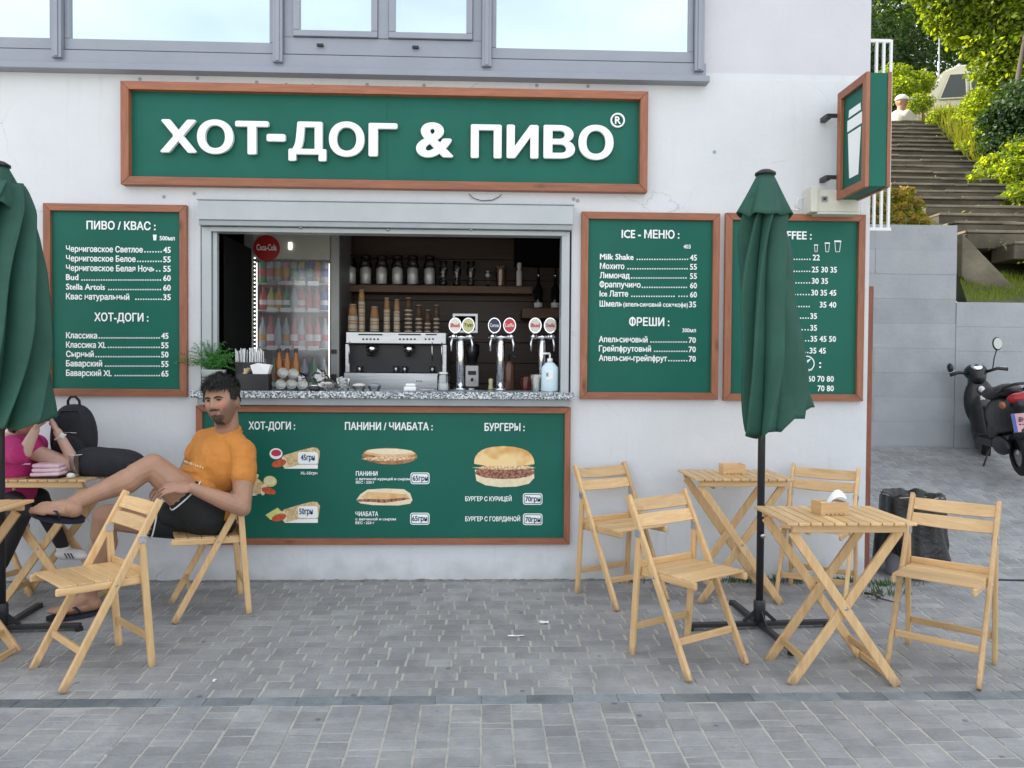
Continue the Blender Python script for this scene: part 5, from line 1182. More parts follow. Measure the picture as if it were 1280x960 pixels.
# ================================================================ BIN
p = P(1138, 700, .12); bx, by = p.x, .12
t = thing('waste_bin', (bx, by, ground(bx,by)), 'grey waste bin wrapped in a loose black bag beside the building corner', 'bin')
m = MB(); m.lathe([(.15,0),(.155,.005),(.17,.52),(.163,.52),(.145,.02)], 28, cap=True); m.build('bucket', pmat('grey_plastic_bucket', (.30,.32,.36), rough=.5), t, smooth=True)
rows = []; n = 96
prof = [(.10,.40),(.145,.50),(.178,.55),(.190,.555),(.195,.53),(.20,.46),(.205,.38),(.212,.30),(.22,.22),(.226,.165)]
for i, (r_, z) in enumerate(prof):
    rows.append([((r_*(1+.22*(i/9)*mnoise.noise(Vector((cos(2*pi*j/n)*3, sin(2*pi*j/n)*3, i*.35)))+.020*sin(13*2*pi*j/n+2*sin(i*.4))*(.3+i/9)))*cos(2*pi*j/n), (r_*(1+.22*(i/9)*mnoise.noise(Vector((cos(2*pi*j/n)*3, sin(2*pi*j/n)*3, i*.35)))+.020*sin(13*2*pi*j/n+2*sin(i*.4))*(.3+i/9)))*sin(2*pi*j/n), z+.018*mnoise.noise(Vector((cos(2*pi*j/n)*4, sin(2*pi*j/n)*4, 5+i*.1)))-(.05*(1+sin(3*2*pi*j/n)) if i == 9 else 0)) for j in range(n+1)])
m = MB(); m.grid(rows); m.build('bin_bag', pmat('black_bin_bag', (.008,.008,.009), rough=.28, bump=.5, bscale=30), t, smooth=True)
m = MB(); m.tube([(.193*cos(2*pi*j/40), .193*sin(2*pi*j/40), .545+.006*sin(j)) for j in range(41)], .0025, 5, cap=False); m.build('tie_string', M['rim'], t, smooth=True)

# ================================================================ THINGS ON THE LEFT TABLE
tx, ty, tz = TT[2]
p = P(84, 545, -.30)
t = thing('backpack', (p.x, -.22, tz), 'black backpack standing upright on the left table by the wall', 'backpack')
m = MB(); m.ball((0,0,.20), (.135,.075,.21), 28, 20); m.v = [((abs(a)/.135)**.75*.135*(1 if a>0 else -1) if abs(a) > 1e-6 else 0, (abs(b)/.075)**.8*.075*(1 if b>0 else -1) if abs(b)>1e-6 else 0, max(.0, c if c > .12 else .12-(.12-c)*1.1)) for a, b, c in m.v]; m.build('body', M['black_fabric'], t, smooth=True)
m = MB(); m.ball((0,-.055,.13), (.10,.045,.11), 20, 14); m.build('front_pocket', M['black_fabric'], t, smooth=True)
m = MB(); m.tube([(-.035,0,.39),(-.034,-.005,.43),(-.015,-.01,.455),(.015,-.01,.455),(.034,-.005,.43),(.035,0,.39)], .008, 8); m.build('top_handle', M['black_fabric'], t, smooth=True)
m = MB(); m.tube([(-.06,-.088,.245),(0,-.094,.243),(.06,-.088,.240)], .0022, 6); m.build('zip', M['steel'], t, smooth=True)
m = MB(); m.tube([(-.115,-.03,.12),(-.10,-.045,.28),(-.05,-.05,.37),(.05,-.05,.37),(.10,-.045,.28),(.115,-.03,.12)], .0035, 6); m.build('piping', M['black_plastic'], t, smooth=True)
p0 = P(98, 588, -.36); p1 = P(187, 572, -.36)
t = thing('black_bag', ((p0.x+p1.x)/2, -.40, tz), 'black shoulder bag lying on its side on the left table', 'bag')
w_ = (p1.x-p0.x)/2
m = MB(); m.ball((0,0,.075), (w_,.09,.085), 30, 16)
m.v = [(a, b, max(.0, (c if c > .05 else .05-(.05-c)*1.4))*(1-.18*(a/w_+.0)) + .006*mnoise.noise(Vector((a*14,b*14,c*14)))) for a, b, c in m.v]
m.v = [((abs(a)/w_)**.6*w_*(1 if a > 0 else -1) if abs(a) > 1e-6 else 0, (abs(b)/.09)**.8*.09*(1 if b>0 else -1) if abs(b)>1e-6 else 0, c) for a, b, c in m.v]
m.build('body', M['black_fabric'], t, smooth=True)
m = MB(); m.tube([(w_*.85,-.01,.075),(w_+.0,-.015,.10),(w_+.035,-.015,.098),(w_+.03,-.02,.06),(w_*.95,-.02,.04)], .008, 8, flat=.5); m.build('carry_loop', M['black_fabric'], t, smooth=True)
m = MB(); m.box((w_*.62,-.078,.045), (.12,.006,.055), Matrix.Rotation(-.2,3,'Y')); m.build('side_patch', pmat('grey_fabric', (.05,.05,.06), rough=.8, bump=.2, bscale=100), t, bevel=.002)
m = MB(); m.box((w_+.012,-.03,.083), (.03,.004,.03), Matrix.Rotation(.6,3,'Y')); m.build('tag', M['paper'], t)
p = P(64, 585, -.48); M['pink'] = pmat('pink_towelling', (.72,.50,.58), (.80,.60,.67), scale=20, rough=.9, bump=.4, bscale=80)
t = thing('pink_cloth', (p.x, -.50, tz+.007), 'folded pale pink cloth lying on a dark phone on the left table', 'cloth')
for i in range(3):
    m = MB(); m.box((.004*(i%2),0,.016+i*.024), (.165-.01*i,.11,.022), Euler((0,.03*(i-1),.05*i)).to_matrix()); o = m.build('fold', M['pink'], t, bevel=.010, seg=4, smooth=True)
t = thing('phone', (p.x-.005, -.51, tz), 'dark phone lying under the pale pink cloth', 'phone')
m = MB(); m.bb(-.10,.09,-.045,.045,0,.006); m.build('shell', pmat('dark_red_phone_case', (.03,.012,.014), rough=.2), t, bevel=.002)
def pcup(px, y, lb, s=1):
    p = P(px, 590, y); t = thing('plastic_cup', (p.x, y, tz), lb, 'cup'); m = MB(); m.lathe([(.026*s,0),(.039*s,.125*s),(.041*s,.127*s)], 20, cap=False); m.build('cup_wall', glassy('cup_plastic', (.86,.88,.92), .14, .15), t, smooth=True)
    m = MB(); m.lathe([(.041*s,.127*s),(.042*s,.131*s)], 20, cap=False); m.lathe([(.001,.001),(.026*s,.001)], 20, cap=False); m.build('cup_rim', M['plastic_white'], t, smooth=True)
pcup(95, -.46, 'clear plastic cup between the pink cloth and the black bag'); pcup(140, -.24, 'clear plastic cup behind the black shoulder bag', .9)
t = thing('crumpled_napkin', (P(92,586,-.50).x, -.53, tz), 'small crumpled white napkin by the clear cup on the left table', 'napkin')
m = MB(); m.ball((0,0,.014), (.022,.02,.016), 10, 8); m.v = [(a*(1+.4*mnoise.noise(Vector((a*90,b*90,c*90)))), b, max(0,c)) for a,b,c in m.v]; m.build('paper', M['paper'], t)

# ================================================================ LITTER AND WEEDS
def litter(px, py, sx_, sy_, lb):
    from_y = None
    d = RM @ Vector(((px-640)/F, (480-py)/F, -1)); k = (.035*CO.y-CO.z)/(d.z-.035*d.y); q = CO + d*k
    m = MB(); m.grid([[(-sx_/2+sx_*i/4, -sy_/2+sy_*j/3, .004+.006*random.random()) for i in range(5)] for j in range(4)]); o = m.build('paper_scrap', M['paper']); o.location = (q.x, q.y, ground(q.x,q.y)); tag(o, lb, 'litter')
litter(645, 796, .09, .012, 'thin white paper strip on the paving in the middle'); litter(680, 779, .05, .04, 'small white paper scrap right of the thin strip'); litter(1215, 677, .09, .05, 'white paper scrap on the alley paving behind the right chair'); litter(268, 852, .012, .03, 'tiny white scrap on the paving right of the empty left chair')
q0 = (2.42, -.42)
t = thing('dead_twig', (q0[0], q0[1], ground(*q0)), 'dry dark twig with curled leaves on the paving right of the near table', 'twig')
m = MB(); m.tube([(-.03,.10,.02),(0,.04,.03),(.02,0,.015),(.06,-.03,.01),(.11,-.06,.006)], [.008,.007,.006,.005,.003], 7); m.build('stem', pmat('dry_bark', (.05,.04,.035), (.09,.07,.06), scale=40, rough=.9), t, smooth=True)
m = MB(); rr = random.Random(5)
for i in range(14):
    a = rr.uniform(0,6.3); c = Vector((-.02+rr.uniform(0,.06), .08-rr.uniform(0,.12), .015+rr.uniform(0,.02))); d = Vector((cos(a),sin(a),rr.uniform(-.1,.7)))*.03; s_ = Vector((-sin(a),cos(a),.3))*.01
    m._add([c, c+d*.5+s_, c+d, c+d*.5-s_], [(0,1,2,3)])
m.build('dry_leaves', pmat('dry_leaf', (.06,.05,.04), rough=.9), t)
wm = MB(); rr = random.Random(9)
for cx, cy, n_, sp in ((1.72,-.03,60,.10),(2.0,-.035,90,.14),(2.3,-.03,70,.10),(1.25,-.03,30,.08),(2.52,-.28,60,.10),(2.62,-.10,80,.10),(1.0,-.02,16,.05)):
    for i in range(n_):
        x = cx+rr.gauss(0,sp); y = min(-.012 if x < 2.55 else .3, cy-abs(rr.gauss(0,.03))); z = ground(x,y); h = rr.uniform(.015,.055); dx, dy = rr.gauss(0,.012), rr.gauss(0,.012); s_ = .003
        wm._add([(x-s_,y,z-.005),(x+s_,y,z-.005),(x+dx+s_*1.5,y+dy,z+h*.7),(x+dx*1.6,y+dy*1.6,z+h)], [(0,1,2,3)])
M['weed'] = pmat('weed_green', (.045,.10,.02), rough=.7, rnd=.4, island=True)
tag(wm.build('weeds', M['weed']), 'small green weeds growing in the joint at the foot of the wall', 'weeds', kind='stuff')
cab = MB(); cab.tube([(2.9,.45,ground(2.9,.45)+.004),(3.0,.2,ground(3.0,.2)+.004),(3.15,.05,.006),(3.4,-.02,.005),(3.8,-.05,.005)], .005, 6); tag(cab.build('ground_cable', M['black_plastic'], smooth=True), 'thin black cable lying on the paving behind the right chair', 'cable')
# ragged mortar line at the foot of the wall
m = MB(); n = 220; rows = [[], [], []]
for i in range(n+1):
    x = -3.4+5.93*i/n; a = .008+.008*mnoise.noise(Vector((x*6,0,0)))+.006*mnoise.noise(Vector((x*25,3,0)))
    rows[0].append((x, -.001, .012+.008*mnoise.noise(Vector((x*9,7,0)))+.006*mnoise.noise(Vector((x*31,7,0))))); rows[1].append((x, -a*.8, .010+.01*mnoise.noise(Vector((x*17,7,0))))); rows[2].append((x, -a*2, -.004))
m.grid(rows); o = m.build('mortar_fillet', pmat('dirty_mortar', (.13,.13,.12), (.25,.25,.24), scale=20, rough=.95, bump=.8, bscale=60, world=True)); o.parent = pav; tag(o, kind='stuff')
# ================================================================ PEOPLE
def skin_mat(name, c1, c2):
    m = pmat(name, c1, c2, scale=9, detail=5, rough=.55, bump=.06, bscale=120)
    b = m.node_tree.nodes['Principled BSDF']; b.inputs['Subsurface Weight'].default_value = .12; b.inputs['Subsurface Radius'].default_value = (.02,.008,.004); b.inputs['Subsurface Scale'].default_value = .5
    return m
M['skin'] = skin_mat('tanned_skin', (.33,.178,.113), (.41,.232,.155)); M['skin2'] = skin_mat('fair_skin', (.52,.32,.25), (.60,.40,.32))
M['hair'] = pmat('black_hair', (.005,.004,.004), (.012,.010,.009), scale=60, rough=.5, bump=.8, bscale=160, stretch=(1,1,.2))
M['beard'] = pmat('dark_beard', (.022,.014,.011), (.075,.045,.034), scale=90, rough=.8, bump=.8, bscale=200)
M['shirt'] = pmat('orange_cotton', (.50,.19,.032), (.56,.225,.045), scale=5, rough=.85, bump=.25, bscale=18)
M['shorts'] = pmat('black_shorts_cloth', (.008,.010,.012), (.014,.016,.018), scale=12, rough=.8, bump=.4, bscale=30)
M['magenta'] = pmat('magenta_knit', (.42,.015,.14), (.50,.03,.19), scale=10, rough=.8, bump=.3, bscale=60)

def head_point(d, R=(.088,.108,.135), detail=True):
    # d: unit direction, face looks along -Y
    x, y, z = d; k = smooth01((-z-.05)/.95); X = R[0]*x; Y = R[1]*y; Z = R[2]*z
    X *= 1-.15*k; 
    if y > 0: Y *= 1-.34*smooth01((-z+.1)/1.0)
    X *= 1+.05*smooth01(z/.8)
    if y < 0:
        f = smooth01(-y/.55); g = lambda u, su, v, sv: exp(-((x-u)/su)**2-((z-v)/sv)**2)
        Y *= 1-.06*f
        if detail:
            ramp = smooth01((.30-z)/.50)*smooth01((z+.40)/.14)
            Y -= f*.019*exp(-(x/.12)**2)*ramp; Y -= f*.009*g(0,.18,-.24,.07)
            for s in (-1,1):
                Y += f*.013*g(s*.36,.17,.03,.09); Y -= f*.006*g(s*.36,.24,.17,.06); Y -= f*.006*g(s*.5,.2,-.16,.16); Y -= f*.005*g(s*.16,.07,-.26,.07)
            Y -= f*.007*g(0,.20,-.44,.055); Y -= f*.007*g(0,.17,-.55,.05); Y += f*.005*g(0,.26,-.495,.022); Y += f*.004*g(0,.2,-.66,.05); Y -= f*.012*g(0,.30,-.84,.16)
    return Vector((X,Y,Z))
def sphere_dirs(nu, nv):
    rows = []
    for i in range(nv+1):
        t = pi*(.004+.992*i/nv); rows.append([(sin(t)*cos(2*pi*j/nu), sin(t)*sin(2*pi*j/nu), cos(t)) for j in range(nu)])
    return rows
def add_head(mb, Mx, scale, nu=90, nv=70):
    rows = sphere_dirs(nu, nv); vs = [Mx @ (head_point(d)*scale) for r_ in rows for d in r_]
    fs = [(i*nu+j, (i+1)*nu+j, (i+1)*nu+(j+1)%nu, i*nu+(j+1)%nu) for i in range(nv) for j in range(nu)]
    fs += [tuple(range(nu)), tuple(range((nv+1)*nu-1, nv*nu-1, -1))]
    mb._add(vs, fs)
    for s in (-1,1):
        R_ = Mx.to_3x3() @ Matrix.Rotation(s*.35,3,'Z'); mb.ball(Mx @ (Vector((s*.089,.012,-.012))*scale), (.013*scale,.024*scale,.036*scale), 12, 10, R_)
def shell(Mx, scale, keep, off, nu=120, nv=90):
    # patch of the head surface lifted outwards, closed on the back
    rows = sphere_dirs(nu, nv); mb = MB(); idx = {}; vo = []; vi = []
    for i, r_ in enumerate(rows):
        for j, d in enumerate(r_):
            p = head_point(d); o = off(d); nrm = Vector(d); idx[(i,j)] = len(vo); vo.append(Mx @ ((p+nrm*o)*scale)); vi.append(Mx @ ((p-nrm*.004)*scale))
    n = len(vo); fs = []; on = {}
    for i in range(nv):
        for j in range(nu):
            c = Vector(rows[i][j])+Vector(rows[i+1][(j+1)%nu]); c.normalize(); on[(i,j)] = keep(c)
    for (i,j), k in on.items():
        if not k: continue
        a, b, c, d = idx[(i,j)], idx[(i+1,j)], idx[(i+1,(j+1)%nu)], idx[(i,(j+1)%nu)]
        fs.append((a,b,c,d)); fs.append((d+n,c+n,b+n,a+n))
        if not on.get((i-1,j), False): fs.append((a,d,d+n,a+n))
        if not on.get((i+1,j), False): fs.append((b,b+n,c+n,c))
        if not on[(i,(j+1)%nu)]: fs.append((d,c,c+n,d+n))
        if not on[(i,(j-1)%nu)]: fs.append((a,a+n,b+n,b))
    mb._add(vo+vi, fs); return mb
def hand(mb, wrist, palm_dir, palm_nrm, s, curl=.5, side=1, spread=.12):
    # palm, four fingers of different length, thumb leaving the side of the palm
    d = Vector(palm_dir).normalized(); n = Vector(palm_nrm); n = (n - d*n.dot(d)).normalized(); a = d.cross(n).normalized()*side
    w = Vector(wrist); pc = w + d*.045*s
    R_ = Matrix((a, d, n)).transposed(); mb.ball(pc, (.041*s,.054*s,.017*s), 14, 10, R_)
    for i, (o, L_) in enumerate(((-.029,.062),(-.010,.072),(.010,.068),(.028,.054))):
        p = w + d*.085*s + a*o*s; dd = (d + a*spread*(o/.03)).normalized(); q = p
        for k, f in enumerate((.45,.32,.27)):
            ang = curl*(.5+.8*k); v = (dd*cos(ang) + n*sin(ang)).normalized(); q2 = q + v*L_*f*1.25*s; r0 = (.0095-.0012*k)*s; mb.cone(q, r0, q2, r0-.001*s, 10); q = q2
    p = w + d*.028*s - a*.033*s; v = (d*.55 - a*.7 + n*.35).normalized(); q = p + v*.038*s; mb.cone(p, .0125*s, q, .0105*s, 10); v2 = (d*.85 - a*.25 + n*.4).normalized(); mb.cone(q, .0105*s, q+v2*.030*s, .008*s, 10)

S = 1.10
mb = MB()
man = thing('person', (P(262,700,-.5).x, -.5, ground(0,-.5)), 'man in an orange T-shirt and black shorts sitting with one leg crossed over the other', 'person')
hipL, kneeL, ankL = P(258,642,-.60), P(191,583,-.72), P(92,630,-.92)
hipR, kneeR, ankR = P(244,652,-.42), P(132,646,-.66), P(112,742,-.60)
neck, headc = P(286,538,-.50), P(277.5,502,-.58)
shL, elL, wrL = P(305,566,-.60), P(303,635,-.70), P(240,610,-.80)
shR, elR, wrR = P(257,551,-.38), P(233,590,-.36), P(220,603,-.62)
pel = P(260,645,-.50); bel = P(251,614,-.50); che = P(273,578,-.49)
ax = (shL-shR).normalized(); up = (neck-pel).normalized(); fw = ax.cross(up).normalized(); up = fw.cross(ax).normalized()
TR = Matrix((ax, fw, up)).transposed()
# body (skin)
fdir = Vector((-.19,-.97,.05)).normalized(); rgt = fdir.cross(Vector((0,0,1))).normalized(); hu = rgt.cross(fdir)
HM = Matrix((-rgt, -fdir, hu)).transposed() @ Matrix.Rotation(radians(-6), 3, 'Y')
HMX = Matrix.Translation(headc) @ HM.to_4x4(); HS = 1.0
add_head(mb, HMX, HS)
mb.cone(neck-up*.03, .068, headc + HM @ Vector((0,.03,-.06)), .066, 18)
mb.ball(che, (.185,.105,.17), 20, 14, TR); mb.ball(bel, (.155,.115,.15), 20, 14, TR); mb.ball(pel, (.165,.12,.11), 20, 14, TR)
mb.cone(shR, .055, shL, .055)
for sh_, el_, wr_ in ((shL, elL, wrL), (shR, elR, wrR)):
    mb.cone(sh_, .062, sh_.lerp(el_,.55), .059); mb.cone(sh_.lerp(el_,.5), .059, el_, .047); mb.cone(el_, .048, el_.lerp(wr_,.35), .049); mb.cone(el_.lerp(wr_,.35), .049, wr_, .030)
hand(mb, wrL, Vector((-.92,-.25,.05)), Vector((-.1,.5,-.8)), S, .5, 1)
hand(mb, wrR, Vector((-.45,-.75,-.2)), Vector((0,.2,-.9)), S, .6, -1)
def leg(h, k, a, calf):
    mb.cone(h, .110, h.lerp(k,.55), .095); mb.cone(h.lerp(k,.5), .095, k, .070); mb.cone(k, .070, k.lerp(a,.22), .062)
    mb.cone(k.lerp(a,.12)+calf*.3, .058, k.lerp(a,.36)+calf, .069); mb.cone(k.lerp(a,.34)+calf, .069, k.lerp(a,.75), .045); mb.cone(k.lerp(a,.72), .046, a, .041)
leg(hipL, kneeL, ankL, Vector((.0,.008,-.014))); leg(hipR, kneeR, ankR, Vector((.018,.015,0)))
def foot(a, heel, toe, sole_n, s, toes_side):
    # ankle, heel, ball of the foot, five toes
    d = (toe-heel).normalized(); n = Vector(sole_n); n = (n-d*n.dot(d)).normalized(); sd = d.cross(n).normalized()
    L_ = (toe-heel).length; hl = heel - n*.0; mb.ball(hl + d*.03*s - n*(-.030)*s, (.034*s,.040*s,.036*s), 12, 10, Matrix((sd,d,n)).transposed())
    mb.cone(a, .036*s, heel+d*.04*s+n*.035*s, .034*s); mb.cone(a - n*.01, .036*s, heel+d*L_*.60+n*.028*s, .030*s); mb.ball(heel+d*L_*.66+n*.022*s, (.046*s,.060*s,.021*s), 14, 10, Matrix((sd,d,n)).transposed())
    mb.cone(heel+d*.03*s+n*.022*s, .028*s, heel+d*L_*.62+n*.02*s, .030*s)
    for i in range(5):
        u = (-.034+.017*i)*s*toes_side; ln = [.050,.046,.041,.036,.028][i]*s; r_ = [.0145,.0105,.010,.0095,.009][i]*s
        b = heel+d*(L_*.80 - abs(i-1)*.007*s)+sd*u+n*.016*s; mb.cone(b, r_*1.05, b+d*ln-n*.002, r_*.85, 10)
# near foot resting in the air, toes to the left
heelL = ankL + Vector((.035,-.01,-.065)); toeL = P(43,637,-1.00); foot(ankL, heelL, toeL, Vector((.15,-.35,.92)), 1.12, 1)
zR = ground(0,-.62); heelR = Vector((ankR.x+.045, -.575, zR+.030)); toeR = Vector((P(62,772,-.70).x, -.70, zR+.030)); foot(ankR, heelR, toeR, Vector((0,0,1)), 1.12, -1)
blob(mb, 'body', M['skin'], man, .0046, 3)
# hair, beard, brows, eyes, lips
def hair_keep(d):
    x, y, z = d
    line = .60 - .10*abs(x) if y < -.45 else (.60 - (y+.45)*1.9)
    if y > .25: line = -.05
    if abs(x) > .55 and -.45 <= y <= -.02: line = min(line, .05)
    if abs(x) > .6 and -.18 < y < .10 : line = .05
    return z > max(line, -.05)
def hair_off(d):
    x, y, z = d; n = mnoise.noise(Vector((x*5,y*5,z*5)))*.008 + mnoise.noise(Vector((x*22,y*22,z*9)))*.005
    return .007 + .019*smooth01((z-.1)/.7) + .008*smooth01((-y)/.9)*smooth01((z-.3)/.5) + n
m = shell(HMX, HS, hair_keep, hair_off); m.build('hair', M['hair'], man, smooth=True, world=True)
rr = random.Random(3); m = MB()
def strand(d, L_, dirv, w_=.0022, lift=.004):
    d = Vector(d).normalized(); p = head_point(d)+d*(hair_off(d)-.003); t_ = (dirv - d*dirv.dot(d)); t_.normalize(); t_ += Vector((rr.gauss(0,.25), rr.gauss(0,.25), rr.gauss(0,.2))); s_ = d.cross(t_).normalized()*w_
    q1 = p + t_*L_*.5 + d*lift*2; q2 = p + t_*L_ + d*lift*rr.uniform(-1,2.2)
    m._add([HMX @ (q*HS) for q in (p-s_, p+s_, q1+s_*.8, q2, q1-s_*.8)], [(0,1,2,4),(4,2,3)])
for i in range(2600):
    d = Vector((rr.gauss(0,1), rr.gauss(0,1), rr.gauss(.35,1))).normalized()
    if not hair_keep(d): continue
    if d.z > .45: strand(d, rr.uniform(.018,.04), Vector((-.55+d.x*.6, -.8, .1)), .002, .006)
    else: strand(d, rr.uniform(.010,.020), Vector((0,-.1,-1)), .0018, .002)
for i in range(420):   # uneven fringe swept to one side
    a = rr.uniform(-1.15,1.15); zt_ = rr.uniform(.50,.70); d = Vector((sqrt(1-zt_**2)*sin(a), -sqrt(1-zt_**2)*cos(a), zt_)); L_ = rr.uniform(.016,.034)*(1+.45*sin(a*2.2+.6))
    strand(d, L_, Vector((-.35, -.25, -1)), .0026, .003)
m.build('hair_strands', M['hair'], man, world=True)
def beard_keep(d):
    x, y, z = d; w_ = .05*mnoise.noise(Vector((x*9,y*9,z*9)))
    if y > .0: return False
    if z < -.70+w_ and abs(x) < .28+w_ and z > -.95 and y < -.10: return True
    if -.41 < z < -.36 and .02 < abs(x) < .22+w_: return True
    if abs(x) < .07 and -.60 < z < -.56: return True
    return False
def stubble_keep(d):
    x, y, z = d; w_ = .05*mnoise.noise(Vector((x*8,y*8,z*8)))
    if y > .16: return False
    if abs(x) > .80 and z < -.02 and z > -.6 and y < .02: return True
    if z < -.44-.10*(1-abs(x))+w_ and abs(x) > .30 and z > -.97: return True
    return False
m = shell(HMX, HS, beard_keep, lambda d: .001+.003*smooth01((-d[2]-.66)/.15)*smooth01((.36-abs(d[0]))/.12)+.0012*mnoise.noise(Vector(d)*26), 160, 120); m.build('beard', M['beard'], man, smooth=True, world=True)
hp = lambda x, z, o=.0: HMX @ ((head_point(Vector((x, -sqrt(max(.02,1-x*x-z*z)), z)).normalized())+Vector((0,-o,0)))*HS)
for s in (-1,1):
    m = MB(); m.tube([hp(s*.13,.125,.002), hp(s*.28,.165,.003), hp(s*.44,.175,.002), hp(s*.60,.115,.000)], [.0045,.0064,.0056,.0025], 8, flat=.8); m.build('eyebrow', M['hair'], man, smooth=True, world=True)
    m = MB(); c = hp(s*.36,.04,-.004); m.ball(c, (.0145,.009,.0050), 14, 10, HM); m.build('eye', pmat('eye_white', (.25,.22,.20), rough=.2), man, smooth=True, world=True)
    m = MB(); m.ball(hp(s*.36-.02,.04,.004), (.0065,.003,.0050), 12, 8, HM); m.build('iris', pmat('dark_iris', (.012,.008,.006), rough=.1), man, smooth=True, world=True)
    m = MB(); m.tube([hp(s*.22,.045,.003), hp(s*.36,.072,.0050), hp(s*.51,.04,.001)], [.002,.0030,.0015], 8); m.build('eyelid', M['hair'], man, smooth=True, world=True)
m = MB(); m.tube([hp(-.19,-.475,.001), hp(-.06,-.455,.004), hp(0,-.462,.004), hp(.06,-.455,.004), hp(.19,-.475,.001)], [.002,.0042,.0038,.0042,.002], 8); m.tube([hp(-.15,-.515,.001), hp(0,-.54,.005), hp(.15,-.515,.001)], [.002,.005,.002], 8); m.build('lips', pmat('lip_skin', (.34,.13,.11), rough=.45), man, smooth=True, world=True)
def head_pigment(mat, loc, rot, sc_):
    t = mat.node_tree; n = t.nodes; l = t.links; b = n['Principled BSDF']; src = b.inputs['Base Color'].links[0].from_socket
    tcn = n.new('ShaderNodeTexCoord'); mp_ = n.new('ShaderNodeMapping'); mp_.vector_type = 'TEXTURE'; mp_.inputs['Location'].default_value = loc; mp_.inputs['Rotation'].default_value = rot; mp_.inputs['Scale'].default_value = (sc_,)*3
    l.new(tcn.outputs['Object'], mp_.inputs['Vector']); sp = n.new('ShaderNodeSeparateXYZ'); l.new(mp_.outputs[0], sp.inputs[0])
    nz = n.new('ShaderNodeTexNoise'); nz.inputs['Scale'].default_value = 260; nz.inputs['Detail'].default_value = 3; l.new(mp_.outputs[0], nz.inputs['Vector'])
    def M_(op, a, b_=None, c=None, clamp=False):
        q = n.new('ShaderNodeMath'); q.operation = op; q.use_clamp = clamp
        for i, v in enumerate((a, b_, c)):
            if v is None: continue
            if hasattr(v, 'links') or not isinstance(v, (int, float)): l.new(v, q.inputs[i])
            else: q.inputs[i].default_value = v
        return q.outputs[0]
    def R_(v, a, b_, c=0, d=1):
        q = n.new('ShaderNodeMapRange'); q.interpolation_type = 'SMOOTHSTEP'; l.new(v, q.inputs['Value']); q.inputs['From Min'].default_value = a; q.inputs['From Max'].default_value = b_; q.inputs['To Min'].default_value = c; q.inputs['To Max'].default_value = d; return q.outputs[0]
    X, Y, Z = sp.outputs; ax_ = M_('ABSOLUTE', X)
    side = M_('MAXIMUM', M_('SUBTRACT', ax_, .036), 0.0); zz_ = M_('SUBTRACT', Z, M_('MULTIPLY', side, 1.35))
    jaw = M_('MULTIPLY', R_(zz_, -.045, -.068), R_(Y, .022, -.004)); chin = M_('MULTIPLY', R_(ax_, .060, .030), R_(Z, -.070, -.082))
    mous = M_('MULTIPLY', R_(ax_, .040, .026), M_('MULTIPLY', R_(Z, -.060, -.054), R_(Z, -.040, -.046)))
    ex = M_('POWER', M_('DIVIDE', X, .029), 2.0); ez = M_('POWER', M_('DIVIDE', M_('ADD', Z, .066), .0125), 2.0); hole = R_(M_('ADD', ex, ez), .7, 1.3)
    front = R_(Y, -.03, -.06)
    a_ = M_('MULTIPLY', jaw, .46); a_ = M_('MAXIMUM', a_, M_('MULTIPLY', chin, M_('MULTIPLY', front, .80))); a_ = M_('MULTIPLY', a_, hole); a_ = M_('MAXIMUM', a_, M_('MULTIPLY', mous, M_('MULTIPLY', front, .78)))
    low = R_(Z, -.165, -.145); a_ = M_('MULTIPLY', a_, low); a_ = M_('MULTIPLY', a_, M_('ADD', M_('MULTIPLY', nz.outputs['Fac'], .7), .65), clamp=True)
    mx = n.new('ShaderNodeMix'); mx.data_type = 'RGBA'; l.new(a_, mx.inputs[0]); l.new(src, mx.inputs[6]); mx.inputs[7].default_value = (.022,.014,.011,1)
    # reddish cheeks, nose and ears
    c1 = M_('POWER', M_('DIVIDE', M_('SUBTRACT', ax_, .045), .026), 2.0); c2 = M_('POWER', M_('DIVIDE', M_('ADD', Z, .018), .028), 2.0); ck = M_('MULTIPLY', R_(M_('ADD', c1, c2), 1.4, .1), M_('MULTIPLY', front, .45))
    m2 = n.new('ShaderNodeMix'); m2.data_type = 'RGBA'; l.new(ck, m2.inputs[0]); l.new(mx.outputs[2], m2.inputs[6]); m2.inputs[7].default_value = (.50,.20,.15,1); l.new(m2.outputs[2], b.inputs['Base Color'])
M['face_skin'] = M['skin']
head_pigment(M['skin'], headc-man.location, HM.to_euler(), HS)
# T-shirt
mb = MB()
mb.ball(che, (.205,.128,.185), 24, 16, TR); mb.ball(bel, (.178,.152,.165), 24, 16, TR); mb.cone(che, .13, bel, .14, 18); mb.ball(pel+up*.035, (.180,.140,.105), 24, 16, TR)
mb.cone(shR-up*.01, .068, shL-up*.01, .070, 18); mb.cone(neck-up*.055, .088, neck-up*.008, .074, 18); mb.cone(neck-up*.03, .066, shL, .068, 18); mb.cone(neck-up*.03, .066, shR, .068, 18)
slv = shL.lerp(elL,.42); mb.cone(shL, .070, slv, .072, 18); slr = shR.lerp(elR,.45); mb.cone(shR, .072, slr, .072, 18)
for i in range(7):   # folds across the belly
    c = bel.lerp(che, .1+.10*i) + fw*(.118+.004*(i%2)) - ax*.03; mb.tube([c-ax*.13-fw*.06-up*.01, c-ax*.06+fw*.012, c+ax*.05+fw*.010+up*.012, c+ax*.15-fw*.045+up*.035], [.004,.011,.010,.004], 8)
shirt = mb.build('t_shirt', M['shirt'], man, smooth=True, world=True)
r = shirt.modifiers.new('remesh','REMESH'); r.mode = 'VOXEL'; r.voxel_size = .006; r.use_smooth_shade = True
q = shirt.modifiers.new('smooth','SMOOTH'); q.iterations = 3
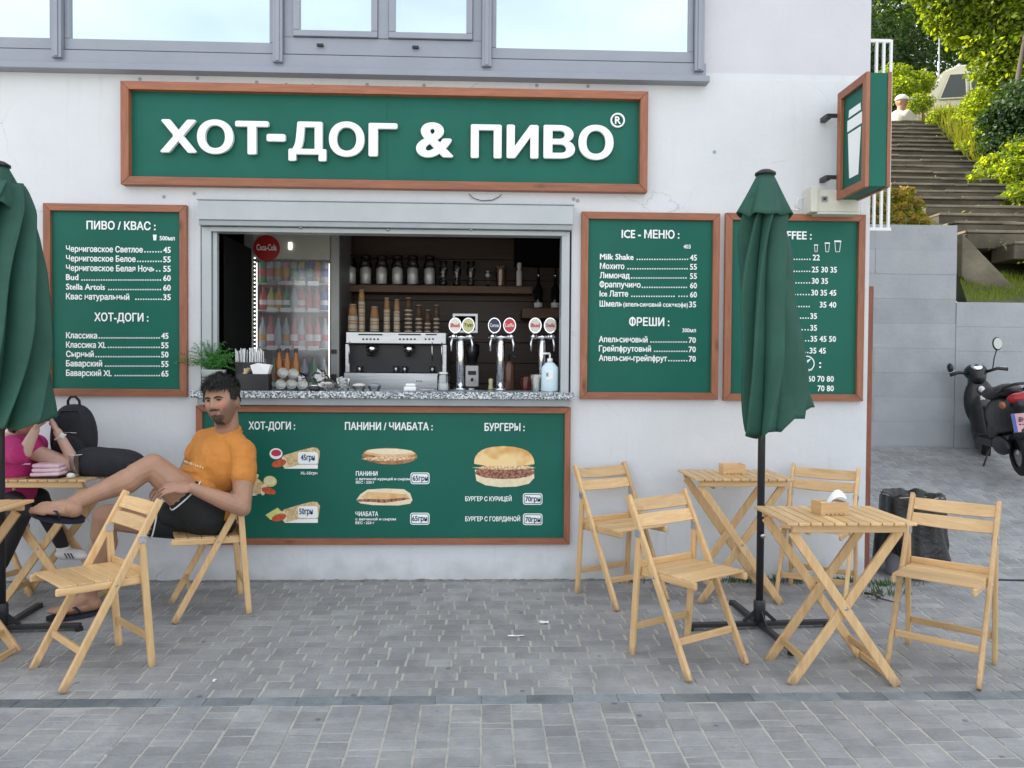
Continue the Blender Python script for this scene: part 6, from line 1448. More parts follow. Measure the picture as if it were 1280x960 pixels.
tx_ = bpy.data.textures.new('cloth_folds','CLOUDS'); tx_.noise_scale = .06; dm = shirt.modifiers.new('folds','DISPLACE'); dm.texture = tx_; dm.strength = .016; dm.mid_level = .5
m = MB(); c0 = neck-up*.002
m.tube([c0 + (ax*cos(2*pi*i/24)*.072 + fw*sin(2*pi*i/24)*.072) + up*(-.006-.016*sin(2*pi*i/24)) for i in range(25)], .006, 6, cap=False); m.build('collar', M['shirt'], man, smooth=True, world=True)
# printed badge row on the chest
M['foil'] = pmat('pale_print', (.75,.60,.38), rough=.4); m = MB()
for i in range(9):
    c = che + fw*.129 + ax*(-.11+.022*i) + up*(-.022) ; m.box(c + fw*(.016*cos((-.11+.022*i)*7)), (.008+.005*(i%3==0), .004, .009+.004*(i%2)), TR)
m.build('chest_print', M['foil'], man, world=True)
# shorts with white hem
mb = MB()
mb.ball(pel-up*.02, (.185,.150,.11), 22, 14, TR); tL = hipL.lerp(kneeL,.36); tR = hipR.lerp(kneeR,.45)
mb.cone(hipL, .112, tL, .104, 20); mb.cone(hipR, .112, tR, .102, 20); mb.cone(hipL.lerp(hipR,.5)-Vector((0,0,.0)), .115, tL.lerp(tR,.5)-Vector((0,0,.03)), .07, 20)
blob(mb, 'shorts', M['shorts'], man, .007, 3)
for a_, b_, t_ in ((hipL, kneeL, .40),(hipR, kneeR, .49)):
    sd, d, u = basis(b_-a_); c = a_.lerp(b_, t_); rr_ = .107 if a_ is hipL else .105
    rows = [[c + d*w_ + (sd*cos(2*pi*j/40)+u*sin(2*pi*j/40))*(rr_+.004*sin(5*2*pi*j/40)) for j in range(41)] for w_ in (-.004,.0,.004)]
    m = MB(); m.grid(rows); o = m.build('hem', M['paper'], man, smooth=True, world=True); q = o.modifiers.new('s','SOLIDIFY'); q.thickness = .004
# sandals
def sandal(heel, toe, n, s, w=.048):
    d = (toe-heel).normalized(); n = Vector(n); n = (n-d*n.dot(d)).normalized(); sd = d.cross(n).normalized(); L_ = (toe-heel).length+.045
    pts = []
    for i in range(28):
        a = 2*pi*i/28; u = cos(a); v = sin(a); wd = w*(1+.12*u)*s; pts.append((v*wd, L_/2+u*L_/2))
    m = MB(); o = heel - d*.028 - n*.010; k = len(pts)
    vs = [o+sd*a+d*b-n*.014 for a,b in pts]+[o+sd*a+d*b+n*.004 for a,b in pts]; m._add(vs, [tuple(range(k)), tuple(range(2*k-1,k-1,-1))]+[(i,(i+1)%k,(i+1)%k+k,i+k) for i in range(k)])
    st = thing('sandal', (0,0,0), None, None); st.parent = man; st.location = (0,0,0)
    m.build('sole', M['navy_rubber'], st, bevel=.003, world=True)
    m = MB(); f = o+d*L_*.80; 
    for sg in (-1,1): m.tube([f+n*.012-sd*.012, f-d*L_*.12+n*.040+sd*sg*.018, f-d*L_*.28+n*.046+sd*sg*.040, f-d*L_*.40+sd*sg*.046*s+n*.004], [.006,.009,.010,.006], 8, flat=.45)
    m.build('thong_strap', M['navy_rubber'], st, smooth=True, world=True)
M['navy_rubber'] = pmat('navy_rubber', (.010,.014,.03), rough=.6)
man_off = man.location.copy()
sandal(heelL, toeL, Vector((.15,-.35,.92)), 1.12); sandal(heelR, toeR, Vector((0,0,1)), 1.12)

# woman behind the left table, mostly hidden by the parasol
wom = thing('person', (-2.95, -.40, ground(0,-.4)), 'woman in a magenta top and black trousers behind the left parasol, hands before her face', 'person')
mb = MB(); W1 = P(18,640,-.38)
wsh = P(22,557,-.45); wsr = P(30,548,-.22); wel = P(97,585,-.42); wwr = P(72,540,-.44); wer = P(30,566,-.62); wwl = P(44,538,-.52)
whead = P(33,517,-.42); wfd = Vector((.75,-.35,-.45)).normalized(); wr_ = wfd.cross(Vector((0,0,1))).normalized(); wu = wr_.cross(wfd)
WM = Matrix.Translation(whead) @ Matrix((-wr_, -wfd, wu)).transposed().to_4x4()
add_head(mb, WM, 1.0, 60, 48)
mb.cone(P(18,545,-.34), .05, whead-Vector((.02,0,.03)), .05); mb.cone(wsh, .05, wel.lerp(wsh,.3), .045); mb.cone(wel.lerp(wsh,.35), .045, wel, .036); mb.cone(wel, .036, wwr, .024)
mb.cone(P(14,568,-.58), .05, wer, .04); mb.cone(wer, .038, wwl, .024)
hand(mb, wwr, Vector((-.45,-.05,.9)), Vector((-.8,-.3,-.2)), .92, .8, 1); hand(mb, wwl, Vector((.35,.1,.9)), Vector((.7,.2,-.3)), .92, .8, -1)
mb.ball(P(14,575,-.38), (.11,.15,.17), 16, 12)
blob(mb, 'body', M['skin2'], wom, .006, 3)
mb = MB(); mb.ball(P(18,580,-.38), (.145,.17,.18), 20, 14); mb.ball(P(12,612,-.38), (.14,.16,.13), 20, 14); mb.cone(P(14,562,-.50), .085, P(38,558,-.44), .070, 16); mb.cone(P(20,556,-.28), .08, P(45,556,-.30), .065, 16); mb.cone(P(14,562,-.55), .08, P(24,568,-.62), .06, 16)
blob(mb, 'magenta_top', M['magenta'], wom, .007, 3)
m = MB(); m.tube([P(12,566,-.60), P(20,578,-.60), P(26,580,-.60), P(38,580,-.57)], .004, 6); m.build('pale_stripe', M['pink'], wom, smooth=True, world=True)
mb = MB(); h1 = P(8,625,-.42); k1 = P(52,628,-.55); a1 = P(10,705,-.60); h2 = P(14,622,-.25); k2 = P(48,622,-.25); a2 = P(78,682,-.28)
for h_, k_, a_ in ((h1, P(26,640,-.62), P(2,705,-.55)), (h2, k2, a2)): mb.cone(h_, .09, k_, .062); mb.cone(k_, .06, a_, .036)
mb.ball(P(6,625,-.36), (.16,.17,.11), 18, 12)
blob(mb, 'black_trousers', M['denim'], wom, .008, 3)
mb = MB(); a = P(80,690,-.28); mb.cone(a+Vector((-.01,0,.03)), .034, a+Vector((0,0,-.01)), .038); mb.ball(a+Vector((.045,-.01,-.012)), (.095,.040,.034), 18, 12); mb.ball(a+Vector((.10,-.01,-.022)), (.045,.036,.024), 16, 10)
blob(mb, 'white_sneaker', M['plastic_white'], wom, .005, 2)
m = MB(); 
for i in range(3): m.beam(a+Vector((.03+.018*i,-.052,.004)), a+Vector((.045+.018*i,-.046,-.028)), .006, .006)
m.build('sneaker_stripes', M['black_plastic'], wom, world=True)
m = shell(WM, 1.0, lambda d: d[2] > (.5 if d[1] < -.3 else -.75), lambda d: .02+.012*mnoise.noise(Vector(d)*4), 60, 40); m.build('hair', pmat('dark_brown_hair', (.03,.014,.008), (.07,.035,.02), scale=60, rough=.5, bump=.5, bscale=120), wom, smooth=True, world=True)
m = MB(); sd, d, u = basis(wwr-wel); c = wel.lerp(wwr,.86)
m.tube([c+(sd*cos(2*pi*i/20)+u*sin(2*pi*i/20))*.0295 for i in range(21)], .006, 6, cap=False); m.build('watch_strap', M['rim'], wom, smooth=True, world=True)
m = MB(); m.box(c+Vector((.022,-.022,.010)), (.03,.012,.03), Euler((.3,.5,.3)).to_matrix()); m.build('watch_face', M['plastic_white'], wom, bevel=.004, world=True)
sg = thing('sunglasses', tuple(P(52,522,-.50)), 'dark sunglasses held up in the hands of the woman in magenta', 'sunglasses')
for s in (-1,1):
    m = MB(); m.ball((s*.028,0,0), (.024,.005,.019), 14, 10); m.build('lens', pmat('red_brown_lens', (.05,.008,.006), rough=.08), sg, smooth=True)
    m = MB(); m.tube([(s*.05,.0,.006),(s*.052,.05,.008),(s*.05,.10,-.006)], .0025, 6); m.build('temple', M['black_plastic'], sg, smooth=True)
m = MB(); m.tube([(-.01,0,.006),(0,-.002,.010),(.01,0,.006)], .003, 6); m.build('bridge', M['black_plastic'], sg, smooth=True)

# man in a white cap at the head of the stairs
cp = P(1127, 128, 10.9); s_ = 1.25
cm_ = thing('person', (cp.x, 10.9, 6.35), 'distant man in a white cap and pale shirt at the top of the stairs', 'person')
mb = MB(); CM = Matrix.Translation(cp) @ Matrix.Rotation(radians(55),4,'Z'); add_head(mb, CM, s_*.9, 40, 30); mb.cone(cp-Vector((.02,0,.26)), .09, cp-Vector((0,0,.08)), .08)
for q in (-1,1): mb.cone(cp+Vector((.02,q*.20,-.34)), .07, cp+Vector((.20,q*.22,-.58)), .055); mb.cone(cp+Vector((.20,q*.22,-.58)), .055, cp+Vector((.42,q*.10,-.52)), .045)
blob(mb, 'body', M['skin'], cm_, .016, 2)
mb = MB(); mb.ball(cp-Vector((.08,0,.46)), (.21,.26,.30), 18, 12); mb.ball(cp-Vector((.10,0,.72)), (.20,.24,.24), 18, 12)
for q in (-1,1): mb.cone(cp+Vector((.0,q*.22,-.32)), .10, cp+Vector((.13,q*.24,-.50)), .085)
blob(mb, 'pale_shirt', pmat('pale_shirt_cloth', (.50,.46,.40), (.56,.52,.46), scale=4, rough=.85), cm_, .016, 2)
mb = MB(); mb.ball(cp+Vector((.0,0,.05)), (.135,.125,.115), 18, 12); mb.v = [(a, b, max(c, cp.z+.035)) for a, b, c in mb.v]; mb.ball(cp+Vector((.14,-.06,.045)), (.10,.085,.014), 16, 8); blob(mb, 'cap', M['paper'], cm_, .012, 1)
mb = MB(); mb.cone(cp-Vector((.05,.12,.85)), .13, cp+Vector((.38,-.12,-.80)), .10); mb.cone(cp-Vector((.05,-.12,.85)), .13, cp+Vector((.38,.12,-.80)), .10); mb.cone(cp+Vector((.36,-.12,-.82)), .09, cp+Vector((.40,-.12,-1.25)), .07); mb.cone(cp+Vector((.36,.12,-.82)), .09, cp+Vector((.40,.12,-1.25)), .07); blob(mb, 'dark_trousers', M['denim'], cm_, .02, 2)

# ================================================================ SCOOTER
scx, scy = 5.10, 2.36
th = math.atan2(1.2, .36)    # heading: away from the viewer, to the left
sc = thing('motor_scooter', (scx, scy, ground(scx,scy)), 'black motor scooter with round mirrors parked by the grey concrete wall', 'scooter', None, th)
BP = pmat('glossy_black_body', (.005,.006,.007), rough=.3, coat=.12)
sc.scale = (.86,.74,.90); sc.rotation_euler = (radians(-7), 0, th)
# local x: forward, z up; front at +x
def wheel(x, r_):
    m = MB(); R_ = RX; m.lathe([(r_*.62,-.045),(r_*.9,-.05),(r_,-.025),(r_,.025),(r_*.9,.05),(r_*.62,.045)], 28, (x,0,r_), R_, cap=False); m.build('tyre', M['rubber'], sc, smooth=True)
    m = MB(); m.lathe([(r_*.62,-.03),(r_*.2,-.02),(.03,-.045),(.03,.045),(r_*.2,.02),(r_*.62,.03)], 22, (x,0,r_), R_); m.build('rim', M['steel'], sc)
wheel(.66, .235); wheel(-.60, .235)
m = MB(); m.tube([(.66,.07,.235),(.60,.07,.50),(.55,0,.78)], .022, 8); m.tube([(.66,-.07,.235),(.60,-.07,.50),(.55,0,.78)], .022, 8); m.build('fork', M['steel'], sc, smooth=True)
def panel(name, mb_, vox=.014, mat=None): return blob(mb_, name, mat or BP, sc, vox, 3, world=False)
mb = MB(); mb.cone((.60,0,.95), .10, (.50,0,.55), .17, 20); mb.cone((.50,0,.6), .17, (.44,0,.36), .15, 20); mb.ball((.52,0,.70), (.09,.21,.30), 20, 14); panel('front_shield', mb)
mb = MB(); mb.ball((.66,0,.38), (.24,.075,.12), 20, 12); panel('front_mudguard', mb)
mb = MB(); mb.ball((.56,0,1.06), (.13,.15,.10), 20, 14); mb.ball((.50,0,1.00), (.10,.11,.09), 18, 12); panel('handlebar_cover', mb)
m = MB(); m.lathe([(.075,0),(.072,.012),(.05,.018)], 20, (.49,0,1.12), Matrix.Rotation(-.5,3,'Y')); m.build('instrument_dial', M['chrome'], sc, smooth=True)
for s in (-1,1):
    m = MB(); m.tube([(.50,s*.10,1.05),(.46,s*.24,1.08),(.43,s*.36,1.06)], [.018,.018,.022], 10); m.build('grip', M['black_plastic'], sc, smooth=True)
    mz, my = (0, .29) if s < 0 else (-.22, .33)
    m = MB(); m.tube([(.52,s*.20,1.06),(.52,s*(my-.05),1.20+mz*.6),(.50,s*(my-.01),1.30+mz)], .008, 8); m.build('mirror_stem', M['black_metal'], sc, smooth=True)
    m = MB(); m.ball((.50,s*my,1.36+mz), (.022,.062,.078) if s < 0 else (.05,.04,.055), 18, 12); m.build('mirror_shell', M['black_plastic'], sc, smooth=True)
    if s < 0: m = MB(); m.lathe([(.054,0),(.05,.003)], 22, (.476,s*.29,1.36), Matrix.Rotation(-pi/2,3,'Y')); m.v = [(a, b, 1.36+(c-1.36)*1.25) for a,b,c in m.v]; m.build('mirror_glass', pmat('mirror_surface', (.35,.38,.36), rough=.05, metal=1), sc)
    m = MB(); m.tube([(.53,s*.16,1.05),(.50,s*.28,1.10),(.46,s*.36,1.08)], .006, 6); m.build('brake_lever', M['steel'], sc, smooth=True)
    m = MB(); m.ball((-.70,s*.17,.74), (.06,.035,.04), 12, 8); m.build('indicator', pmat('orange_lens', (.35,.12,.05), rough=.25), sc, smooth=True)
mb = MB(); mb.v = []; mb.box((.16,0,.30), (.62,.30,.09)); mb.ball((.42,0,.33), (.12,.17,.11)); panel('floorboard', mb)
mb = MB(); mb.ball((-.32,0,.60), (.46,.19,.22), 24, 14); mb.cone((-.05,0,.42), .15, (-.30,0,.56), .18, 18); mb.cone((-.3,0,.62), .17, (-.72,0,.74), .10, 18); panel('rear_body', mb)
mb = MB(); mb.ball((-.12,0,.83), (.30,.165,.075), 24, 12); mb.ball((-.45,0,.875), (.24,.14,.07), 24, 12); panel('seat', mb, mat=M['black_plastic'])
m = MB(); m.tube([(-.50,-.14,.86),(-.70,-.13,.92),(-.84,-.06,.95),(-.84,.06,.95),(-.70,.13,.92),(-.50,.14,.86)], .015, 8); m.build('grab_rail', M['black_metal'], sc, smooth=True)
m = MB(); m.ball((-.74,0,.80), (.07,.13,.06), 18, 10); m.build('tail_light', pmat('red_lens', (.35,.01,.015), rough=.15), sc, smooth=True)
m = MB(); m.box((-.80,0,.56), (.008,.24,.19), Matrix.Rotation(.25,3,'Y')); m.build('number_plate', pmat('pinkish_plate', (.62,.36,.38), rough=.5), sc, bevel=.003)
m = MB(); m.box((-.806,.10,.56), (.006,.035,.186), Matrix.Rotation(.25,3,'Y')); o = m.build('plate_band', pmat('blue_band', (.05,.10,.40), rough=.5), sc)
m = MB(); a_, fs_ = TM[K('BH')]
for txt, z0_, h_ in (('BH',.59,.05),('7481',.52,.05)):
    a_, fs_ = TM[K(txt)]; mn = a_.min(0); mx = a_.max(0); s2 = h_/(mx[1]-mn[1]); w2 = (mx[0]-mn[0])*s2
    m._add([(-.8125-(z0_+(q[1]-mn[1])*s2-.56)*.255, .06-w2*0-(q[0]-mn[0])*s2*.8 + (.0), z0_+(q[1]-mn[1])*s2-.02) for q in a_], fs_)
m.build('plate_lettering', M['dark_print'], sc)
m = MB(); m.tube([(-.1,-.12,.22),(-.35,-.15,.24),(-.75,-.17,.32)], [.03,.045,.05], 12); m.build('exhaust', M['steel'], sc, smooth=True)
m = MB(); m.ball((-.38,.12,.30), (.24,.07,.10), 18, 12); m.build('engine_case', M['black_metal'], sc, smooth=True)
m = MB(); m.tube([(.05,.10,.26),(.04,.22,.02),(.10,.26,.012)], [.012,.012,.014], 8); m.build('kickstand', M['black_metal'], sc, smooth=True)
m = MB(); m.ball((-.74,.0,.46), (.10,.10,.08), 14, 10); m.build('rear_mudguard', M['black_plastic'], sc, smooth=True)
m = MB(); R_ = Matrix.Rotation(-pi/2,3,'Y'); m.lathe([(.04,0),(.045,.008),(.03,.01)], 18, (.42,.0,.86), R_); m.build('ignition_ring', M['steel'], sc, smooth=True)
m = MB(); m.bb(.405,.42,-.03,.03,.73,.79); m.build('hook_plate', M['steel'], sc, bevel=.004)
# ================================================================ HILLSIDE, WALLS, STAIRS, GREENERY
WY = 3.2
def solve_wall():
    for i in range(200):
        y = 2.4+i*.01
        if abs(P(1150,558,y).z - ground(4.6,y)) < .012: return y
    return 3.2
WY = solve_wall()
zb_w = ground(5, WY)-.15
xa, xm, xe = 2.6, P(1195,400,WY).x, 14
zl = P(1150,281,WY).z; zr = P(1240,378,WY).z
rw = thing('retaining_wall', (xm, WY, ground(xm,WY)), 'grey concrete block retaining wall behind the scooter, below the stairs', 'wall')
courses = 11; 
for side, (x0, x1, zt_) in enumerate(((xa, xm-.003, zl), (xm+.003, xe, zr))):
    h = .2615; z = zt_
    while z > zb_w:
        x = x1 if side == 0 else x0; step = 1.6; k = int(abs((zt_-z)/h))
        seq = []
        if side == 0:
            xx = x1
            while xx > x0: nx = max(x0, xx-(step if (k % 2 or xx != x1) else step*.55)); seq.append((nx, xx)); xx = nx
        else:
            xx = x0
            while xx < x1: nx = min(x1, xx+(step if (k % 2 or xx != x0) else step*.5)); seq.append((xx, nx)); xx = nx
        for (p_, q_) in seq:
            jz = random.uniform(-.0025,.0025); m = MB(); m.bb(p_+.0004, q_-.0004, WY+jz, WY+.30, z-h+.0005, z-.0005); m.build('concrete_block', M['concrete'], rw, bevel=.0008, world=True)
        z -= h
    m = MB(); m.bb(x0, x1, WY+.02, WY+.34, zb_w, zt_-.01); m.build('backing', M['concrete'], rw, world=True)
# terrain
def stz(y): return 2.42 + .557*(y-3.1)
def xr_(y): return 7.05+.34*(min(y,10.5)-4.9)
def hill(x, y):
    if y < WY+.05: return zl-.15
    base = min(stz(y)-.12, 6.35)
    if y > 10.2: base = 6.35 + .03*(y-10.2)
    if x < 6.0: b = max(base, zl-.10) + .04*smooth01((6.0-x)/1.5)*smooth01((10-y)/4)
    elif x > xr_(y): b = base + .55*smooth01((x-xr_(y))/1.4)*smooth01((12-y)/6) + max(0,(x-10))*.25
    else: b = base
    if x > xm and y < WY+1.6 and x < 20: b = min(b, zr-.03 + .45*(y-WY-.1))
    return b + .06*mnoise.noise(Vector((x*1.3,y*1.3,0)))
xs = [2.4+.28*i for i in range(60)]+[20,23,27,32,40,55,80]; ys = [WY+.06+.25*i for i in range(46)]+[16,18,21,25,30,40,60,100]
m = MB(); m.grid([[(x, y, hill(x,y)) for x in xs] for y in ys]); struct(m.build('hillside', M['soil'], smooth=True))
# stairs
stp = thing('stone_stairs', (7.4, 6.5, 2.3), 'long flight of weathered stone steps climbing the hill between the bushes', 'stairs')
for k in range(24):
    y = 3.1+.305*k; z = stz(y)+.03; xl = 5.95+.05*mnoise.noise(Vector((k*.7,0,0))); xl = xl if y > 4.15 else 6.22+(4.15-y)*.75
    xr = max(xr_(y), 7.6)+.10+.08*mnoise.noise(Vector((0,k*.7,0)))
    if y < WY+.35: continue
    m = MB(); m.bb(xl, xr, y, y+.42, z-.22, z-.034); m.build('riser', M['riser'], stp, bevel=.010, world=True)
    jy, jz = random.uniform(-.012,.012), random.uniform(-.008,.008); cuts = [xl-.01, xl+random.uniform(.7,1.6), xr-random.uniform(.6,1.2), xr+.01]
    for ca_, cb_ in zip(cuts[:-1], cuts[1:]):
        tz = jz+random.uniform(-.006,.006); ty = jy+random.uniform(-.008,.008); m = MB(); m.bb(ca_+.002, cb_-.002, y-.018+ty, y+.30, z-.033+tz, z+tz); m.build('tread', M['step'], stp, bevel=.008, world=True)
# low sloping parapet left of the stair foot
pa, pb_ = P(1200,284,WY+.5), P(1290,372,WY-.0)
t = thing('stair_parapet', (pa.x, WY, zr), 'sloping concrete parapet at the left foot of the stairs above the wall', 'parapet')
A_ = Vector((xm+.02, WY+.9, zl+.02)); B_ = Vector((xm+1.35, WY+.42, zr+.42))
A_ = P(1203,292,WY+.9); B_ = P(1300,392,WY+.45)
sd, d, u = basis(B_-A_); m = MB(); m._add([A_, B_, B_+Vector((0,.16,0)), A_+Vector((0,.16,0)), A_-Vector((0,0,.5)), B_-Vector((0,0,.5)), B_+Vector((0,.16,-.5)), A_+Vector((0,.16,-.5))], [(0,1,2,3),(7,6,5,4),(0,4,5,1),(1,5,6,2),(2,6,7,3),(3,7,4,0)]); m.build('coping', M['step'], t, bevel=.006, world=True)

# ---- leaf masses
def leaf_mat(name, c1, c2, tr=.5):
    m, t, b = new_mat(name); n = t.nodes; l = t.links
    g = n.new('ShaderNodeNewGeometry'); r_ = n.new('ShaderNodeValToRGB'); r_.color_ramp.elements[0].color = (*c1,1); r_.color_ramp.elements[1].color = (*c2,1)
    l.new(g.outputs['Random Per Island'], r_.inputs['Fac']); b.inputs['Roughness'].default_value = .5; l.new(r_.outputs['Color'], b.inputs['Base Color'])
    tl = n.new('ShaderNodeBsdfTranslucent'); mxc = n.new('ShaderNodeMix'); mxc.data_type = 'RGBA'; mxc.blend_type = 'MULTIPLY'; mxc.inputs[0].default_value = 1; l.new(r_.outputs['Color'], mxc.inputs[6]); mxc.inputs[7].default_value = (2.9,2.5,.8,1)
    l.new(mxc.outputs[2], tl.inputs[0]); mx = n.new('ShaderNodeMixShader'); mx.inputs[0].default_value = tr; l.new(b.outputs[0], mx.inputs[1]); l.new(tl.outputs[0], mx.inputs[2]); l.new(mx.outputs[0], n['Material Output'].inputs['Surface'])
    return m
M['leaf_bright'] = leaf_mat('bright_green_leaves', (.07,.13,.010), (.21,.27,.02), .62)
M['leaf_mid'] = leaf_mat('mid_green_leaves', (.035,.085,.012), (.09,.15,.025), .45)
M['leaf_dark'] = leaf_mat('dark_green_leaves', (.015,.042,.012), (.04,.085,.02), .3)  # the right shrub's deep shade is put into this leaf colour
M['leaf_dry'] = leaf_mat('yellowish_leaves', (.07,.11,.018), (.16,.17,.03), .45)
M['leaf_weed'] = leaf_mat('reddish_weed_leaves', (.09,.12,.02), (.25,.17,.04), .5)
M['bark'] = pmat('tree_bark', (.05,.04,.032), (.11,.09,.07), scale=9, rough=.9, bump=.8, bscale=30, stretch=(1,1,.3))
def leaves(name, clumps, n, size, mat, parent, aspect=.55, droop=.3, seed=1, world=True):
    # clumps: (x,y,z, rx,ry,rz); leaves sit mostly near each clump's skin
    g = np.random.default_rng(seed); c = np.array(clumps, dtype=np.float64); vol = (c[:,3]*c[:,4]*c[:,5])**(2/3); pr = vol/vol.sum()
    idx = g.choice(len(c), n, p=pr); d = g.normal(size=(n,3)); d /= np.linalg.norm(d,axis=1,keepdims=True); r_ = g.uniform(.35,1.05,(n,1))**.6
    p = c[idx,:3] + d*r_*c[idx,3:6]
    nrm = d*.6 + g.normal(size=(n,3))*.7 + np.array([0,0,.5]); nrm /= np.linalg.norm(nrm,axis=1,keepdims=True)
    t = np.cross(nrm, g.normal(size=(n,3))); t /= np.linalg.norm(t,axis=1,keepdims=True); t[:,2] -= droop; t /= np.linalg.norm(t,axis=1,keepdims=True)
    b = np.cross(nrm, t); b /= np.linalg.norm(b,axis=1,keepdims=True); L_ = size*g.uniform(.6,1.3,(n,1)); w_ = L_*aspect*.5
    V = np.stack([p, p+t*L_*.5+b*w_-nrm*L_*.06, p+t*L_, p+t*L_*.5-b*w_-nrm*L_*.06], 1).reshape(-1,3)
    if world and parent is not None: V = V - np.array(parent.location)
    me = bpy.data.meshes.new(name); me.vertices.add(4*n); me.vertices.foreach_set('co', V.astype(np.float32).ravel()); me.loops.add(4*n); me.loops.foreach_set('vertex_index', np.arange(4*n, dtype=np.int32)); me.polygons.add(n); me.polygons.foreach_set('loop_start', np.arange(0,4*n,4,dtype=np.int32)); me.polygons.foreach_set('loop_total', np.full(n,4,dtype=np.int32)); me.update(calc_edges=True)
    me.materials.append(mat); o = bpy.data.objects.new(name, me); COL.objects.link(o)
    if parent is not None: o.parent = parent
    o['kind'] = 'stuff'; return o
def tree(x, y, h, rad, n, size, mat, label, seed, cz=.62, squash=.9, nclump=26, name='leafy_tree', lean=(0,0), group=None):
    z0 = hill(x,y)-.1; t = thing(name, (x,y,z0), label, 'tree', group); rr = random.Random(seed)
    m = MB(); H = h*.8; pts = [(0,0,0),(lean[0]*.3+rr.uniform(-.1,.1),lean[1]*.3,H*.35),(lean[0]*.7,lean[1]*.7+rr.uniform(-.1,.1),H*.7),(lean[0],lean[1],H)]; r0 = .03*h
    m.tube(pts, [r0,r0*.8,r0*.5,r0*.2], 10)
    cl = []
    for i in range(nclump):
        a = rr.uniform(0,2*pi); k = rr.random()**.5; zz = cz*h + rr.uniform(-1,1)*h*.36*squash; f = sqrt(max(.05,1-((zz-cz*h)/(h*.42))**2)); R_ = rad*k*f
        c = (x+lean[0]+R_*cos(a), y+lean[1]+R_*sin(a), z0+zz, rad*rr.uniform(.22,.42), rad*rr.uniform(.22,.42), rad*rr.uniform(.16,.30)); cl.append(c)
        if i % 2 == 0: s0 = Vector(pts[1]).lerp(Vector(pts[3]), rr.random()); e0 = Vector((c[0]-x,c[1]-y,c[2]-z0)); m.tube([s0, s0.lerp(e0,.5)+Vector((0,0,.1)), e0], [r0*.3,r0*.18,r0*.06], 6)
    m.build('trunk', M['bark'], t, smooth=True); leaves('crown', cl, n, size, mat, t, seed=seed); return t
# wood behind the stairs and the building (dark), lit trees on the right
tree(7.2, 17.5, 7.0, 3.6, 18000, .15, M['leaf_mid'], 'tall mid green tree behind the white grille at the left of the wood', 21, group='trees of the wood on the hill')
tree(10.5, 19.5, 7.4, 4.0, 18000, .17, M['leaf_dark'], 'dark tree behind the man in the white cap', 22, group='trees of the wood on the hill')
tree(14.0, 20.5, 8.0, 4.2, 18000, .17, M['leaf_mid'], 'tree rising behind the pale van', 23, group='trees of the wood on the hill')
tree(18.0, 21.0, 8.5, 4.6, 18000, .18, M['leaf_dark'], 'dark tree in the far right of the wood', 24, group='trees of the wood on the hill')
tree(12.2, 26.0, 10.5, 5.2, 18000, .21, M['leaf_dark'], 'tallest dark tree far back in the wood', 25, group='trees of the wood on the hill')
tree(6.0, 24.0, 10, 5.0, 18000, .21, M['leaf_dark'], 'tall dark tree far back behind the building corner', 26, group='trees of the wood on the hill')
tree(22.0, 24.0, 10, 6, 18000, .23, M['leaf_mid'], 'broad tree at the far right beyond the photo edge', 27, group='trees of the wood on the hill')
# big bright tree at the right, its boughs hanging over the stairs
def clump_px(l):
    out = []
    for px, py, y, r_ in l: p = P(px, py, y); out.append((p.x, y, p.z, r_, r_*.9, r_*.7))
    return out
t = thing('overhanging_tree', (11.3, 8.6, hill(11.3,8.6)-.1), 'sunlit bright green tree hanging over the right side of the stairs', 'tree')
m = MB(); m.tube([(0,0,0),(.1,.1,1.6),(-.2,.0,3.2),(-.5,-.2,5.0)], [.22,.17,.12,.05], 10)
for q in ((-2.0,-.4,4.0),(-1.2,.6,4.6),(1.0,.2,4.2),(-2.2,.2,2.6),(.4,-1.0,3.2)): m.tube([(-.1,0,2.0),(q[0]*.5,q[1]*.5,q[2]*.65+.4),q], [.08,.05,.015], 7)
m.build('trunk', M['bark'], t, smooth=True)
br = [(1190,12,9.3,.55),(1215,28,9.2,.5),(1238,8,9.0,.6),(1262,30,8.8,.55),(1280,10,8.8,.6),(1203,42,9.2,.36),(1232,52,9.0,.45),(1258,62,8.8,.5),(1280,58,8.7,.55),(1240,84,8.9,.42),(1234,66,9.0,.30),(1265,95,8.7,.42),(1180,-5,9.3,.5),(1160,-20,9.4,.5),(1200,-20,9.2,.6),(1250,-25,8.9,.7),(1290,-20,8.8,.7),(1290,95,8.7,.5),(1175,30,9.5,.28),(1310,40,8.8,.7),(1330,90,8.8,.7)]
leaves('crown', clump_px(br), 26000, .105, M['leaf_bright'], t, seed=31)
t = thing('dark_bush', (P(1262,200,8.2).x, 8.2, hill(9.8,8.2)), 'dark shrub with shade put into its leaf colour at the right edge above the steps', 'bush')
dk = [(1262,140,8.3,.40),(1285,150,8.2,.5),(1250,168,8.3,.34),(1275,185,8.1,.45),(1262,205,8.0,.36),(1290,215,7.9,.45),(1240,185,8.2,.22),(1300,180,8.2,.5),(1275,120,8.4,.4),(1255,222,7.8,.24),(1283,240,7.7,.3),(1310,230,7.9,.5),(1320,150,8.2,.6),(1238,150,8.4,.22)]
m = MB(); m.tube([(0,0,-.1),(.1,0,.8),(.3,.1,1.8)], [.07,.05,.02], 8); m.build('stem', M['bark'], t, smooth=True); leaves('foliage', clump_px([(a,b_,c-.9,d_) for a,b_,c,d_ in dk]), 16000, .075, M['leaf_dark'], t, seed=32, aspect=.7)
t = thing('bright_bush', (P(1225,170,9.2).x, 9.2, hill(9.3,9.2)), 'sunlit yellow green bushes spilling down the bank right of the steps', 'bush')
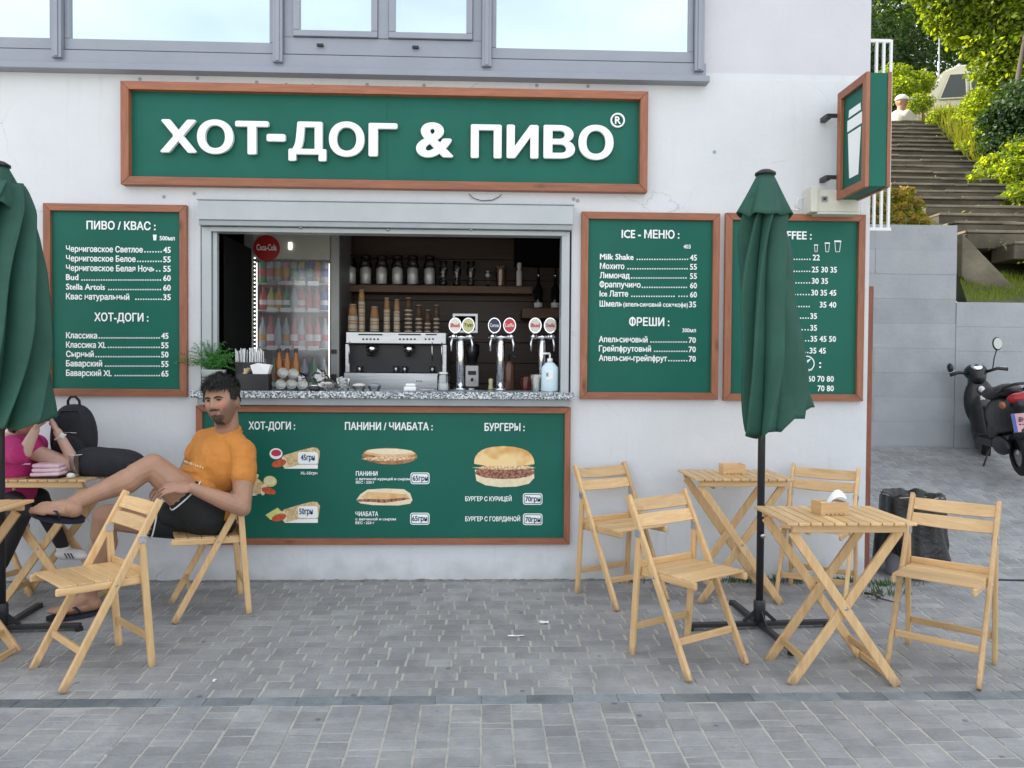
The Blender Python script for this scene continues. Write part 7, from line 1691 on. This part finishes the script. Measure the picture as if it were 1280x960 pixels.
bb_ = [(1182,172,9.6,.20),(1203,190,8.9,.24),(1222,208,8.3,.24),(1240,222,7.9,.24),(1258,238,7.5,.22),(1275,250,7.2,.22),(1292,262,7.0,.24),(1262,222,7.8,.26),(1283,236,7.5,.26),(1243,200,8.4,.28),(1172,158,10.6,.22),(1195,157,10.3,.26),(1215,152,10.1,.30),(1234,142,9.8,.36),(1250,150,9.4,.40),(1240,120,9.9,.42),(1262,130,9.3,.36),(1215,175,9.6,.34),(1235,190,9.0,.34),(1222,205,8.9,.24),(1250,212,8.5,.28),(1128,112,12.0,.40),(1145,105,12.2,.42),(1118,95,12.4,.4),(1150,128,11.6,.3),(1262,232,8.2,.26),(1275,246,7.9,.24),(1290,255,7.7,.26),(1255,205,8.5,.28),(1185,158,10.2,.24),(1200,168,9.9,.26),(1222,158,9.8,.26),(1225,160,9.4,.34),(1205,178,9.5,.28),(1228,186,9.0,.30),(1212,198,9.1,.20),(1240,200,8.7,.26),(1245,215,8.5,.20),(1180,165,10,.22)]
edge = []; re_ = random.Random(8)
for i in range(46):
    y = 3.9+7.0*re_.random(); k = re_.random(); edge.append((xr_(y)+.15+.95*k, y, hill(xr_(y)+.15+.95*k, y)+.10+.25*k, re_.uniform(.18,.34), re_.uniform(.18,.30), re_.uniform(.16,.30)))
leaves('foliage', clump_px(bb_)+edge, 60000, .075, M['leaf_bright'], t, seed=33)
t = thing('tall_grass', (P(1185,170,9.8).x, 9.8, hill(9.2,9.8)), 'tall dry yellow green grass beside the upper steps below the van', 'grass')
gb = MB(); rr = random.Random(41)
for i in range(1300):
    k = rr.random(); y = 10.9-3.4*k+rr.gauss(0,.15); x = xr_(y)+.08+abs(rr.gauss(0,.42)); z = hill(x,y); h = rr.uniform(.15,.50); dx, dy = rr.gauss(0,.12), rr.gauss(0,.10); s_ = .010
    gb._add([(x-s_,y,z-.02),(x+s_,y,z-.02),(x+dx*.5+s_,y+dy*.5,z+h*.6),(x+dx,y+dy,z+h),(x+dx*.5-s_,y+dy*.5,z+h*.6)], [(0,1,2,4),(4,2,3)])
o = gb.build('blades', M['leaf_dry'], t, world=True); o['kind'] = 'stuff'
t = thing('wild_plants', (5.3, 4.6, hill(5.3,4.6)), 'reddish and yellow green weeds left of the stair foot above the grey wall', 'weeds')
gb = [(1092,276,3.6,.10),(1108,277,3.6,.10),(1124,278,3.6,.09),(1140,278,3.6,.09),(1155,279,3.6,.07),(1112,272,3.9,.13),(1135,275,3.9,.11),(1152,278,3.8,.09),(1098,262,4.0,.13),(1118,245,4.6,.14),(1128,262,4.3,.13),(1140,255,4.5,.13),(1120,272,4.2,.10),(1150,272,4.2,.09),(1108,262,4.3,.12),(1133,240,4.9,.10),(1100,250,4.4,.12),(1095,270,4.2,.10)]
leaves('foliage', clump_px(gb), 5200, .050, M['leaf_weed'], t, seed=35); leaves('foliage', clump_px([(a,b+8,c,d_) for a,b,c,d_ in gb]), 1600, .06, M['leaf_bright'], t, seed=36)
# grass strip on the low wall, leaf litter
gb = MB()
for i in range(4200):
    x = xm+.05+rr.random()*2.6; y = WY+.3+rr.random()*.9; z = hill(x,y); h = rr.uniform(.03,.10); s_ = .004
    gb._add([(x-s_,y,z-.01),(x+s_,y,z-.01),(x+rr.gauss(0,.03),y+rr.gauss(0,.02),z+h)], [(0,1,2)])
tag(gb.build('wall_top_grass', M['leaf_bright']), 'short green grass on top of the low concrete wall above the scooter', 'grass', kind='stuff')
gb = MB()
for i in range(260):
    k = rr.randrange(1,24); y = 3.1+.305*k+rr.uniform(.0,.25); z = stz(3.1+.305*k)+.035; x = rr.choice((rr.uniform(6,xr_(y)), xr_(y)-abs(rr.gauss(0,.25)), 6.0+abs(rr.gauss(0,.15)))); a = rr.uniform(0,6.28); L_ = rr.uniform(.03,.07)
    if y < WY+.4: continue
    c, s_ = cos(a)*L_, sin(a)*L_; gb._add([(x,y,z),(x+c*.5-s_*.3,y+s_*.5+c*.3,z+.01),(x+c,y+s_,z+.02),(x+c*.5+s_*.3,y+s_*.5-c*.3,z+.006)], [(0,1,2,3)])
tag(gb.build('leaf_litter', M['leaf_dry']), 'fallen leaves scattered on the stone steps', 'leaves', kind='stuff')
t = thing('stair_sprig', (P(1207,232,6.4).x, 6.2, stz(6.2)+.08), 'small yellow green sprig growing between the steps', 'plant')
leaves('foliage', [(t.location.x, t.location.y, t.location.z+.05, .10,.08,.05)], 60, .08, M['leaf_bright'], t, seed=44)

# ---- van half hidden by the leaves
vp = P(1228, 150, 14.3)
v = thing('parked_van', (vp.x+.9, 14.6, hill(vp.x+.9,14.3)-.30), 'cream van half hidden by leaves at the top of the stairs', 'van', None, radians(-12))
VB = pmat('cream_van_paint', (.62,.58,.40), (.68,.63,.45), scale=3, rough=.35, coat=.3)
def vsec(z): return 0
LEN, WD, HT = 4.6, 1.8, 2.05
prof = [(-2.3,.35),(-2.3,1.0),(-2.12,1.45),(-1.85,1.88),(-1.5,2.02),(1.2,2.05),(1.7,1.9),(2.05,1.25),(2.3,1.05),(2.35,.35)]
m = MB(); k = len(prof); secs = [(-.90,.0),(-.86,.04),(.86,.04),(.90,.0)]
def tum(z): return 1-.14*smooth01((z-1.0)/1.05)
vs = []
for (yy, g_) in ((-.9,0),(.9,0)):
    for x_, z_ in prof: vs.append((x_, yy*tum(z_), z_))
m._add(vs, [tuple(range(k)), tuple(range(2*k-1,k-1,-1))]+[(i,i+k,(i+1)%k+k,(i+1)%k) for i in range(k)]); m.build('body', VB, v, bevel=.05, seg=3)
M['van_glass'] = pmat('van_window_glass', (.05,.06,.05), rough=.08)
for (xa_, xb_, xc_, xd_) in ((-1.98,-1.35,-1.35,-1.72),(-1.25,-.35,-.35,-1.25),(-.22,.62,.62,-.22),(.75,1.75,1.45,.75)):
    m = MB(); f = lambda x, z: (x, -.9*tum(z)-.012, z); q = [f(xa_,1.15), f(xb_,1.15), f(xc_,1.78), f(xd_,1.78)]; q2 = [(a, b+.02, c) for a, b, c in q]
    m._add(q+q2, [(0,1,2,3),(7,6,5,4)]+[(i,i+4,(i+1)%4+4,(i+1)%4) for i in range(4)]); m.build('side_window', M['van_glass'], v)
    m = MB()
    for i in range(4): m.beam(Vector(q[i])-Vector((0,.006,0)), Vector(q[(i+1)%4])-Vector((0,.006,0)), .03, .016, (0,1,0))
    m.build('window_trim', VB, v)
for x_ in (-1.5,1.55):
    for s in (-1,1):
        m = MB(); m.lathe([(.20,-.09),(.31,-.09),(.33,-.05),(.33,.05),(.31,.09),(.20,.09)], 24, (x_,s*.80,.33), RX); m.build('wheel', M['rubber'], v, smooth=True)
m = MB(); m.bb(-2.36,-2.30,-.8,.8,.35,.52); m.build('rear_bumper', M['black_plastic'], v, bevel=.02); m = MB(); m.bb(2.30,2.40,-.85,.85,.35,.55); m.build('front_bumper', M['black_plastic'], v, bevel=.02)
for s in (-1,1):
    m = MB(); m.bb(-2.33,-2.29,s*.78-.06,s*.78+.06,.7,1.0); m.build('tail_light', pmat('van_red_lens', (.3,.01,.01), rough=.2), v, bevel=.01)
m = MB(); m.bb(-1.2,.5,-.55,.55,2.06,2.09); m.build('roof_rack', M['steel'], v, bevel=.01)
# thin lamp post in the wood
pp = P(1173, 92, 15); t = thing('lamp_post', (pp.x, 15, hill(pp.x,15)), 'thin pale pole standing behind the van among the trees', 'pole'); m = MB(); m.tube([(0,0,0),(0,0,4.2)], [.035,.02], 8); m.build('pole', M['steel'], t, smooth=True); m = MB(); m.ball((0,0,4.25), (.10,.10,.06), 12, 8); m.build('lamp_head', M['black_plastic'], t, smooth=True)
